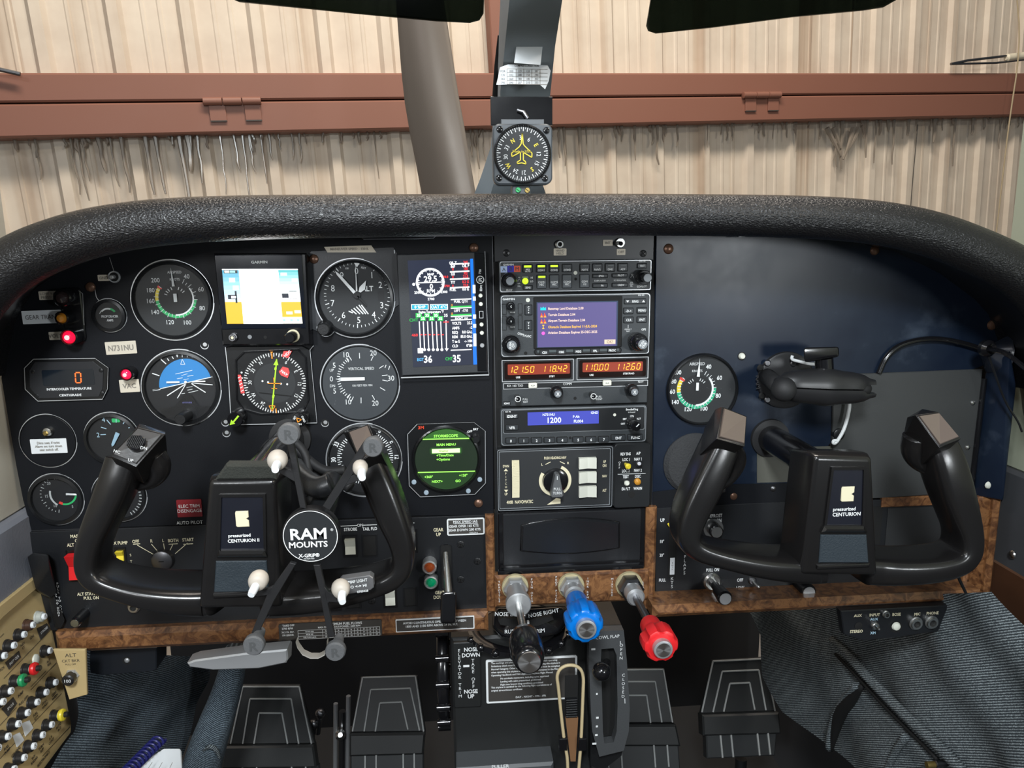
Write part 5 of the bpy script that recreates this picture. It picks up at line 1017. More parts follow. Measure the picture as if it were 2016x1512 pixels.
# altimeter
F = gauge('altimeter', 'large round altimeter with white numerals 0 to 9 and three pointers', 1435, 708, 375, zE, dial=DIALG, din=.90, L=.0065, y=-.0014)
C = F.xz(1455, 675, -.0012); u = F.u(1); D = F.dial
for t, X, Y in (('0', 1448, 448), ('1', 1594, 487), ('2', 1674, 580), ('3', 1688, 772), ('4', 1612, 862), ('5', 1471, 912), ('6', 1326, 866), ('7', 1222, 752), ('8', 1225, 612), ('9', 1310, 490)): dt(F, t, X, Y, 60, WHT)
for k in range(50):
    a = k*7.2; D.tick(C, (278 if k % 5 == 0 else 290)*u, (316 if k % 5 == 0 else 312)*u, a+(2 if 90 < a < 270 else 0), (8 if k % 5 == 0 else 5)*u, -.0012, WHT)
dt(F, 'ALT', 1552, 615, 48, WHT, bold=True); dt(F, '100', 1357, 424, 18); dt(F, 'FEET', 1515, 420, 18, rot=-10); a = F.rect(1650, 640, 1712, 728, -.0013); D.quad(a, -.0013, DIAL); dt(F, '30.4\n30.5', 1684, 684, 26, sx=.75, lead=1.5)
for k in range(5): D.line(F.xz(1385+k*30, 840-(0 if k < 3 else 0)-k*14, -.0013), F.xz(1432+k*28, 850-k*5, -.0013), 13*u, -.0013, WHT) if False else None
for k in range(6): x = 1375+k*24; D.line(F.xz(x+(0 if k else 0), 828-k*14 if k < 4 else 770, -.0013), F.xz(x+min(40+k*10, 66), 856 if k > 0 else 845, -.0013), 11*u, -.0013, WHT)
done(F)
needle(F, C, -40, 30*u, 300*u, 30*u, 24*u, -.0040, WHT); needle(F, C, 0, 35*u, 300*u, 14*u, 4*u, -.0032, WHT, nm='pointer')
mb = MB(); mb.flat(F.poly([(1425, 372), (1482, 372), (1453, 415)], -.0034), -.0034, WHT); part(F, 'pointer_flag', mb)
mb = MB(); mb.prism(F.poly([(1468, 645), (1478, 600), (1540, 538), (1530, 620), (1490, 652)], -.003), -.0034, -.003, WHT); part(F, 'short_pointer', mb)
mb = MB(); mb.disc(C, 32*u, -.0043, DIAL, 20); mb.tick(C, 10*u, 130*u, 140, 12*u, -.0043, DIAL); part(F, 'pointer_tail', mb)
mb = MB(); c = F.xz(1160, 985, 0); mb.lathe(c, [(F.u(50), -.016), (F.u(60), -.015), (F.u(62), -.008), (F.u(72), -.006), (F.u(80), 0)], PLA, 30); part(F, 'setting_knob', mb)
mb = MB(); mb.arc(c, F.u(80), F.u(86), 80, 280, -.0006, EDGE, 24); part(F, 'knob_rim', mb)

# vertical speed
F = gauge('vertical_speed_indicator', 'round vertical speed indicator below the altimeter, pointer at zero', 486, 420, 344, zK, dial=mat('dial_haze', (.040, .046, .052), .5), din=.965, L=.003)
C = F.xz(505, 378, -.0012); u = F.u(1); D = F.dial
for t, X, Y in (('10', 358, 170), ('20', 600, 155), ('30', 755, 376), ('20', 617, 594), ('10', 378, 584), ('5', 262, 488), ('0', 233, 382), ('5', 258, 263)): dt(F, t, X, Y, 46, WHT)
dt(F, 'VERTICAL SPEED', 494, 292, 24, WHT, sx=.88); dt(F, '100 FEET PER MIN', 503, 439, 18, WHT, sx=.88); dt(F, 'UP', 236, 306, 24); dt(F, 'DN', 243, 443, 24)
for k in range(-10, 11): a = 270+k*6.2; D.tick(C, (185 if k % 5 == 0 else 195)*u, (232 if k % 5 == 0 else 222)*u, a, 6*u, -.0012, WHT)
for a, b in (((478, 155), (480, 203)), ((600, 182), (580, 222)), ((690, 265), (652, 290)), ((676, 353), (725, 348)), ((680, 392), (728, 402)), ((660, 458), (704, 484)), ((590, 525), (612, 564)), ((493, 545), (493, 595)), ((712, 260), (702, 285)), ((744, 268), (733, 302)), ((362, 196), (385, 235)), ((398, 515), (372, 553))): D.line(F.xz(*a, -.0012), F.xz(*b, -.0012), 6*u, -.0012, WHT)
done(F); needle(F, C, 270, -22*u, 222*u, 28*u, 30*u, -.003, WHT)

# attitude gyro
F = gauge('attitude_indicator', 'round attitude indicator with light blue sky half and tilted horizon', 542, 520, 393, zJ, dial=DIAL, din=.89, cat='attitude indicator')
C = F.xz(582, 472, -.0012); u = F.u(1); D = F.dial; ty = -.0014
D.arc(C, 238*u, 244*u, -110, 75, -.0012, DIALG)
P = [F.xz(*q, ty) for q in [(332, 525)]+[(580-262*math.cos(rad(a)), 490-258*math.sin(rad(a))) for a in range(-6, 166, 7)]+[(838, 415)]]
D.flat(P, ty, SKY); ty = -.0016
D.line(F.xz(255, 548, ty), F.xz(870, 408, ty), 8*u, ty, WHT)
for a, b, w_ in (((398, 600), (582, 482), 10), ((500, 625), (585, 482), 8), ((640, 480), (780, 568), 10), ((640, 474), (850, 492), 8), ((250, 378), (322, 402), 10), ((332, 235), (388, 285), 10), ((400, 230), (418, 255), 8), ((446, 210), (462, 235), 8), ((548, 185), (548, 218), 6), ((600, 183), (598, 218), 6), ((653, 192), (646, 222), 8), ((788, 280), (772, 296), 8), ((255, 548), (330, 535), 14), ((835, 415), (872, 408), 12),
                ((480, 385), (648, 348), 5), ((540, 400), (600, 382), 4), ((497, 432), (552, 422), 5), ((600, 408), (660, 396), 5), ((560, 442), (612, 432), 4), ((600, 545), (650, 535), 5), ((610, 570), (705, 548), 5), ((590, 520), (650, 508), 4), ((540, 580), (575, 575), 4)): D.line(F.xz(*a, ty), F.xz(*b, ty), w_*u, ty, WHT)
D.flat(F.poly([(485, 195), (508, 195), (500, 222)], ty), ty, WHT); D.path([F.xz(*q, ty) for q in ((532, 290), (548, 238), (576, 290), (532, 290))], 5*u, ty, WHT)
done(F)
mb = MB(); y = -.0036; mb.box(F.rect(392, 458, 522, 474, y), y-.0004, y, WHT, 3*u); mb.box(F.rect(648, 452, 778, 464, y), y-.0004, y, WHT, 3*u); mb.disc(F.xz(582, 464, y), 14*u, y-.0004, WHT, 16); part(F, 'aircraft_bar', mb)
mb = MB(); y = -.003; mb.flat(F.poly([(578, 580), (640, 600), (715, 705), (825, 705), (790, 820), (700, 880), (560, 900), (420, 850), (320, 735), (480, 705), (560, 600)], y), y, PLA); mb.text('ATTITUDE', *F.xz(597, 668, y), 14*u, y-.0002, mat('violet_print', (.2, .2, .5), .5)); part(F, 'lower_mask', mb)
mb = MB(); c = F.xz(598, 790, -.003); mb.lathe(c, [(F.u(50), -.024), (F.u(56), -.023), (F.u(58), -.003)], PLA, 32); part(F, 'cage_knob', mb)

# HSI
F = thing('course_indicator', 'square horizontal situation indicator with compass card, green course arrow and red flags', 'indicator', 1440, 500, zJ, 0.0)
y = -.003; mb = MB(); body = F.poly([(975, 118), (1040, 110), (1740, 105), (1815, 145), (1885, 870), (1035, 890)], y); mb.prism(body, y, 0, BEZ, ch=.0008)
E = [F.xz(*q, y-.0004) for q in ((975, 118), (1005, 400), (1035, 890), (1885, 870), (1815, 145), (1850, 105))]; mb.path(E[:3], F.u(7), y-.0002, EDGE); mb.path(E[2:4], F.u(9), y-.0002, EDGE); mb.path(E[3:], F.u(4), y-.0002, EDGE); part(F, 'faceplate', mb)
mb = MB(); fr = F.poly([(1075, 240), (1160, 160), (1700, 135), (1780, 215), (1810, 640), (1745, 770), (1330, 790), (1150, 740), (1085, 640)], -.0034); mb.frame(fr, inset(fr if area2(fr) > 0 else fr, F.u(14)*(1 if area2(fr) > 0 else -1)), -.0050, -.003, PLG); part(F, 'inner_frame', mb)
C = F.xz(1467, 475, -.0036); u = F.u(1); y = -.0036; mb = MB(); mb.disc(C, 312*u, y, DIAL, 60)
for k in range(72): mb.tick(C, (270 if k % 2 == 0 else 283)*u, 308*u, k*5+2, 8*u, y-.0002, WHT)
for t, a in (('N', -31), ('3', -2), ('6', 31), ('E', 62), ('12', 93), ('15', 123), ('S', 153), ('24', -147), ('W', -118), ('30', -87), ('33', -57)):
    if t == '3': continue
    q = rad(a); mb.text(t, C[0]+245*u*math.sin(q), C[1]+245*u*math.cos(q), 36*u, y-.0002, WHT, rot=-a, sx=.85)
mb.disc(C, 205*u, y-.0001, DIALG, 40)
part(F, 'compass_card', mb)
mb = MB(); y = -.0040
for X, Y in ((1345, 455), (1400, 466), (1528, 481), (1590, 486), (1138, 370), (1140, 425), (1158, 588)): mb.disc(F.xz(X, Y, y), 10*u, y-.0002, WHT, 12)
mb.line(F.xz(1310, 570, y), F.xz(1630, 604, y), 10*u, y-.0002, HOLE); part(F, 'deviation_dots', mb)
mb = MB(); y = -.0044; mb.line(F.xz(1485, 240, y), F.xz(1440, 730, y), 13*u, y, LIME); mb.flat(F.poly([(1486, 232), (1502, 298), (1452, 296)], y-.0002), y-.0002, LIME); mb.line(F.xz(1476, 320, y), F.xz(1472, 345, y), 22*u, y-.0001, LIME); mb.line(F.xz(1456, 590, y), F.xz(1450, 620, y), 22*u, y-.0001, LIME); part(F, 'course_arrow', mb)
mb = MB(); y = -.0048; mb.line(F.xz(1396, 477, y), F.xz(1528, 480, y), 9*u, y, ORG); mb.line(F.xz(1456, 420, y), F.xz(1466, 535, y), 9*u, y, ORG); mb.line(F.xz(1434, 527, y), F.xz(1490, 530, y), 7*u, y, ORG)
mb.flat(F.poly([(1412, 148), (1455, 148), (1436, 190)], y), y, ORG); mb.line(F.xz(1435, 180, y), F.xz(1440, 234, y), 13*u, y, ORG); mb.path([F.xz(*q, y) for q in ((1410, 700), (1470, 700), (1440, 755), (1410, 700))], 9*u, y, ORG); mb.line(F.xz(1478, 725, y), F.xz(1484, 785, y), 10*u, y, ORG); part(F, 'orange_marks', mb)
FLG = mat('flag_red', (.75, .07, .07), .5)
for pts, t, x, yy_, rt in (([(1555, 155), (1648, 140), (1600, 225), (1535, 212)], 'HDG', 1592, 182, 40), ([(1545, 312), (1600, 325), (1614, 370), (1595, 425), (1530, 400), (1505, 362)], 'NAV', 1560, 372, -40), ([(1098, 392), (1130, 392), (1168, 575), (1130, 578)], '', 0, 0, 0)):
    mb = MB(); y = -.0050; mb.prism(F.poly(pts, y), y, y+.0003, FLG)
    if t: mb.text(t, *F.xz(x, yy_, y), 26*u, y-.0002, WHT, rot=rt, bold=True)
    else:
        for k in range(5): mb.line(F.xz(1100+k*8, 425+k*33, y), F.xz(1128+k*8, 410+k*33, y), 7*u, y-.0002, WHT)
    part(F, 'warning_flag', mb, 'red %s flag' % (t or 'striped'))
mb = MB(); c = F.xz(1118, 800, -.003); r = F.u(76); mb.lathe(c, [(r*.92, -.021), (r, -.020), (r*1.05, -.003)], PLG, 36)
mb.flat([(c[0]+F.u(a_), c[1]+F.u(b_)) for a_, b_ in ((38, 48), (54, 30), (0, -22), (10, -42), (-46, -62), (-22, -8), (-12, -28), (38, 30))][:0] or [(c[0]+F.u(34), c[1]+F.u(46)), (c[0]-F.u(18), c[1]-F.u(14)), (c[0]-F.u(32), c[1]+F.u(4)), (c[0]-F.u(52), c[1]-F.u(52)), (c[0]+F.u(2), c[1]-F.u(38)), (c[0]-F.u(8), c[1]-F.u(26)), (c[0]+F.u(48), c[1]+F.u(36))], -.0213, LIME); part(F, 'course_knob', mb)
mb = MB(); c = F.xz(1738, 805, -.003); mb.lathe(c, [(r*.92, -.019), (r, -.018), (r*1.05, -.003)], PLG, 36); mb.path([(c[0]+F.u(a_), c[1]+F.u(b_)) for a_, b_ in ((-22, 22), (24, 4), (-14, -24), (-22, 22))], F.u(8), -.0193, ORG); mb.text('PUSH', c[0]-F.u(8), c[1]-F.u(44), F.u(18), -.0193, WHT, bold=True); mb.text('CARD', c[0]+F.u(44), c[1]+F.u(8), F.u(18), -.0193, WHT, bold=True, rot=-70); mb.text('SET', c[0]-F.u(40), c[1]+F.u(24), F.u(18), -.0193, WHT, bold=True, rot=60); part(F, 'heading_knob', mb)

# engine monitor
F = thing('engine_monitor', 'tall portrait engine monitor screen with white bars and blue side strip', 'display', 520, 860, zF, 0.0)
y = -.011; mb = MB(); pl = [(98, 292), (840, 268), (930, 268), (968, 1410), (150, 1440)]; mb.prism(F.poly(pl, y), y, 0, mat('monitor_case', (.035, .038, .042), .4, bump=.1, bscale=1500), ch=.001); a = F.poly([(835, 275), (925, 278), (955, 1395), (865, 1395)], y-.0006); mb.prism(a, y-.0012, y, PLG, ch=.0005); part(F, 'case', mb)
mb = MB(); E = [F.xz(*q, -.001) for q in ((90, 250), (148, 1440), (968, 1414), (930, 262))]; mb.path(E[1:3], F.u(12), -.0117, EDGE); mb.path(E[2:], F.u(3), -.0117, EDGE)
mb.line(F.xz(85, 250, -.002), F.xz(88, 282, -.002), F.u(6), -.012, EDGE); part(F, 'worn_rim', mb)
ys = y-.0004; mbs = MB(); Sc = [(203, 350), (820, 333), (860, 1332), (258, 1358)]; mbs.flat(F.poly(Sc, ys), ys, glow('edm_navy', (.012, .018, .045), .8)); ys -= .0002
W2 = glow('edm_white', (.92, .96, 1), 1.25); R2 = glow('edm_red', (.95, .03, .03), 1.0); B2 = glow('edm_blue', (.0, .16, .85), 1.0); G2 = glow('edm_green', (.02, .55, .08), .9); C2 = glow('edm_cyan', (.0, .38, .55), 1.0); BC = glow('edm_bluetext', (.1, .5, 1), 1.0)
mbs.flat(F.poly([(795, 334), (822, 333), (860, 1332), (826, 1334)], ys), ys, B2)
for Y0, Y1 in ((580, 660), (690, 730), (860, 900), (950, 985), (1040, 1160)): mbs.flat(F.poly([(812+Y0*.012, Y0), (838+Y0*.014, Y0), (838+Y1*.014, Y1), (812+Y1*.012, Y1)], ys-.0002), ys-.0002, glow('edm_paleblue', (.75, .85, 1), 1.2))
c = F.xz(418, 556, ys); u = F.u(1); mbs.arc(c, 112*u, 132*u, 0, 360, ys, W2, 60)
for a in range(0, 360, 20): mbs.tick(c, 100*u, 114*u, a, 6*u, ys, W2)
mbs.line(F.xz(280, 562, ys), F.xz(556, 552, ys), 9*u, ys, W2); mbs.disc(F.xz(262, 575, ys), 14*u, ys, W2, 14)
def et(t, X, Y, h, m=W2, **k): k.setdefault('bold', True); mbs.text(t, *F.xz(X, Y, ys), h*u, ys-.0001, m, **k)
et('29.5', 420, 522, 50, rot=2); et('0', 428, 594, 44); et('MAP', 422, 480, 22); et('RPM', 424, 636, 28); et('2500', 300, 652, 22); et('2300', 548, 646, 22); et('2700', 425, 713, 22); et('38.0', 562, 504, 20, R2); et('2700', 572, 590, 20, R2)
for Y, t1, t2, m2 in ((372, 'OIL T', '245', R2), (406, '86F', 'OIL P', W2), (432, '0', '100', R2), (478, '0.0', 'PSI', R2), (506, '0', '21.0', R2), (556, 'TIT', '0.2 G', R2), (590, '0', '32.0', R2), (626, 'FUEL', '0.0 G', W2)):
    et(t1, 632, Y, 24, W2 if t1 != '0' else R2, sx=.8); et(t2, 752, Y-6, 24, m2, sx=.8)
for Y in (385, 458, 528, 608): mbs.line(F.xz(604, Y, ys), F.xz(788, Y-8, ys), 13*u, ys, W2)
for Y, m in ((718, W2), (912, W2), (1196, W2), (788, G2), (866, G2), (800, W2), (878, W2)): mbs.line(F.xz(612, Y+2, ys), F.xz(808, Y-6, ys), (9 if m is W2 else 16)*u, ys-(.0001 if m is W2 else 0), m)
et('FUEL QTY', 708, 738, 20); et('0', 622, 772, 22, ORG); et('0', 624, 852, 22, ORG); et('LEFT  -17.0', 708, 822, 24, sx=.8); et('RIGHT  0.0', 712, 898, 22, sx=.8)
for Y, a_, b_ in ((944, 'VOLTS', '25.2'), (988, 'AMPS', '-2'), (1030, 'REQ', '0.0 GAL'), (1072, 'REM', '85.0 GAL'), (1115, 'T to E', '-:- HM'), (1158, 'CLD', '0°/M')): et(a_, 625, Y, 25, al='l', sx=.78); et(b_, 815, Y-6, 25, al='r', sx=.78)
for x0, x1, t in ((238, 402, '0 %HP'), (416, 585, 'OAT 4°C')):
    a = F.rect(x0, 762, x1, 815, ys); mbs.quad(a, ys, W2); mbs.quad((a[0]+6*u, a[1]+6*u, a[2]-6*u, a[3]-6*u), ys-.0001, C2); mbs.text(t, (a[0]+a[2])/2, (a[1]+a[3])/2, 26*u, ys-.0003, W2, bold=True)
et('Engine Temperature °F', 426, 834, 22, sx=.78); et('CHT', 262, 912, 28, G2)
for k, x in enumerate((312, 350, 390, 432, 472, 514)):
    a = F.rect(x-28 if k else x-32, (870 if k % 2 == 0 else 900)-24, x+26, (870 if k % 2 == 0 else 900)+20, ys); mbs.quad(a, ys, G2); mbs.text('35', (a[0]+a[2])/2, (a[1]+a[3])/2, 26*u, ys-.0002, W2, bold=True)
    mbs.line(F.xz(x+2, 925, ys), F.xz(x+14, 1180, ys), 9*u, ys, W2); mbs.disc(F.xz(x+14, 1192, ys), 14*u, ys-.0001, W2, 12); mbs.line(F.xz(x+10, 1052, ys), F.xz(x+32, 1050, ys), 9*u, ys-.0001, R2)
et('35', 565, 868, 26); mbs.line(F.xz(567, 915, ys), F.xz(572, 1195, ys), 9*u, ys, W2); mbs.flat(F.poly([(555, 1180), (592, 1180), (574, 1208)], ys), ys-.0001, W2); mbs.line(F.xz(542, 932, ys), F.xz(592, 930, ys), 10*u, ys-.0002, R2)
et('460', 272, 1054, 26, R2); a = F.rect(300, 1178, 350, 1226, ys); mbs.quad(a, ys-.0001, W2); et('EGT', 325, 1286, 28, BC, sx=.85); et('CHT', 595, 1278, 28, G2, sx=.85); et('36', 396, 1282, 66, sx=.85); et('35', 668, 1276, 66, sx=.85)
part(F, 'screen', mbs, 'lit engine data screen with bars and numbers')
mb = MB(); y = -.0124; c = F.xz(890, 532, y); mb.arc(c, 30*u, 37*u, 0, 360, y, WHT, 30); mb.text('JPI', *c, 30*u, y, WHT, rot=84, bold=True, sx=.8); mb.text('730', *F.xz(888, 455, y), 20*u, y, WHT, rot=86, bold=True); mb.text('EDM', *F.xz(898, 610, y), 20*u, y, WHT, rot=86, bold=True); part(F, 'logo_print', mb)
for Y in (682, 762, 955, 1034): mb = MB(); mb.lathe(F.xz(893+(Y-682)*.035, Y, -.0122), [(16*u, -.0135), (19*u, -.013), (20*u, -.012)], IVO, 18); part(F, 'button', mb)
mb = MB(); mb.lathe(F.xz(908, 1152, -.0122), [(18*u, -.0135), (21*u, -.013), (22*u, -.012)], ALU, 18); part(F, 'button', mb, 'grey button')
mb = MB(); a = F.rect(880, 826, 920, 896, -.0122); mb.frame(rrect(*a, .0005), rrect(a[0]+6*u, a[1]+6*u, a[2]-6*u, a[3]-6*u, .0005), -.0127, -.012, ALU); part(F, 'usb_port', mb)

# intercooler temp
F = thing('temperature_display', 'octagonal intercooler temperature readout showing a single orange 0', 'display', 500, 330, zI, 0.0)
y = -.003; O = [(250, 178), (708, 172), (805, 242), (800, 400), (762, 476), (282, 490), (188, 402), (182, 245)]; mb = MB(); mb.prism(F.poly(O, y), y, 0, BEZ, ch=.0006)
P = [F.xz(*q, y) for q in O]; mb.path(P[4:]+P[:2], F.u(5), y-.0002, EDGE); mb.path(P[1:5], F.u(2.5), y-.0002, EDGE); part(F, 'faceplate', mb)
mb = MB(); u = F.u(1); mb.prism(F.poly([(262, 200), (690, 195), (770, 258), (765, 395), (735, 455), (290, 468), (225, 390), (222, 262)], y), y-.0006, y, mat('ic_face', (.020, .021, .024), .35)); a = F.rect(318, 255, 704, 372, y); mb.box(a, y-.0009, y-.0006, mat('display_glass_dark', (.008, .012, .018), .1, coat=.6), .0015); mb.seg7('0', *F.xz(598, 314, y), 80*u, y-.0012, glow('digit_red', (1, .13, .02), 1.6), .05)
mb.text('INTERCOOLER TEMPERATURE', *F.xz(517, 398, y), 17*u, y-.0008, WHT, bold=True, sx=1.0); mb.text('CENTIGRADE', *F.xz(526, 444, y), 17*u, y-.0008, WHT, bold=True, sx=1.1); part(F, 'display_face', mb)
for X, Y in ((245, 272), (752, 262), (272, 452), (760, 432)): screw(F, X, Y, 16, PLA, y-.0006, dome=False)

# blank cover
F = gauge('cover_disc', 'round black cover disc with a brass screw and a white printed label', 360, 785, 212, zI, dial=PANEL, din=.97, L=.002); u = F.u(1); part(F, 'disc', F.dial)
mb = MB(); mb.lathe(F.xz(365, 712, -.001), [(14*u, -.006), (30*u, -.0055), (38*u, -.003), (40*u, -.001)], STEEL, 24); mb.lathe(F.xz(358, 722, -.001), [(12*u, -.0068), (22*u, -.0060)], BRASS, 6); part(F, 'screw', mb)
sticker(F, (230, 770, 500, 878), 'Dims seat, if twist\nAlarm on: turn down\nseat switch off.', 19, m=STW, ink=INKG, y=-.0012, lab='white printed label under the screw', sx=.85)

# suction gauge
F = gauge('suction_gauge', 'round gauge with light blue 2 and 4 partly behind the left yoke grip', 836, 768, 208, zI, dial=DIAL, din=.85); u = F.u(1); PB = mat('print_blue', (.40, .58, .70), .6)
dt(F, '4', 770, 628, 36, PB); dt(F, '2', 730, 742, 36, PB); dt(F, '6', 950, 640, 30, PB)
for a, b in (((795, 630), (824, 664)), ((752, 684), (792, 696)), ((748, 740), (788, 738)), ((936, 630), (916, 660)), ((985, 680), (955, 690))): F.dial.line(F.xz(*a, -.0012), F.xz(*b, -.0012), 6*u, -.0013, PB)
F.dial.box(F.rect(832, 618, 893, 648, -.0012), -.0014, -.0012, GRN, 8*u); F.dial.line(F.xz(866, 612, -.0012), F.xz(866, 650, -.0012), 5*u, -.0016, PB); done(F)
C = F.xz(880, 725, -.002); needle(F, C, 207, 0, 120*u, 32*u, 20*u, -.003, PB)
# manifold gauge
F = gauge('manifold_pressure_gauge', 'round manifold and fuel flow gauge with green arc at the lower left corner', 420, 1220, 208, zI, dial=DIAL, din=.84); u = F.u(1)
NG = mat('dial_grey_print', (.42, .44, .44), .6)
for t, X, Y in (('20', 362, 1102), ('25', 425, 1062), ('30', 500, 1068), ('35', 545, 1100), ('15', 345, 1198), ('10', 410, 1270), ('5', 540, 1275)): dt(F, t, X, Y, 22, NG)
C = F.xz(448, 1185, -.0012)
for k in range(26): a = -170+k*10.5; F.dial.tick(C, (125 if k % 5 == 0 else 138)*u, 150*u, a, 5*u, -.0013, NG)
C2_ = F.xz(480, 1180, -.0012); F.dial.arc(C2_, 78*u, 92*u, 100, 195, -.0014, GRN); F.dial.arc(C2_, 72*u, 92*u, 195, 215, -.0014, REDP); F.dial.arc(C2_, 100*u, 114*u, 215, 285, -.0014, NG); done(F)
needle(F, F.xz(500, 1180, -.002), 94, -5*u, 104*u, 16*u, 12*u, -.003, WHT)
F = gauge('fuel_quantity_gauge', 'round gauge mostly hidden behind the left yoke grip', 890, 1195, 205, zI, dial=DIAL, din=.86); u = F.u(1); C = (0, 0)
for k in range(9): F.dial.tick(C, 150*u, 172*u, 80+k*9, 7*u, -.0013, NG)
for k in range(9): F.dial.tick(C, 120*u, 160*u, -75+k*7, 4*u, -.0013, NG)
done(F)
# directional gyro behind the phone holder
F = gauge('heading_indicator', 'round heading indicator behind the phone holder and yoke grip', 522, 1088, 330, zK, dial=DIAL, din=.93); u = F.u(1); C = F.xz(530, 1072, -.0012)
for k in range(72): F.dial.tick(C, (205 if k % 2 == 0 else 220)*u, 245*u, k*5+2, 7*u, -.0013, WHT)
for t, a in (('33', -62), ('30', -92), ('W', -122), ('24', -152), ('N', -32), ('3', -2), ('6', 30), ('E', 60), ('12', 90), ('15', 120), ('S', 150), ('21', 178)):
    q = rad(a); F.dial.text(t, C[0]+278*u*math.sin(q), C[1]+278*u*math.cos(q), 40*u, -.0013, WHT, rot=-a, sx=.8, bold=True)
done(F)
mb = MB(); mb.arc((0, 0), 335*u, 345*u, 170, 215, -.001, EDGE, 10); part(F, 'lower_rim', mb)

# storm scope
F = thing('lightning_detector', 'octagonal lightning detector with round green glowing screen and menu text', 'display', 1245, 1090, zK, 0.0)
y = -.004; O = [(985, 778), (1480, 762), (1580, 838), (1582, 1295), (1490, 1392), (1012, 1415), (915, 1318), (900, 868)]; mb = MB(); mb.prism(F.poly(O, y), y, 0, BEZ, ch=.0006); P = [F.xz(*q, y) for q in O]; mb.path(P[2:]+P[:1], F.u(5), y-.0002, EDGE); mb.path(P[:3], F.u(2), y-.0002, EDGE); part(F, 'faceplate', mb)
u = F.u(1); c = F.xz(1240, 1085, y); mb = MB(); mb.lathe(c, [(270*u, y-.001), (285*u, y-.0035), (298*u, y-.003), (303*u, y)], PLG, 56, cap0=False); part(F, 'screen_ring', mb)
mb = MB(); ys = y-.0012; mb.disc(c, 272*u, ys, glow('scope_dark', (.003, .014, .003), 1.0), 56)
GG = glow('scope_green', (.30, .85, .10), 1.25); GM = glow('scope_mid', (.020, .10, .012), 1.0); GD = glow('scope_dim', (.007, .036, .005), 1.0)
mb.flat([(c[0]+272*u*math.sin(rad(a)), c[1]+272*u*math.cos(rad(a))) for a in range(-48, 49, 6)], ys-.0001, GM); mb.flat([(c[0]+272*u*math.sin(rad(a)), c[1]+272*u*math.cos(rad(a))) for a in range(114, 247, 6)], ys-.0001, GD)
ys -= .0003
mb.line(F.xz(1028, 912, ys), F.xz(1455, 903, ys), 9*u, ys, GG); mb.line(F.xz(990, 1202, ys), F.xz(1498, 1190, ys), 9*u, ys, GG)
mb.box(F.rect(1092, 980, 1380, 1044, ys), ys+.0001, ys+.0002, GD, 20*u); mb.box(F.rect(1104, 986, 1368, 1038, ys), ys, ys+.0001, GM, 12*u); mb.box(F.rect(1114, 994, 1358, 1030, ys), ys-.0001, ys, glow('scope_bright', (.62, 1, .35), 1.6), 2*u)
for t, X, Y, h in (('STORMSCOPE', 1235, 881, 23), ('MAIN MENU', 1238, 957, 21), ('+Time/Date', 1228, 1050, 21), ('+Options', 1212, 1086, 21), ('+360°', 1085, 1240, 21), ('+120°', 1388, 1226, 21), ('NEXT+', 1160, 1280, 21), ('GO', 1342, 1275, 21)): mb.text(t, *F.xz(X, Y, ys), h*u, ys-.0002, GG, bold=True)
mb.text('Weather', *F.xz(1215, 1012, ys), 16*u, ys-.0004, GD, bold=True); part(F, 'screen', mb, 'green glowing round screen with menu text')
mb = MB(); mb.text('3M', *F.xz(1018, 808, y), 26*u, y-.0003, mat('logo_red', (.75, .06, .02), .5), bold=True, sx=1.1); mb.text('OFF', *F.xz(1445, 842, y), 18*u, y-.0003, WHT, rot=8, bold=True); mb.text('BRT', *F.xz(1497, 822, y), 18*u, y-.0003, WHT, bold=True); part(F, 'face_print', mb)
mb = MB(); c = F.xz(1497, 893, y); mb.lathe(c, [(28*u, y-.011), (33*u, y-.010), (34*u, y)], PLA, 24); part(F, 'brightness_knob', mb)
for X, Y in ((957, 1284), (1064, 1376), (1432, 1362), (1532, 1262)): mb = MB(); mb.lathe(F.xz(X, Y, y), [(16*u, y-.002), (21*u, y-.0015), (22*u, y)], mat('button_bluegrey', (.32, .40, .47), .4), 18); part(F, 'button', mb)

# copilot airspeed
F = gauge('airspeed_indicator', 'second airspeed indicator, sunk in the navy passenger side panel', 280, 895, 193, zL, dial=DIALG, din=.93, edge=False, L=.006); u = F.u(1)
C = F.xz(250, 893, -.0012); u = F.u(1); D = F.dial
for t, X, Y in (('40', 316, 772), ('60', 374, 832), ('80', 367, 928), ('100', 289, 998), ('120', 203, 1001), ('140', 134, 963), ('160', 113, 907), ('180', 120, 852), ('200', 147, 803)): dt(F, t, X, Y, 22, WHT, bold=True)
dt(F, 'AIRSPEED', 254, 757, 15); dt(F, 'KNOTS', 254, 795, 13); D.arc(C, 86*u, 106*u, 88, 262, -.0012, mat('green_print', (.03, .42, .22), .5)); D.arc(C, 86*u, 106*u, 262, 300, -.0012, YEL); D.arc(C, 80*u, 110*u, 301, 308, -.0013, REDP); D.arc(C, 82*u, 92*u, 50, 180, -.0014, WHT)
for k in range(30): a = 28+k*9.7; D.tick(C, 84*u, (106 if k % 2 == 0 else 100)*u, a, 3*u, -.0015, WHT)
D.disc(C, 76*u, -.00125, DIAL, 40)
for a in (-50, -38, -24, 20, 34, 48): D.tick(C, 46*u, 60*u, a, 4*u, -.0014, NUMW)
done(F); needle(F, C, 3, 68*u, 165*u, 16*u, 3*u, -.003, WHT); mb = MB(); mb.box((C[0]-6*u, C[1]-6*u, C[0]+8*u, C[1]+36*u), -.0034, -.003, WHT, 2*u); part(F, 'needle_hub', mb)
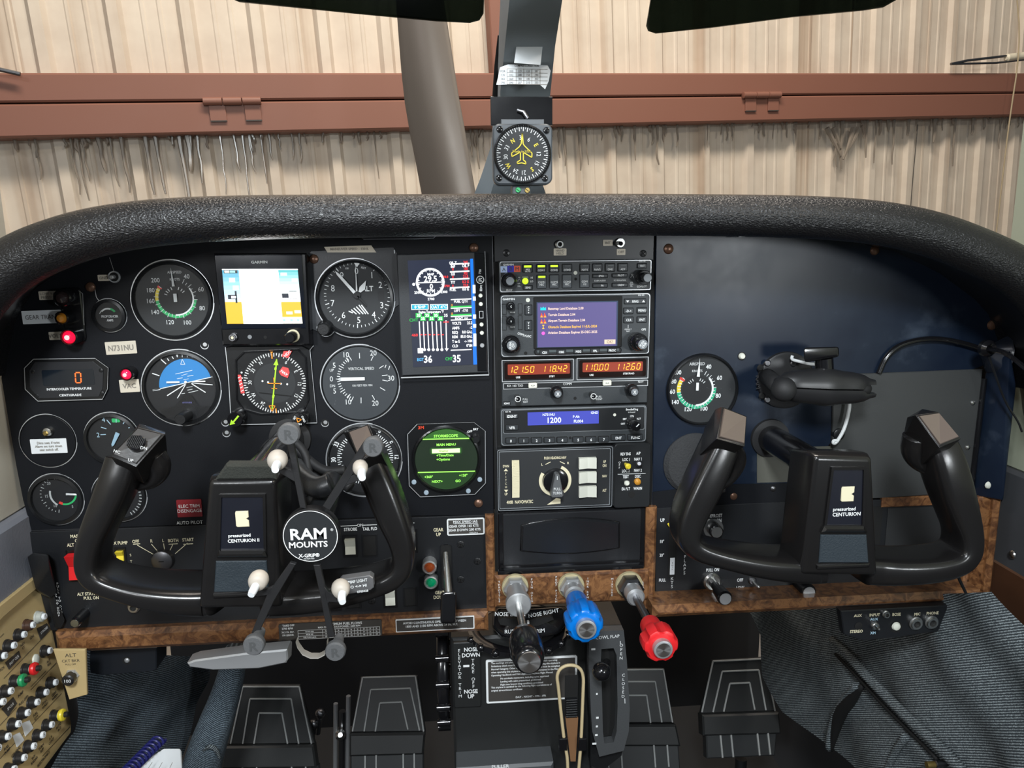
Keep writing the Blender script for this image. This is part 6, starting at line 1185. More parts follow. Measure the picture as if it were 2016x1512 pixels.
# ================================================================ YOKES
def yoke(lab, X, Y, yf, hubpts, plate, emb, txt, ridge, pad, arms, heads, shaft, extra=None):
    F = thing('control_yoke', lab, 'yoke', X, Y, Z0, yf)
    P = lambda a, b, y: F.p(a, b, y-yf)
    # hub: front face ring, bevel ring, back ring
    mb = MB(); TL, TR, BR, BL = hubpts
    pts = [P(*TL, yf), P(*TR, yf), P(*BR, yf), P(*BL, yf)]; ym = yf+.014; 
    for (dx, dz), q in zip(((-9, -10), (9, -10), (9, 3), (-9, 3)), (TL, TR, BR, BL)): pts.append(P(q[0]+dx*.6, q[1]+dz*.6, yf)+Vector((0, .010, 0)))
    k = 0
    for (sx, sz), q in zip(((1, 1), (-1, 1), (-1, -1), (1, -1)), (TL, TR, BR, BL)):
        v = P(*q, yf); pts.append(v+Vector((-.005*sx, .040, -.003*sz)))
    mb.hull(pts, YOKE, .004, 4); part(F, 'hub', mb, sharp=40)
    u = F.u(1); mb = MB(); a = plate; pl = F.poly(a, -.0005); mb.frame(inset(pl, -.0022) if area2(pl) > 0 else inset(pl, .0022), pl, -.0022, 0.0, YOKE); mb.prism(pl, -.0006, 0, mat('plate_navy', (.006, .007, .013), .35, coat=.2))
    pc = F.poly([a[0], a[1]], -.0006); mb.line(pc[0], pc[1], 1.4*u, -.0009, DSTEEL); part(F, 'name_plate', mb)
    mb = MB(); e = F.rect(*emb, -.001); w_ = e[2]-e[0]; h_ = e[3]-e[1]
    mb.prism([(e[0], e[1]+.001), (e[0]+.001, e[1]), (e[2], e[1]), (e[2], e[1]+h_*.38), (e[2]-w_*.2, e[1]+h_*.5), (e[2], e[1]+h_*.60), (e[2], e[3]), (e[0]+w_*.06, e[3]), (e[0], e[3]-h_*.1)], -.0018, -.0006, CRM, ch=.0004); part(F, 'emblem', mb, 'small cream square emblem with a notch on its right side')
    mb = MB(); mb.text('pressurized', *F.xz(txt[0], txt[1], -.001), F.u(6.6), -.0009, WHT, al='l', bold=True, sx=1.0); mb.text('CENTURION II', *F.xz(txt[0]-1, txt[1]+10.5, -.001), F.u(6.8), -.0009, WHT, al='l', sx=.98, bold=True); part(F, 'name_print', mb)
    mb = MB(); mb.prism(F.poly(ridge, -.004), -.005, .002, YOKE, ch=.002); part(F, 'ridge', mb)
    mb = MB(); pl = F.poly(pad, -.001); mb.prism(pl, -.0016, .001, mat('yoke_pad_blue', (.018, .027, .035), .55, bump=.4, bscale=900), ch=.0008); part(F, 'pad', mb)
    mb = MB(); q = F.poly(pad, -.002); zz = min(p[1] for p in q); x0 = min(p[0] for p in q); x1 = max(p[0] for p in q); mb.box((x0-.001, zz-.004, x1+.001, zz-.0005), -.003, .002, YOKE, 0, .001); part(F, 'pad_lip', mb)
    for pth, nm in arms:
        mb = MB(); n_ = len(pth)
        pts = [P(q[0], q[1], yf+(q[3] if len(q) > 3 else .022)) for q in pth]; uu = u
        mb.sweep(pts, [(q[2]*uu, q[4] if len(q) > 4 else .040) for q in pth], YOKE, 28, .50, 3); part(F, 'handle', mb, sharp=180)
    for h in heads:
        mb = MB(); pl = h['plate']; ys = h['ys']; V = [P(a, b, yf+c) for (a, b), c in zip(pl, ys)]
        n = (V[1]-V[0]).cross(V[2]-V[1]).normalized()
        if n.y > 0: n = -n
        c = sum(V, Vector())/len(V); back = [c+(v-c)*1.04-n*.008 for v in V]+[c+(v-c)*.9-n*.034+Vector((0, 0, -.004)) for v in V]
        mb.hull([c+(v-c)*1.06-n*.001 for v in V]+back+[P(a, b, yf+c_) for a, b, c_ in h.get('extra', [])], YOKE, .0032, 4); hd = part(F, 'handle_head', mb, sharp=45)
        mb = MB(); E1 = (V[1]-V[0]).normalized(); 
        fr = [c+(v-c)*.93+n*.0006 for v in V]; fr2 = [c+(v-c)*.90+n*.0012 for v in V]; bk = [c+(v-c)*.93-n*.002 for v in V]
        mb.loft([bk, fr, fr2], h['mat']); part(F, h['nm'], mb, h.get('lab'), parent=hd, sharp=20)
        if 'bulge' in h:
            mb = MB(); 
            bp = [P(a, b, yf+c_) for a, b, c_, r in h['bulge']]; mb.tube(bp, [r*u for a, b, c_, r in h['bulge']], YOKE, 20, smooth=3); part(F, 'finger_rest', mb, sharp=180, parent=hd)
        if 'wheel' in h:
            mb = MB(); wx, wy, wr = h['wheel']; wc = c+n*.002; E2 = n.cross(E1).normalized()
            rg = []
            for q, r in ((0, 1), (.7, 1), (1, .85)): rg.append([wc+n*(.0045*q)+(E1*math.cos(2*PI*k/28)+E2*math.sin(2*PI*k/28))*wr*u*r for k in range(28)])
            mb.loft(rg, PLG); 
            for k in range(-4, 5): 
                a_ = wc+n*.0048+E1*(k*wr*u*.19)-E2*wr*u*.7; b_ = wc+n*.0048+E1*(k*wr*u*.19)+E2*wr*u*.7; mb.tube([a_, b_], .0006, PLA, 6)
            part(F, 'trim_switch', mb, parent=hd)
    # shaft straight into the panel
    mb = MB(); s0 = WORLD.p(*shaft, 0); loc = F.I @ s0; r = .0150
    rg = []
    for y, q in ((-.002, r), (yf+.035, r), (yf+.03, r*.97)): rg.append([Vector((loc.x+q*math.cos(2*PI*k/36), y-yf, loc.z+q*math.sin(2*PI*k/36))) for k in range(36)])
    mb.loft(rg, PLG); part(F, 'shaft', mb)
    mb = MB(); rg = []
    for y, q in ((.0, r*1.45), (-.004, r*1.42), (-.005, r*1.08)): rg.append([Vector((loc.x+q*math.cos(2*PI*k/36), y-yf, loc.z+q*math.sin(2*PI*k/36))) for k in range(36)])
    mb.loft(rg, RUB); part(F, 'shaft_collar', mb)
    return F
SG = mat('switch_plate_worn', (.17, .135, .115), .26, metal=.5, coat=.3)
SGD = mat('switch_plate_dark', (.045, .044, .044), .34, bump=.1, bscale=400)
RYF = yoke('black passenger control yoke with two blank grey switch plates, right of the radio stack', 1655, 1010, -.165,
    [(1606, 899), (1716, 902), (1727, 1133), (1579, 1131)], [(1640, 924), (1699, 924), (1696, 1033), (1626, 1033)], (1656, 958, 1681, 987), (1640, 1003),
    [(1624, 1037), (1702, 1037), (1709, 1049), (1618, 1049)], [(1616, 1053), (1706, 1053), (1710, 1108), (1612, 1108)],
    [([(1615, 1110, 54, .028, .045), (1590, 1110, 54, .030, .050), (1540, 1109, 50, .026, .05), (1480, 1102, 44, .024, .05), (1410, 1088, 38, .022, .045), (1362, 1074, 40, .022, .040), (1345, 1050, 46, .022, .040), (1356, 1008, 58, .022, .038), (1382, 955, 64, .024, .040), (1404, 905, 60, .028, .042), (1420, 865, 54, .032, .042)], 'l'),
     ([(1690, 1112, 58, .028, .045), (1725, 1112, 58, .030, .050), (1770, 1113, 54, .026, .05), (1825, 1109, 50, .024, .05), (1872, 1100, 46, .022, .045), (1893, 1080, 46, .022, .042), (1895, 1045, 48, .022, .040), (1884, 1005, 60, .022, .038), (1868, 955, 68, .024, .040), (1852, 905, 66, .028, .042), (1838, 872, 60, .034, .042)], 'r')],
    [dict(plate=[(1424, 802), (1470, 820), (1466, 876), (1414, 862)], ys=[.016, .016, -.002, -.002], mat=SG, nm='switch_plate', lab='blank coppery grey plate on the left grip', extra=[(1408, 806, .03)], bulge=[(1440, 880, .03, 18), (1455, 905, .035, 18), (1440, 940, .038, 12), (1420, 960, .036, 6)]),
     dict(plate=[(1806, 818), (1848, 812), (1890, 862), (1850, 878)], ys=[.016, .016, -.002, -.002], mat=SG, nm='switch_plate', lab='blank worn grey plate on the right grip', extra=[(1786, 822, .035), (1816, 805, .035)], bulge=[(1805, 860, .03, 26), (1797, 890, .034, 24), (1815, 915, .036, 18), (1838, 930, .034, 8)])],
    (1515, 862))
LYF = yoke('pilot control yoke with trim switch, felt patch and phone holder in front', 475, 1040, -.175,
    [(412, 947), (541, 946), (552, 1196), (392, 1198)], [(437, 978), (518, 977), (520, 1082), (434, 1084)], (464, 1006, 490, 1037), (449, 1055),
    [(430, 1086), (520, 1085), (525, 1097), (425, 1098)], [(425, 1105), (525, 1104), (529, 1164), (421, 1166)],
    [([(440, 1166, 62, .030, .050), (420, 1166, 62, .034, .056), (370, 1166, 60, .030, .055), (310, 1160, 50, .026, .052), (250, 1148, 42, .024, .048), (200, 1132, 42, .022, .044), (182, 1105, 46, .022, .042), (190, 1055, 52, .022, .042), (212, 1005, 60, .022, .042), (236, 950, 66, .025, .044), (252, 905, 66, .030, .045)], 'l'),
     ([(515, 1168, 60, .030, .050), (540, 1168, 60, .034, .056), (610, 1165, 58, .030, .055), (680, 1156, 50, .026, .052), (740, 1142, 44, .024, .048), (785, 1124, 46, .022, .044), (797, 1095, 46, .022, .042), (792, 1055, 54, .022, .042), (772, 1008, 66, .022, .042), (750, 950, 68, .025, .044), (730, 905, 64, .030, .045)], 'r')],
    [dict(plate=[(272, 842), (322, 855), (268, 916), (220, 896)], ys=[.016, .016, -.004, -.004], mat=SGD, nm='switch_plate', lab='dark plate with ribbed trim switch marked DN and UP', extra=[(275, 834, .03), (326, 850, .04), (322, 880, .04)], bulge=[(300, 895, .03, 26), (315, 920, .034, 26), (300, 945, .036, 20), (270, 960, .034, 8)], wheel=(0, 0, 17)),
     dict(plate=[(686, 850), (724, 836), (744, 885), (708, 906)], ys=[.014, .014, -.004, -.004], mat=SG, nm='switch_plate', lab='blank worn grey plate on the right grip', extra=[(676, 852, .03), (740, 850, .03)])],
    (572, 862))
# trim switch lettering, felt patch, map light plate
F = LYF
mb = MB(); y = -.006
for t, X, Y, rt in (('DN', 283, 882, -12), ('UP', 257, 906, -20), ('NC', 230, 889, -20)): mb.text(t, *F.xz(X, Y, y), F.u(6), y, WHT, rot=rt)
part(F, 'switch_lettering', mb)
mb = MB(); mb.prism([(x, z) for x, z in F.poly([(424, 944), (545, 943), (540, 912), (446, 912)], .004)], .001, .012, mat('felt_black', (.022, .024, .020), .95, bump=1.2, bscale=700), ch=.002); part(F, 'felt_patch', mb, 'fuzzy dark hook and loop patch on top of the hub')
mb = MB(); P = F.poly([(668, 1144), (672, 1140), (728, 1132), (735, 1137), (736, 1156), (730, 1161), (678, 1171), (668, 1168)], -.010); mb.prism(P, -.011, -.002, mat('plate_pewter', (.16, .16, .165), .4, metal=.4), ch=.0006)
y = -.0113; mb.text('MAP LIGHT', *F.xz(704, 1144, y), F.u(6), y, WHT, rot=6, bold=True, sx=.9); mb.text('O <-> HI', *F.xz(706, 1154, y), F.u(6), y, WHT, rot=6, bold=True); mb.text('0705028', *F.xz(714, 1164, y), F.u(4.5), y, WHT, rot=6, bold=True); part(F, 'map_light_plate', mb, 'grey plate reading MAP LIGHT on the right arm')

# ================================================================ PHONE HOLDER
F = thing('phone_holder', 'black x-shaped phone holder with round white-lettered centre in front of the pilot yoke', 'phone holder', 518, 712, zN, -.215); u = F.u(1)
mb = MB(); mb.lathe((0, 0), [(164*u, 0), (172*u, .0012), (172*u, .010), (160*u, .014)], mat('holder_black', (.010, .010, .011), .3), 64, cap1=True); part(F, 'hub', mb)
mb = MB(); mb.disc((0, 0), 163*u, -.0002, mat('holder_cap', (.022, .024, .026), .28, coat=.4), 64); mb.arc((0, 0), 159*u, 163*u, 0, 360, -.0004, WHT, 64); y = -.0005
mb.text('RAM', *F.xz(505, 699, y), 68*u, y, WHT, bold=True, sx=1.12); mb.text('MOUNTS', *F.xz(504, 762, y), 36*u, y, WHT, bold=True, sx=1.08); mb.text('X-GRIP®', *F.xz(510, 827, y), 22*u, y, WHT, bold=True); mb.text('PATENTED', *F.xz(510, 846, y), 9*u, y, WHT); mb.text('®', *F.xz(645, 674, y), 16*u, y, WHT); part(F, 'printed_cap', mb)
ARM = mat('holder_arm', (.012, .012, .013), .45, bump=.08, bscale=900)
for pts, br, ball, cone, tip in (
    ([(492, 548), (455, 545), (375, 150), (415, 150)], [(440, 430), (425, 390), (330, 335), (318, 322), (345, 300), (400, 318), (412, 300), (440, 340)], (388, 105, 66), (308, 272, 60), (322, 312)),
    ([(612, 550), (590, 535), (835, 150), (868, 190), (632, 560)], [(690, 440), (735, 410), (830, 372), (845, 345), (830, 335), (770, 350), (700, 385)], (890, 182, 62), (806, 318, 46), (838, 360)),
    ([(430, 880), (395, 870), (260, 1060), (165, 1290), (205, 1300), (300, 1100)], [(320, 1000), (270, 1025), (200, 1040), (185, 1065), (200, 1075), (270, 1062), (310, 1070)], (180, 1362, 66), (196, 995, 60), (172, 1052)),
    ([(535, 885), (575, 885), (610, 1060), (660, 1310), (622, 1320), (580, 1090)], [(598, 1010), (625, 1045), (705, 1082), (700, 1110), (630, 1105), (605, 1130)], (666, 1398, 64), (688, 1045, 57), (722, 1092))):
    mb = MB(); mb.prism(F.poly(pts, .003), .003, .007, ARM, ch=.0004); mb.prism(F.poly(br, .0032), .0032, .0068, ARM, ch=.0004); part(F, 'arm', mb)
    mb = MB(); c = F.xz(ball[0], ball[1], -.012); r = ball[2]*u*.97; mb.lathe(c, [(r*.88, -.014), (r, -.0125), (r*1.0, -.008), (r*.62, -.002), (r*.45, .010)], RUBG, 36, cap1=True); mb.text('R', *c, r*.9, -.0143, mat('emblem_grey', (.055, .058, .06), .8), bold=True); part(F, 'rubber_foot', mb)
    mb = MB(); c = F.xz(cone[0], cone[1], -.006); r = cone[2]*u; TNC = mat('cap_beige', (.42, .38, .33), .5); a = Vector((c[0], -.006, c[1])); t = F.p(tip[0], tip[1], -.012)
    rg = []; n = 28
    for q, k_ in ((0, .70), (.10, .90), (.30, 1.0), (.62, .98), (.9, .80), (1.0, .42)):
        cc = Vector((c[0], .006-.012*q, c[1])).lerp(Vector((t.x, .006-.012*q, t.z)), .22*q**2); rg.append([cc+Vector((r*k_*math.cos(2*PI*i/n), 0, r*k_*math.sin(2*PI*i/n))) for i in range(n)])
    mb.loft(rg, TNC); ft = part(F, 'peg_cap', mb, sharp=60)
    mb = MB(); mb.tube([t.lerp(a, .55)+Vector((0, .004, 0)), t.lerp(a, .40)+Vector((0, -.004, 0)), t.lerp(a, .18)+Vector((0, -.006, 0))], [.0032, .0032, .0026], STW, 14); part(F, 'peg_tip', mb, parent=ft)
mb = MB(); mb.tube([(0, .013, 0), (0.004, .04, .010), (.006, .075, .022)], [.009, .011, .009], PLA, 20, smooth=2); mb.sph((0, .02, .002), .014, PLA); part(F, 'ball_joint', mb, sharp=180)
mb = MB(); mb.tube([F.p(640, 400, .03), F.p(560, 430, .03), F.p(470, 370, .05), F.p(420, 300, .07)], .009, PLA, 14, smooth=2); part(F, 'clamp_arm', mb, sharp=180)
F = thing('cable_bundle', 'bundle of coiled black cables looped over the pilot yoke shaft', 'cable', 610, 900, Z0, -.06)
for pts, r in (([(512, 900), (530, 868), (570, 862), (600, 885), (610, 930), (600, 970)], .004), ([(520, 915), (540, 880), (575, 875), (600, 900), (640, 930), (680, 925)], .0045), ([(590, 915), (625, 935), (665, 940), (690, 960)], .006), ([(590, 960), (620, 945), (650, 955), (640, 985), (605, 985)], .005)):
    mb = MB(); mb.tube([F.p(a, b, .01*math.sin(i)) for i, (a, b) in enumerate(pts)], r, RUB, 12, smooth=2); part(F, 'cable', mb, sharp=180)

# ================================================================ PASSENGER SIDE ARM MOUNT
F = thing('ball_mount_arm', 'black double socket arm on a round base plate screwed to the navy panel', 'mount', 1545, 748, Z0, 0.0); u = F.u(1)
mb = MB(); mb.lathe((0, 0), [(50*u, -.005), (54*u, -.004), (55*u, 0)], mat('mount_black', (.014, .014, .015), .42, bump=.15, bscale=800), 48); mb.text('RAM', *F.xz(1493, 752, -.005), F.u(9), -.0052, mat('emboss', (.03, .03, .032), .5), rot=-85, bold=True)
mb.lathe(F.xz(1553, 758, -.005), [(24*u, -.022), (26*u, -.005)], PLA, 30); part(F, 'base_plate', mb)
for X, Y in ((1511, 715), (1497, 724), (1562, 716), (1511, 787), (1500, 779)):
    mb = MB(); mb.lathe(F.xz(X, Y, -.005), [(4.5*u, -.0062), (6*u, -.0055), (6.5*u, -.005)], DSTEEL if X in (1511, 1562) else HOLE, 16); part(F, 'screw', mb)
def half(sgn):
    mb = MB(); rings = []
    for t in [k/18 for k in range(19)]:
        x = 1526+t*196; zc = 762+ (6*t-3)+sgn*(1.5+(7 if t > .84 else 0)); w_ = [13, 19, 25, 29, 31, 32, 33, 34, 36, 37, 36, 34, 32, 31, 30, 28, 25, 19, 16][int(t*18)]-(0 if t <= .84 else 7)
        A = F.p(x, zc, -.055); h = w_*u; R = []
        for k in range(20):
            a = PI*k/19; R.append(A+Vector((0, -math.cos(a)*h*.70, -sgn*math.sin(a)*h*.90)))
        rings.append(R)
    mb.loft(rings, mat('mount_smooth', (.016, .016, .017), .36)); return mb
part(F, 'clamp_half', half(1), sharp=60); part(F, 'clamp_half', half(-1), sharp=60)
for X, Y in ((1710, 768),):
    mb = MB(); mb.sph(F.p(X-12, Y-3, -.055), .009, HOLE, sz=.8); part(F, 'socket_opening', mb)
mb = MB(); c = F.p(1538, 764, -.055); mb.sph(c+Vector((0, -.006, 0)), .0125, RUB); mb.tube([c, c+Vector((.004, .045, .004))], .009, RUB); part(F, 'ball', mb, sharp=180)
mb = MB(); mb.hull([F.p(1582, 684, -.06), F.p(1652, 682, -.06), F.p(1653, 702, -.06), F.p(1582, 714, -.06), F.p(1590, 684, -.035), F.p(1645, 684, -.035), F.p(1645, 705, -.035), F.p(1590, 712, -.035)], PLG, .003, 3); mb.tube([F.p(1622, 705, -.05), F.p(1624, 740, -.05)], .009, PLG, 16); part(F, 'wing_knob', mb)
CORD = mat('white_cord', (.72, .74, .74), .7)
F = thing('white_cord', 'short white cord loop hanging on the socket arm and down to the glovebox', 'cord', 1640, 800, Z0, -.012)
mb = MB(); mb.tube([F.p(*q) for q in ((1560, 700), (1558, 708), (1575, 712), (1590, 716), (1605, 717))], .0017, CORD, 8, smooth=2); part(F, 'upper_strand', mb)
mb = MB(); mb.tube([F.p(*q) for q in ((1672, 782), (1673, 800), (1668, 825), (1660, 850), (1646, 872), (1640, 873), (1641, 867), (1650, 868))], .0019, CORD, 8, smooth=2); part(F, 'lower_strand', mb)
cable('power_cable', 'black cable running from the corner hole out of the right edge', [(1942, 688, 0.0), (1970, 690, -.02), (1995, 705, -.03), (2030, 735, -.05)], .0026, PLG, WORLD, -.035, 'cable')
cable('antenna_cable', 'thin black cable hanging from the corner hole down to a small plug', [(1944, 692, 0), (1960, 740, -.003), (1980, 795, -.005), (2004, 828, -.01), (2012, 850, -.01)], .0012, PLA, WORLD, -.034, 'cable')
F = thing('loop_cable', 'dark cable arching over the glovebox door across the navy panel', 'cable', 1830, 670, Z0, -.004)
mb = MB(); mb.tube([F.p(*q) for q in ((1730, 735), (1745, 700), (1775, 676), (1830, 665), (1885, 672), (1942, 690))], .0030, PLG, 10, smooth=3); part(F, 'cable', mb, sharp=180)
F = thing('corner_grommet', 'round black hole with bright rim where the cables leave the panel corner', 'grommet', 1944, 686, Z0, -.034)
mb = MB(); mb.lathe((0, 0), [(.003, -.004), (.006, -.006), (.009, -.002), (.009, .003)], PLG, 24, cap0=False); mb.disc((0, 0), .005, -.001, HOLE); part(F, 'ring', mb)

# ================================================================ ENGINE CONTROLS
def engine(name, lab, base, nutr, barrel, rodY, knobs, front):
    pass
def axis_pt(bx, by, y): q = WORLD.p(bx, by, -.012); return Vector((q.x, y, q.z))
CRW = mat('cream_washer', (.42, .36, .21), .5)
def ctrl(name, lab, bx, by):
    return thing(name, lab, 'engine control', bx, by, Z0, -.012)
def nut(F, r=.0135, y0=-.014, m=ALU):
    mb = MB(); mb.lathe((0, 0), [(r*1.07, -.003), (r*1.10, 0)], CRW, 32); part(F, 'washer', mb)
    mb = MB(); mb.lathe((0, 0), [(r*.82, y0-.0), (r*1.0, y0+.003), (r*1.0, -.003)], m, 6); part(F, 'nut', mb, sharp=20)
F = ctrl('throttle_control', 'throttle with thick steel collar, bare rod and black barrel knob, pulled far out', 1014, 1154); nut(F)
mb = MB(); mb.lathe((0, 0), [(.0122, -.045), (.0132, -.044), (.0132, -.036), (.0105, -.034), (.0105, -.013)], ALU, 40); part(F, 'collar', mb)
mb = MB(); mb.lathe((0, 0), [(.0036, -.11), (.0036, -.044)], STEEL, 24); part(F, 'rod', mb)
mb = MB(); mb.lathe((0, 0), [(.0105, -.152), (.0128, -.150), (.0150, -.142), (.0158, -.130), (.0158, -.118), (.0138, -.108), (.0095, -.104), (.004, -.103)], PLG, 48); part(F, 'knob', mb, sharp=50)
def mk_spun():
    m = bpy.data.materials.new('spun_aluminium'); nt, b = nodes_of(m); tc = nt.nodes.new('ShaderNodeTexCoord'); n = nt.nodes.new('ShaderNodeTexGradient'); n.gradient_type = 'RADIAL'
    b.inputs['Base Color'].default_value = (.62, .62, .62, 1); b.inputs['Metallic'].default_value = 1; b.inputs['Roughness'].default_value = .30; b.inputs['Anisotropic'].default_value = .8
    t = nt.nodes.new('ShaderNodeTangent'); t.direction_type = 'RADIAL'; t.axis = 'Y'; nt.links.new(t.outputs[0], b.inputs['Tangent']); return m
SPUN = mk_spun()
mb = MB(); mb.lathe((0, 0), [(.0100, -.1530), (.0106, -.1520)], SPUN, 48); part(F, 'end_cap', mb, 'spun metal end cap')
def star(F, m, y0, y1, lob, rr, lab):
    # fluted knob with lobes, tapering towards the panel
    mb = MB(); n = lob*12; L = y1-y0; rings = []
    for q, k_, amp in ((0, .80, .0), (.03, .93, .5), (.10, 1.0, 1.0), (.40, 1.0, 1.0), (.52, .82, .55), (.56, .66, .12), (.95, .60, 0), (1.0, .55, 0)):
        R = []
        for i in range(n):
            a = 2*PI*i/n; s = math.cos(a*lob); f = 1-amp*.20*max(0, -s)**.8; R.append(Vector((rr*k_*f*math.cos(a), y0+L*q, rr*k_*f*math.sin(a))))
        rings.append(R)
    mb.loft(rings, m); part(F, 'knob', mb, sharp=38)
    mb = MB(); mb.lathe((0, 0), [(rr*.44, y0-.006), (rr*.52, y0-.0055), (rr*.54, y0-.004), (rr*.54, y0+.002)], ALU, 40); mb.lathe((0, 0), [(rr*.40, y0-.0063), (rr*.42, y0-.0058)], SPUN, 40); part(F, 'lock_button', mb, 'silver centre button')
F = ctrl('propeller_control', 'blue fluted propeller control knob with silver centre button', 1124, 1152); nut(F)
mb = MB(); mb.lathe((0, 0), [(.0085, -.026), (.0102, -.024), (.0102, -.013)], ALU, 32); mb.lathe((0, 0), [(.0042, -.05), (.0042, -.02)], STEEL, 20); part(F, 'collar', mb)
star(F, BLUE, -.092, -.034, 8, .0188, '')
F = ctrl('mixture_control', 'red fluted mixture control knob on a long dark rod', 1238, 1150); nut(F, r=.0140, y0=-.018, m=DSTEEL)
mb = MB(); mb.lathe((0, 0), [(.0080, -.034), (.0098, -.032), (.0100, -.016)], ALU, 32); part(F, 'collar', mb)
mb = MB(); mb.lathe((0, 0), [(.0040, -.10), (.0040, -.03)], DSTEEL, 20); part(F, 'rod', mb)
star(F, RED, -.132, -.088, 6, .0170, '')

# ================================================================ PEDESTAL
PB_ = mat('pedestal_black', (.016, .017, .017), .42, bump=.1, bscale=700)
PED = F = thing('centre_pedestal', 'black centre pedestal below the engine controls with trim and placards', 'pedestal', 1060, 1370, Z0, .02)
mb = MB(); a = F.rect(893, 1250, 1166, 1620, 0); mb.box(a, 0, .42, PB_, .004, .003); part(F, 'body', mb)
mb = MB(); a = F.rect(893, 1264, 946, 1392, -.004); mb.box(a, -.005, 0, mat('trim_plate', (.014, .015, .015), .45), .002, .001); y = -.0053; u = F.u(1)
mb.text('NOSE\nDOWN', *F.xz(927, 1284, y), F.u(8), y, WHT, bold=True, sx=.9); mb.text('NOSE\nUP', *F.xz(927, 1366, y), F.u(8), y, WHT, bold=True, sx=.9, lead=1.3); mb.vtext('ELEVATOR TRIM', *F.xz(905, 1326, y), F.u(6.2), y, WHT, lead=1.28); mb.vtext('TAKE OFF', *F.xz(931.5, 1326, y), F.u(6.4), y, WHT, lead=1.22)
a = F.rect(912, 1294, 924, 1358, y); mb.quad(a, y+.0001, HOLE); mb.box(F.rect(912, 1309, 924, 1313, y), y-.0005, y, WHT); part(F, 'trim_indicator', mb, 'plate with white ELEVATOR TRIM lettering')
mb = MB(); a = F.rect(957, 1295, 1136, 1380, -.001); mb.box(a, -.0012, 0, WHT, .002); mb.box((a[0]+4*u, a[1]+4*u, a[2]-4*u, a[3]-4*u), -.0015, 0, INK, .001); y = -.0018
rows = [('The markings and placards installed in this airplane contain operating', 0), ('limitations which must be complied with when operating this airplane in', 0), ('Normal Category. Other operating limitations which must be complied', 0), ('when operating this airplane in this category are contained in the Pilot', 0), ('Operating Handbook and FAA Approved Airplane Flight Manual.', 0), ('No acrobatic maneuvers, including spins, approved', 1), ('Landing with cabin pressurized, prohibited', 1), ('Flight into known icing conditions prohibited', 1), ('This airplane is certified for the following flight operations as of', 0), ('original airworthiness certificate:', 0)]
for k, (t, ind) in enumerate(rows): mb.text(t, *F.xz(967+ind*18, 1306+k*6.0, y), F.u(3.6), y, WHT, al='l', sx=.88, bold=True)
mb.text('DAY - NIGHT - VFR - IFR', *F.xz(1045, 1371, y), F.u(3.8), y, WHT, bold=True); part(F, 'placard', mb, 'black placard with white border and operating limitation text')
mb = MB(); a = F.rect(900, 1497, 1088, 1640, -.02); mb.box(a, -.03, 0, mat('foot_plate', (.07, .075, .08), .45), .004, .003); mb.text('PULLER', *F.xz(985, 1509, -.0305), F.u(7), -.0305, WHT, bold=True); part(F, 'foot_plate', mb)
# rudder trim hood
F = thing('rudder_trim_wheel', 'black rudder trim hood and ribbed wheel below the throttle marked NOSE RIGHT', 'trim wheel', 1030, 1235, Z0, .0); u = F.u(1)
mb = MB(); mb.hull([F.p(x, y, d) for x, y, d in ((972, 1195, .02), (1115, 1193, .02), (1118, 1225, .01), (1100, 1248, -.005), (1040, 1262, -.012), (990, 1255, -.005), (968, 1235, .01), (1040, 1200, -.004), (972, 1195, .10), (1115, 1193, .10), (1100, 1250, .10), (980, 1255, .10))], PLG, .004, 3); part(F, 'hood', mb, sharp=50)
mb = MB(); y = -.0095; mb.prism(F.poly([(981, 1222), (990, 1216), (1030, 1222), (1085, 1214), (1090, 1220), (1060, 1232), (1010, 1234), (985, 1230)], y), y, .01, HOLE)
for t, X, Y, rt in (('NOSE LEFT', 1000, 1209, -4), ('NOSE RIGHT', 1070, 1207, 9), ('RUDD', 1008, 1243, 0), ('TRIM', 1061, 1242, 4)): mb.text(t, *F.xz(X, Y, y-.004), F.u(8), y-.004, WHT, rot=rt, sx=.9)
mb.box(F.rect(1038, 1224, 1042, 1233, y-.004), y-.004, y, WHT); mb.flat(F.poly([(1034, 1246), (1045, 1246), (1040, 1240)], y-.004), y-.004, WHT); part(F, 'scale', mb)
c = F.p(1020, 1228, .040); mb = MB(); rg = []
for dz, r in ((-.003, .047), (-.005, .053), (-.003, .060), (.003, .060), (.005, .053), (.003, .047)): rg.append([c+Vector((r*math.cos(2*PI*k/72), r*math.sin(2*PI*k/72), dz-.006)) for k in range(72)])
rg.append(rg[0]); mb.loft(rg, PLG, caps=False); part(F, 'wheel_rim', mb, sharp=60)
for k in range(18):
    a = 2*PI*k/18; mb = MB(); mb.sph(c+Vector((.060*math.cos(a), .060*math.sin(a), -.006)), .0048, PLG, 12, 8); part(F, 'grip_nub', mb, sharp=180)
# elevator trim wheel
F = thing('elevator_trim_wheel', 'black ribbed elevator trim wheel seen edge-on left of the pedestal', 'trim wheel', 872, 1372, Z0, .02); u = F.u(1)
ra = abs(F.p(872, 1255).z-F.p(874, 1485).z)/2; mb = MB(); rg = []
for dx, r in ((-.0055, ra*.90), (-.0065, ra*.97), (-.004, ra), (.004, ra), (.0065, ra*.97), (.0055, ra*.90)): rg.append([Vector((dx, .075+r*math.cos(2*PI*k/72), r*math.sin(2*PI*k/72))) for k in range(72)])
mb.loft(rg, PLG); part(F, 'wheel', mb, sharp=60)
for k in range(16):
    a = 2*PI*(k+.5)/16; mb = MB(); mb.tube([(-.0075, .075+ra*math.cos(a), ra*math.sin(a)), (.0075, .075+ra*math.cos(a), ra*math.sin(a))], .0045, PLG, 12); part(F, 'grip_nub', mb, sharp=50)
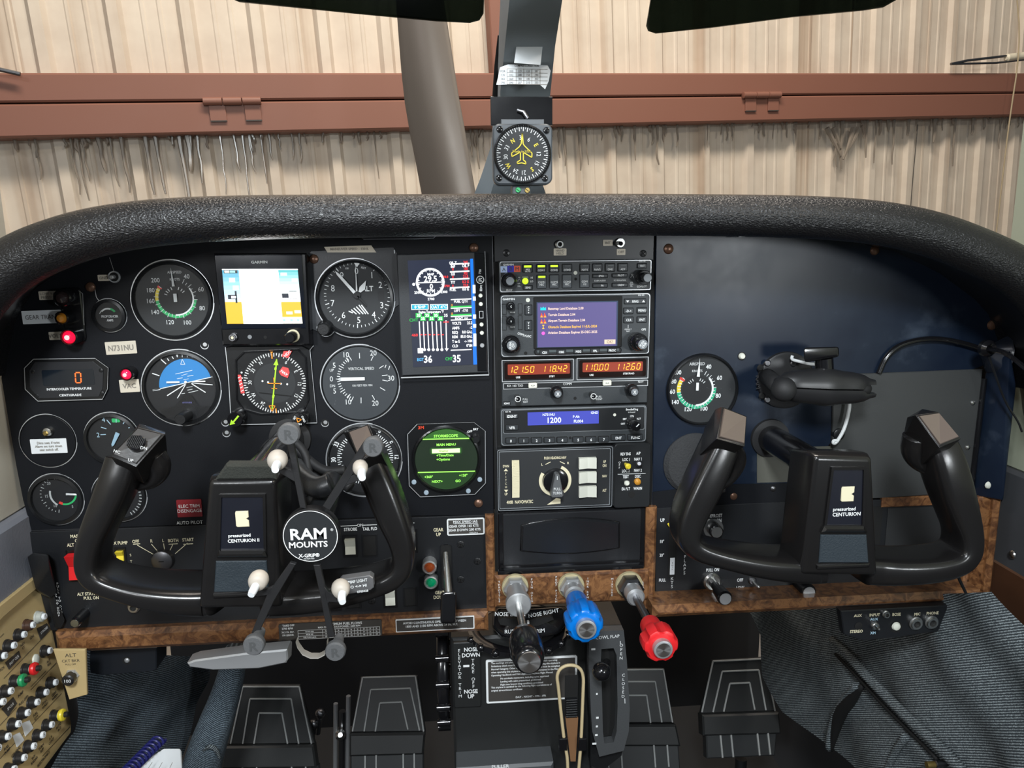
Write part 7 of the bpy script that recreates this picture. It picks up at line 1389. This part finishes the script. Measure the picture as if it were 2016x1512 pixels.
# cowl flap lever
F = thing('cowl_flap_lever', 'grey-black cowl flap quadrant with slot and black ball lever, right of the pedestal', 'lever', 1198, 1340, Z0, -.01); u = F.u(1)
QM = mat('quadrant_grey', (.060, .063, .066), .42, bump=.25, bscale=500)
mb = MB(); out = F.poly([(1160, 1243), (1228, 1241), (1234, 1300), (1240, 1395), (1238, 1440), (1228, 1478), (1180, 1490), (1166, 1440), (1163, 1395), (1160, 1310)], 0); inn = F.poly([(1184, 1278), (1208, 1276), (1214, 1290), (1216, 1390), (1214, 1440), (1208, 1462), (1190, 1464), (1187, 1440), (1186, 1395), (1183, 1300)], 0)
mb.frame(out, inn, 0, .012, QM); part(F, 'quadrant_plate', mb); mb = MB(); mb.prism(F.poly([(1166, 1440), (1238, 1440), (1228, 1500), (1190, 1530), (1166, 1520)], .002), .013, .06, PLA); mb.prism([(x, z) for x, z in out], .013, .09, PLA); mb.prism(inn, .0125, .02, HOLE); part(F, 'side_housing', mb)
mb = MB(); y = -.0003; mb.text('COWL FLAP', *F.xz(1196, 1254, y), F.u(6.5), y, WHT, sx=.9, rot=2); mb.vtext('OPEN', *F.xz(1223, 1283, y), F.u(6), y, WHT, lead=1.5); mb.vtext('CLOSED', *F.xz(1227, 1350, y), F.u(6), y, WHT, lead=1.5)
mb.line(F.xz(1221, 1262, y), F.xz(1221.5, 1270, y), 1.2*u, y, WHT); mb.line(F.xz(1230, 1375, y), F.xz(1230.5, 1385, y), 1.2*u, y, WHT)
for X, Y, w_ in ((1168, 1278, 8), (1175, 1366, 3), (1176, 1413, 5), (1175, 1430, 4), (1174, 1447, 5), (1170, 1464, 8)): mb.box(F.rect(X-w_/2, Y-1.8, X+w_/2, Y+1.8, y), y-.0002, y, WHT)
part(F, 'quadrant_print', mb)
mb = MB(); mb.tube([F.p(1196, 1300, .02), F.p(1188, 1318, -.018)], .0045, PLG, 12); part(F, 'lever_rod', mb); mb = MB(); mb.sph(F.p(1184, 1322, -.026), .0102, PLG, 28, 18); part(F, 'ball_knob', mb, sharp=180)
# loop strap
F = thing('strap_loop', 'tan leather-edged loop with dark clips hanging in front of the pedestal', 'strap', 1122, 1410, Z0, -.02); u = F.u(1); LC = mat('loop_tan', (.56, .45, .26), .5)
mb = MB(); mb.tube([F.p(*q) for q in ((1118, 1520), (1117, 1490), (1111, 1460), (1104, 1400), (1099, 1350), (1096, 1332), (1101, 1318), (1112, 1311), (1123, 1309), (1135, 1311), (1145, 1319), (1149, 1334), (1148, 1360), (1146, 1410), (1144, 1460), (1139, 1520))], .0019, LC, 10, smooth=2); part(F, 'cord', mb, sharp=180)
for X, Y in ((1109, 1466), (1147, 1466)): mb = MB(); a = F.rect(X-8, Y-12, X+8, Y+12, -.003); mb.box(a, -.004, .004, PLG, .001, .0008); part(F, 'clip', mb)
mb = MB(); mb.prism(F.poly([(1113, 1412), (1138, 1412), (1133, 1498), (1123, 1498)], .004), .003, .006, mat('leather_brown', (.20, .10, .045), .55)); part(F, 'leather_tongue', mb)
mb = MB(); 
for k in range(8): mb.box(F.rect(1114, 1376+k*4.6, 1136, 1379+k*4.6, .003), .001, .006, PLA, 0, .0004)
mb.quad(F.rect(1112, 1330, 1138, 1412, .005), .006, HOLE); part(F, 'ribbed_slide', mb)

# ================================================================ PEDALS
def pedal(lab, top, bot, ins, low, rib):
    th = rad(24); X, Y = (top[0][0]+top[1][0])/2, (top[0][1]+bot[0][1])/2
    q = WORLD.p(X, Y, .40); R = Matrix.Rotation(-th, 4, 'X'); M = Matrix.Translation(q) @ R
    F = thing('rudder_pedal', lab, 'pedal', X, Y, Z0, 0, Fr(M)); u = F.u(1)
    mb = MB(); mb.prism(F.poly([top[0], top[1], bot[1], bot[0]]), 0, .010, PADL, ch=.0015); part(F, 'upper_pad', mb)
    for k, (a, b, c, d) in enumerate(ins):
        mb = MB(); P = [F.p(*v, -.001) for v in (c, a, b, d)]
        for i in range(3): mb.tube([P[i]+Vector((0, .0002, 0)), P[i+1]+Vector((0, .0002, 0))], 1.7*u, PLINE, 6)
        part(F, 'ridge', mb)
    mb = MB(); mb.prism(F.poly(low), -.014, .012, PADL, ch=.003); part(F, 'middle_band', mb)
    mb = MB(); mb.prism(F.poly(rib, -.010), -.010, .010, mat('pedal_lower', (.030, .032, .033), .38), ch=.002); part(F, 'lower_pad', mb)
    x0 = F.p(*rib[0], -.012).x; x1 = F.p(*rib[1], -.012).x; z1 = F.p(*rib[0], -.012).z; z0 = F.p(*rib[3], -.012).z
    for t in (.20, .35, .72, .87): mb = MB(); mb.box((x0+(x1-x0)*t-1.6*u, z0, x0+(x1-x0)*t+1.6*u, z1-.003), -.0135, -.010, PLINE, 0, .0008); part(F, 'rib', mb)
    mb = MB(); mb.tube([F.p((rib[3][0]+rib[2][0])/2, rib[3][1], .012), F.p((rib[3][0]+rib[2][0])/2-4, rib[3][1]+90, .03)], .010, PLA, 12); part(F, 'pedal_arm', mb)
    return F
pedal('black rudder pedal with nested ridges, leftmost of the four', [(474, 1348), (591, 1348)], [(449, 1466), (620, 1464)], [((478, 1352), (589, 1352), (454, 1464), (613, 1464)), ((492, 1376), (573, 1376), (478, 1464), (588, 1464)), ((510, 1404), (555, 1404), (500, 1464), (566, 1464))], [(446, 1466), (620, 1464), (626, 1508), (440, 1510)], [(440, 1510), (626, 1508), (630, 1560), (436, 1560)])
pedal('black rudder pedal with nested ridges, second from the left', [(710, 1333), (822, 1330)], [(692, 1442), (838, 1440)], [((714, 1334), (818, 1331), (694, 1440), (834, 1440)), ((730, 1358), (808, 1355), (717, 1440), (826, 1438)), ((748, 1384), (791, 1382), (739, 1440), (803, 1436))], [(690, 1442), (838, 1440), (834, 1482), (690, 1486)], [(690, 1486), (834, 1482), (834, 1540), (690, 1540)])
pedal('black rudder pedal with nested ridges, beside the cowl flap lever', [(1180, 1316), (1308, 1316)], [(1160, 1424), (1327, 1423)], [((1184, 1319), (1306, 1318), (1164, 1422), (1324, 1422)), ((1196, 1342), (1290, 1342), (1182, 1422), (1303, 1422)), ((1214, 1369), (1273, 1369), (1206, 1422), (1281, 1423))], [(1160, 1424), (1327, 1424), (1336, 1466), (1160, 1466)], [(1160, 1466), (1336, 1466), (1340, 1520), (1160, 1520)])
pedal('black rudder pedal with nested ridges, rightmost of the four', [(1402, 1300), (1508, 1294)], [(1380, 1405), (1528, 1400)], [((1404, 1302), (1506, 1297), (1382, 1402), (1526, 1400)), ((1422, 1322), (1494, 1319), (1404, 1402), (1508, 1398)), ((1437, 1346), (1476, 1344), (1425, 1401), (1486, 1397))], [(1378, 1405), (1528, 1400), (1532, 1442), (1380, 1446)], [(1390, 1446), (1530, 1442), (1526, 1488), (1392, 1494)])
# linkage between the left pedals
F = thing('pedal_linkage', 'upright metal brake linkage rods between the two left pedals', 'linkage', 680, 1430, Z0, .42)
for x0, x1, y0, y1, r, m in ((661, 660, 1385, 1520, .004, ALU), (686, 684, 1370, 1520, .004, ALU), (674, 673, 1400, 1560, .006, DSTEEL)): mb = MB(); mb.tube([F.p(x0, y0), F.p(x1, y1)], r, m, 10); part(F, 'rod', mb)
mb = MB(); mb.turn(F.p(670, 1447, -.02), F.p(670, 1447, .01), [(0, .004), (.2, .009), (1, .009)], STEEL, 16); part(F, 'pivot_bolt', mb)
for x, y in ((631, 1404), (618, 1425)): mb = MB(); mb.sph(F.p(x, y), .009, DSTEEL); mb.tube([F.p(x, y), F.p(x-6, y+40)], .005, DSTEEL); part(F, 'joint', mb)

# ================================================================ CABIN SIDES, FOOTWELL
xl = WORLD.p(20, 870, 0).x-.004
LW = Fr(Matrix(((0, -1, 0, xl), (1, 0, 0, 0), (0, 0, 1, 0), (0, 0, 0, 1))))
BEI = mat('side_beige', (.46, .43, .36), .6, bump=.1, bscale=200); GRW = mat('side_grey_blue', (.17, .18, .21), .7, bump=.2, bscale=400)
za = WORLD.p(40, 1010, 0).z; zb_ = WORLD.p(10, 640, 0).z
mb = MB(); mb.box((-.75, za, .05, 1.35), 0, .02, BEI, 0, .002); mb.box((-.75, 0.0, .05, za), -.012, .02, GRW, 0, .004); struct('wall_left', mb, LW.M)
xr = WORLD.p(1972, 1000, 0).x+.012
RW = Fr(Matrix(((0, 1, 0, xr), (-1, 0, 0, 0), (0, 0, 1, 0), (0, 0, 0, 1))))
GW_ = mat('side_green_beige', (.34, .36, .27), .6, bump=.1, bscale=200); GRD = mat('side_dark_grey', (.055, .057, .062), .55, bump=.1, bscale=300)
zc = RW.p(2000, 925).z; zd = RW.p(1985, 1120).z
mb = MB(); mb.box((-.05, zc, .75, 1.35), 0, .02, GW_, 0, .002); mb.box((-.05, zd, .75, zc), -.006, .02, GRD, 0, .004); mb.box((-.6, 0, .75, zd), 0, .02, GRD); struct('wall_right', mb, RW.M)
F = thing('armrest_trim', 'dark brown wood armrest running along the right cabin side', 'armrest', 1985, 1170, Z0, 0, RW)
mb = MB(); mb.prism(F.poly([(1952, 1098), (2040, 1150), (2140, 1215), (2140, 1400), (2040, 1285), (1934, 1180)], -.006), -.008, .0, mat('dark_wood', (.075, .032, .016), .4, coat=.3), ch=.002); part(F, 'panel', mb)
screw(RYF.with_zoom(Z0) if False else F, 1993, 1092, 6, STEEL, -.008)
# floor, firewall
CARP = mat('carpet_dark', (.007, .007, .0075), .95, bump=.6, bscale=500)
mb = MB(); mb.add([(-.62, -.9, 0), (.68, -.9, 0), (.68, .8, 0), (-.62, .8, 0)], [(0, 1, 2, 3)], CARP); struct('floor', mb)
mb = MB(); mb.box((-.62, 0, .68, .93), .74, .76, mat('firewall_black', (.010, .0105, .012), .7)); struct('wall_front', mb)
# left kick panel
F = thing('kick_panel', 'blue-grey tweed upholstered side panel in the left footwell', 'upholstery', 260, 1420, Z0, 0, Fr(Matrix(((0, -1, 0, -.405), (1, 0, 0, 0), (0, 0, 1, 0), (0, 0, 0, 1)))))
TWX = TWEEDL
mb = MB(); L = [(158, 1278), (156, 1370), (150, 1440), (84, 1530), (10, 1640)]; R_ = [(418, 1296), (408, 1340), (385, 1400), (360, 1500), (340, 1600)]; rows = []
for i in range(25):
    t = i/24*4; k = min(int(t), 3); f = t-k; a = Vector(L[k]).lerp(Vector(L[k+1]), f); b = Vector(R_[k]).lerp(Vector(R_[k+1]), f)
    rows.append([F.p(*(a.lerp(b, j/30)), 0)+Vector((0, .004*math.sin(j*.5+i*.3)*math.sin(i*.4), 0)) for j in range(31)])
vs = [v for r in rows for v in r]; mb.add(vs, [(i*31+j, (i+1)*31+j, (i+1)*31+j+1, i*31+j+1) for i in range(24) for j in range(30)], TWX)
part(F, 'tweed_cover', mb, sharp=180)
F = thing('duct_upholstery', 'wrinkled tweed wrapped duct column between side panel and left pedal', 'upholstery', 420, 1420, Z0, .22)
mb = MB(); pts = [F.p(464, 1280), F.p(455, 1330), F.p(440, 1380), F.p(422, 1430), F.p(405, 1480), F.p(385, 1560), F.p(360, 1640)]
mb.sweep(pts, [(.030, .04), (.036, .05), (.042, .05), (.048, .06), (.052, .06), (.056, .06), (.060, .06)], TWEEDL, 24, .75, 3); part(F, 'column', mb, sharp=180)
mb = MB(); mb.tube([F.p(400, 1478, -.03), F.p(412, 1468, -.034), F.p(426, 1475, -.034), F.p(432, 1492, -.03)], [.0015, .003, .003, .0015], TWEED, 8, smooth=2); part(F, 'fold', mb, sharp=180)
F = thing('black_bracket', 'black angled bracket with a bright screw under the left end of the wood strip', 'bracket', 245, 1302, Z0, .01)
mb = MB(); mb.prism(F.poly([(172, 1282), (308, 1276), (308, 1318), (300, 1322), (200, 1330), (176, 1326)]), 0, .03, mat('bracket_black', (.009, .011, .015), .4), ch=.001); part(F, 'plate', mb); screw(F, 250, 1300, 5.5, ALU, 0); mb = MB(); c = F.xz(250, 1300); mb.arc(c, .0030, .0048, 0, 360, -.0003, HOLE, 20); part(F, 'screw_hole', mb)
# latch handle and strap
F = thing('parking_brake_handle', 'flat silver tapered handle sticking out to the left below the wood strip', 'handle', 470, 1295, Z0, -.05)
mb = MB(); V = F.poly([(369, 1304), (374, 1312), (420, 1318), (510, 1315), (564, 1304), (568, 1296), (566, 1277), (480, 1285), (385, 1298)]); mb.prism(V, -.002, .016, ALU, ch=.0015); part(F, 'blade', mb)
mb = MB(); mb.hull([F.p(545, 1270, .02), F.p(575, 1262, .02), F.p(574, 1290, .02), F.p(566, 1300, .01), F.p(550, 1300, .01), F.p(545, 1270, .045), F.p(575, 1262, .045), F.p(570, 1295, .045)], ALU, .001, 2); part(F, 'neck', mb)
F = thing('pull_strap', 'short white curled strap hanging under the wood strip beside the silver handle', 'strap', 615, 1278, Z0, -.02)
mb = MB(); pts = [F.p(*q) for q in ((584, 1260), (587, 1270), (597, 1284), (612, 1291), (628, 1291), (640, 1285), (645, 1272), (645, 1258))]
rg = [[p+Vector((0, -.005, .0006)), p+Vector((0, .005, .0006)), p+Vector((0, .005, -.0006)), p+Vector((0, -.005, -.0006))] for p in pts]; mb.loft(rg, mat('strap_white', (.62, .60, .55), .5)); part(F, 'strap', mb)
# dump handle bracket at left
F = thing('dump_handle', 'black pull handle bracket at the far left end of the switch panel', 'handle', 85, 1150, Z0, -.004)
mb = MB(); mb.hull([F.p(*q) for q in ((54, 1096, -.018), (66, 1088, -.018), (95, 1092, -.018), (97, 1120, -.018), (112, 1165, -.010), (100, 1178, -.010), (70, 1160, -.018), (54, 1096, 0), (95, 1090, 0), (112, 1170, 0), (80, 1170, 0))], PLA, .002, 2); part(F, 'bracket', mb)
mb = MB(); mb.hull([F.p(*q) for q in ((95, 1172, -.006), (106, 1170, -.006), (128, 1220, -.004), (120, 1238, -.004), (108, 1236, -.004), (95, 1172, 0), (128, 1225, 0), (108, 1236, 0))], PLA, .001, 2); mb.vtext('PULL TO DUMP', *F.xz(113, 1185, -.007), F.u(4), -.0075, WHT); part(F, 'tongue', mb)

# ================================================================ CIRCUIT BREAKER PANEL
A = WORLD.p(68, 1137, -.004); B = WORLD.p(140, 1440, -.004); zv = (A-B).normalized(); xv = Vector((0, 1, 0)); yv = zv.cross(xv).normalized()
CBM = Matrix(((xv.x, yv.x, zv.x, A.x), (xv.y, yv.y, zv.y, A.y), (xv.z, yv.z, zv.z, A.z), (0, 0, 0, 1))); CB = Fr(CBM)
F = thing('circuit_breaker_panel', 'tan side panel with rows of black circuit breakers at the lower left', 'breaker panel', 200, 800, zS, 0, CB); CBF = F
mb = MB(); mb.prism(F.poly([(268, 25), (345, 170), (415, 450), (560, 1170), (555, 1240), (250, 1650), (-500, 2400), (-500, 700), (0, 240)]), 0, .012, TAN, ch=.0015); part(F, 'panel_plate', mb)
mb = MB(); mb.prism(F.poly([(268, 25), (300, 100), (20, 340), (-500, 900), (-500, 700), (0, 240)], -.003), -.004, 0, TAN, ch=.001); part(F, 'upper_ledge', mb)
mb = MB(); y = -.0004
u = .00135/10
def rt(t, X, Y, h=.0026, m=INK): mb.text(t, *F.xz(X, Y, y), h, y, m, bold=True, sx=.95)
for t, X, Y in (('LDG', 250, 490), ('NAV\nLT', 180, 560), ('TCH', 15, 740), ('ALT\nREG', 380, 690), ('PUMP', 162, 935), ('PULL-OFF)', 185, 985), ('GEAR\nWARN', 425, 945), ('STALL\nWARN', 350, 1010), ('FUEL\nQTY', 280, 1105), ('FUEL\nPUMP', 55, 1365), ('GENERAL', 125, 1385), ('AUTO\nALT', 460, 1195), ('A P\nCONT', 398, 1290), ('TURN\nSLIP', 325, 1360), ('WX\nRADAR', 265, 1440), ('ELECTRONICS', 340, 1440)): rt(t, X, Y)
for a, b in (((390, 440), (30, 815)), ((440, 690), (240, 905)), ((480, 930), (0, 1440)), ((545, 1190), (330, 1420)), ((30, 465), (0, 495)), ((130, 1040), (0, 1180)), ((360, 755), (240, 880))): mb.line(F.xz(*a, y), F.xz(*b, y), .0006, y, INK)
part(F, 'panel_print', mb)
for r_, t in ((((285, 425), (362, 385), (388, 428), (315, 515)), 'STROBE'), (((40, 690), (145, 600), (160, 650), (68, 745)), 'INST CLR'), (((10, 1050), (100, 960), (130, 1010), (60, 1110)), 'SPCLR')):
    mb = MB(); mb.prism(F.poly(r_, y), y-.0006, y, INK); q = Vector((sum(a for a, b in r_)/4, sum(b for a, b in r_)/4)); mb.text(t, *F.xz(*q, y), .0026, y-.0009, WHT, bold=True); part(F, 'label_tape', mb)
for r_ in (((165, 1165), (225, 1140), (255, 1200), (195, 1265)), ((95, 1260), (150, 1235), (185, 1295), (130, 1350))): mb = MB(); mb.prism(F.poly(r_, y), y-.0006, y, STW); part(F, 'label_tape', mb, 'small white label')
mb = MB(); mb.lathe(F.xz(278, 665, y), [(.0035, -.0025), (.0052, -.0015), (.0055, 0)], IVO, 20); part(F, 'blank_plug', mb)
CBR = mat('breaker_black', (.018, .017, .017), .3)
def breaker(X, Y, num='5', cap=None, out=.0, lab=None, body=CBR):
    c = F.xz(X, Y, -.003); mb = MB(); r = .0061
    mb.lathe(c, [(r*.74, -.0062), (r*.86, -.0055), (r*.92, -.002), (r*1.05, -.0015), (r*1.1, 0)], body, 28); o = part(F, 'circuit_breaker', mb, lab)
    mb = MB()
    if cap is None: mb.lathe(c, [(r*.48, -.0088), (r*.54, -.0084), (r*.55, -.0060)], STW, 24); mb.text(num, c[0], c[1], .0036, -.0090, INK)
    else: mb.lathe(c, [(r*.35, -.0165), (r*.45, -.016), (r*.50, -.0115)], CBR, 20); mb.lathe(c, [(r*.55, -.0125), (r*.95, -.0118), (r*1.05, -.0100), (r*.95, -.0078), (r*.55, -.0072)], cap, 28); mb.lathe(c, [(r*.58, -.0075), (r*.58, -.005)], IVO, 24)
    part(F, 'button_cap' if cap is None else 'collar_ring', mb, None, parent=o)
GC_ = mat('collar_green', (.02, .28, .10), .4)
breaker(312, 335, '5', body=mat('breaker_greywhite', (.42, .44, .40), .4), lab='pale breaker with number 5'); breaker(225, 400, '10', body=mat('breaker_brown', (.06, .03, .02), .35))
for X, Y, n_ in ((155, 475, '5'), (75, 560, '5'), (0, 640, '10'), (358, 600, '5'), (50, 915, '5'), (-12, 1000, '5'), (402, 848, '5'), (328, 925, '5'), (258, 1002, '5'), (182, 1085, '5'), (108, 1172, '5'), (28, 1270, '5'), (-50, 1360, '5'), (372, 1178, '5'), (300, 1258, '5'), (230, 1345, '5'), (155, 1435, '5'), (75, 1525, '5')): breaker(X, Y, n_)
breaker(212, 745, cap=RED, lab='breaker with red collar'); breaker(122, 835, cap=GC_, lab='breaker with green collar'); breaker(432, 1105, cap=YEL, lab='breaker with yellow collar')
F = thing('alternator_breaker_tab', 'tan tab reading ALT CKT BKR with a single black breaker marked 100', 'breaker', 140, 1330, Z0, -.036)
mb = MB(); mb.prism(F.poly([(104, 1279), (168, 1279), (171, 1368), (136, 1378)]), 0, .003, TAN, ch=.0006); y = -.0003
mb.text('ALT', *F.xz(139, 1290, y), F.u(8), y, INK, sx=1.1); mb.text('CKT BKR', *F.xz(139, 1301, y), F.u(6), y, INK); mb.text('PULL OFF', *F.xz(139, 1308, y), F.u(3.5), y, INK); part(F, 'tab_plate', mb)
mb = MB(); c = F.xz(142, 1330); mb.lathe(c, [(F.u(12), -.003), (F.u(14), -.002), (F.u(15), 0)], ALU, 6); mb.lathe(c, [(F.u(9), -.010), (F.u(12), -.009), (F.u(12), -.002)], CBR, 28); mb.text('100', *c, F.u(7), -.0102, WHT); part(F, 'circuit_breaker', mb)

# notebook
F = thing('spiral_notebook', 'white notebook with dark blue spiral binding at the bottom left', 'notebook', 320, 1490, Z0, -.04)
mb = MB(); mb.hull([F.p(*q) for q in ((322, 1474, .0), (355, 1474, .01), (362, 1600, .01), (250, 1600, 0), (262, 1512, -.01), (325, 1478, .006), (358, 1478, .016), (250, 1600, .01))], STW, .0008, 1); part(F, 'pages', mb)
mb = MB()
for k in range(3): mb.line(F.xz(300+k*20, 1500, -.012), F.xz(262+k*25, 1560, -.012), F.u(1), -.0125, INKG)
n = 12
for k in range(n):
    a = F.p(312, 1458, -.006).lerp(F.p(240, 1530, -.012), k/(n-1)); mb.tube([a+Vector((.0062*math.cos(q)*.5, .0005*i-.004, .0062*math.sin(q))) + Vector((.0035*math.cos(q), 0, 0)) for i, q in enumerate([2*PI*j/12 for j in range(13)])], .0013, mat('spiral_blue', (.012, .014, .10), .3), 8)
part(F, 'spiral_binding', mb)

# ================================================================ RIGHT FOOTWELL
TRF = Fr(Matrix(((0, 1, 0, .535), (-1, 0, 0, 0), (0, 0, 1, 0), (0, 0, 0, 1))))
F = thing('side_upholstery', 'large blue-grey tweed panel with pocket covering the right footwell side', 'upholstery', 1800, 1340, Z0, 0, TRF)
Lc = [(1470, 1185), (1505, 1250), (1520, 1330), (1560, 1400), (1640, 1470), (1720, 1530), (1780, 1600)]; Rc = [(1960, 1165), (2010, 1235), (2060, 1290), (2110, 1350), (2160, 1420), (2200, 1500), (2240, 1600)]
rows = []; NJ = 60; NI = 48
for i in range(NI+1):
    t = i/NI*6; k = min(int(t), 5); f = t-k; a = Vector(Lc[k]).lerp(Vector(Lc[k+1]), f); b = Vector(Rc[k]).lerp(Vector(Rc[k+1]), f); row = []
    for j in range(NJ+1):
        q = a.lerp(b, j/NJ); d = .005*math.sin(q.x*.021+q.y*.012)+.004*math.sin(q.x*.05-q.y*.03)
        dd = (q.y-1270)-(q.x-1650)*1.02; 
        if dd > 0: d -= .010*min(1, dd/30)
        row.append(F.p(q.x, q.y, 0)+Vector((0, d, 0)))
    rows.append(row)
mb = MB(); vs = [v for r in rows for v in r]; w_ = NJ+1; mb.add(vs, [(i*w_+j, (i+1)*w_+j, (i+1)*w_+j+1, i*w_+j+1) for i in range(NI) for j in range(NJ)], TWEED); part(F, 'tweed_cover', mb, sharp=180)
mb = MB(); mb.tube([F.p(x, y, -.012) for x, y in ((1636, 1258), (1668, 1288), (1705, 1330), (1752, 1378), (1800, 1425), (1850, 1470), (1905, 1530))], [.004, .006, .0065, .0065, .0065, .0065, .0065], TWEED, 10, smooth=1); part(F, 'pocket_piping', mb, sharp=180)
mb = MB(); mb.tube([F.p(x, y, -.012) for x, y in ((1645, 1288), (1690, 1335), (1740, 1390), (1790, 1440), (1845, 1495))], .0022, HOLE, 8, smooth=1); part(F, 'seam', mb, sharp=180)
mb = MB(); mb.tube([F.p(x, y, -.013) for x, y in ((1697, 1350), (1676, 1376), (1654, 1402), (1644, 1440), (1637, 1478))], [.003, .008, .009, .006, .002], HOLE, 10, smooth=1); part(F, 'pocket_gap', mb, sharp=180)
mb = MB(); mb.tube([F.p(x, y, -.016) for x, y in ((1688, 1348), (1664, 1374), (1646, 1400), (1634, 1440), (1631, 1475))], .0045, TWEED, 10, smooth=1); mb.tube([F.p(x, y, -.016) for x, y in ((1784, 1448), (1762, 1480), (1745, 1520))], .0045, TWEED, 10, smooth=1); part(F, 'pocket_hem', mb, sharp=180)
F = thing('jack_plate', 'black plate with MIC, PHONE and AUX jacks under the passenger wood shelf', 'jack panel', 1760, 1225, Z0, -.050)
mb = MB(); mb.prism(F.poly([(1655, 1203), (1866, 1192), (1864, 1222), (1857, 1242), (1760, 1256), (1700, 1262), (1662, 1250)]), 0, .01, mat('jack_plate_black', (.009, .010, .012), .4), ch=.001); y = -.0003
for t, X, Y in (('AUX', 1689, 1212), ('INPUT', 1722, 1210.5), ('STEREO', 1686, 1243), ('BOSE', 1765, 1209.5), ('MIC', 1806, 1209), ('PHONE', 1836, 1207)): mb.text(t, *F.xz(X, Y, y), F.u(5.5), y, CRM, bold=True, sx=.9)
for t, X, Y in (('AUX', 1721, 1219), ('XM', 1719, 1246)): mb.text(t, *F.xz(X, Y, y), F.u(5), y, mat('print_blue', (.40, .58, .70), .6), bold=True)
part(F, 'plate', mb)
for X, Y, r in ((1804, 1228, 13), (1835, 1226, 13), (1745, 1210, 7)): jack(F, X, Y, r)
mb = MB(); c = F.xz(1722, 1231); mb.lathe(c, [(.0035, -.003), (.0045, -.002), (.005, 0)], STEEL, 18); mb.turn(F.p(1722, 1231, -.002), F.p(1731, 1239, -.014), [(0, .0012), (.8, .002), (1, .001)], STEEL, 10); part(F, 'toggle', mb)
mb = MB(); mb.lathe(F.xz(1763, 1232), [(.002, -.004), (.004, -.003), (.005, -.001)], IVO, 16); mb.arc(F.xz(1764, 1234), .005, .0068, 0, 360, -.0003, HOLE, 20); part(F, 'round_socket', mb)
mb = MB(); mb.lathe(F.xz(1690, 1232), [(.002, -.001), (.0045, -.0005)], HOLE, 16); part(F, 'aux_socket', mb)
F = thing('headset_cable', 'thin black cable curving down over the right tweed panel', 'cable', 1940, 1300, Z0, -.085)
mb = MB(); mb.tube([F.p(*q) for q in ((1880, 1122), (1893, 1150), (1915, 1195), (1943, 1243), (1962, 1290), (1974, 1335), (1972, 1375), (1955, 1410), (1930, 1450), (1905, 1485), (1880, 1502), (1860, 1504))], .0016, PLA, 8, smooth=2); part(F, 'cable', mb, sharp=180)
mb = MB(); mb.turn(F.p(1862, 1504), F.p(1840, 1504), [(0, .003), (.9, .004), (1, .002)], DSTEEL, 12); mb.turn(F.p(1840, 1505), F.p(1824, 1506), [(0, .0035), (1, .0035)], BRASS, 12); part(F, 'plug', mb)
F = thing('seat_buckle', 'pale metal buckle ring lying on the pocket edge at the bottom right', 'buckle', 1880, 1490, Z0, -.07)
mb = MB(); mb.tube([F.p(*q) for q in ((1868, 1484), (1878, 1482), (1888, 1490), (1890, 1505), (1882, 1520))], .0022, ALU, 8, smooth=1); part(F, 'ring', mb)
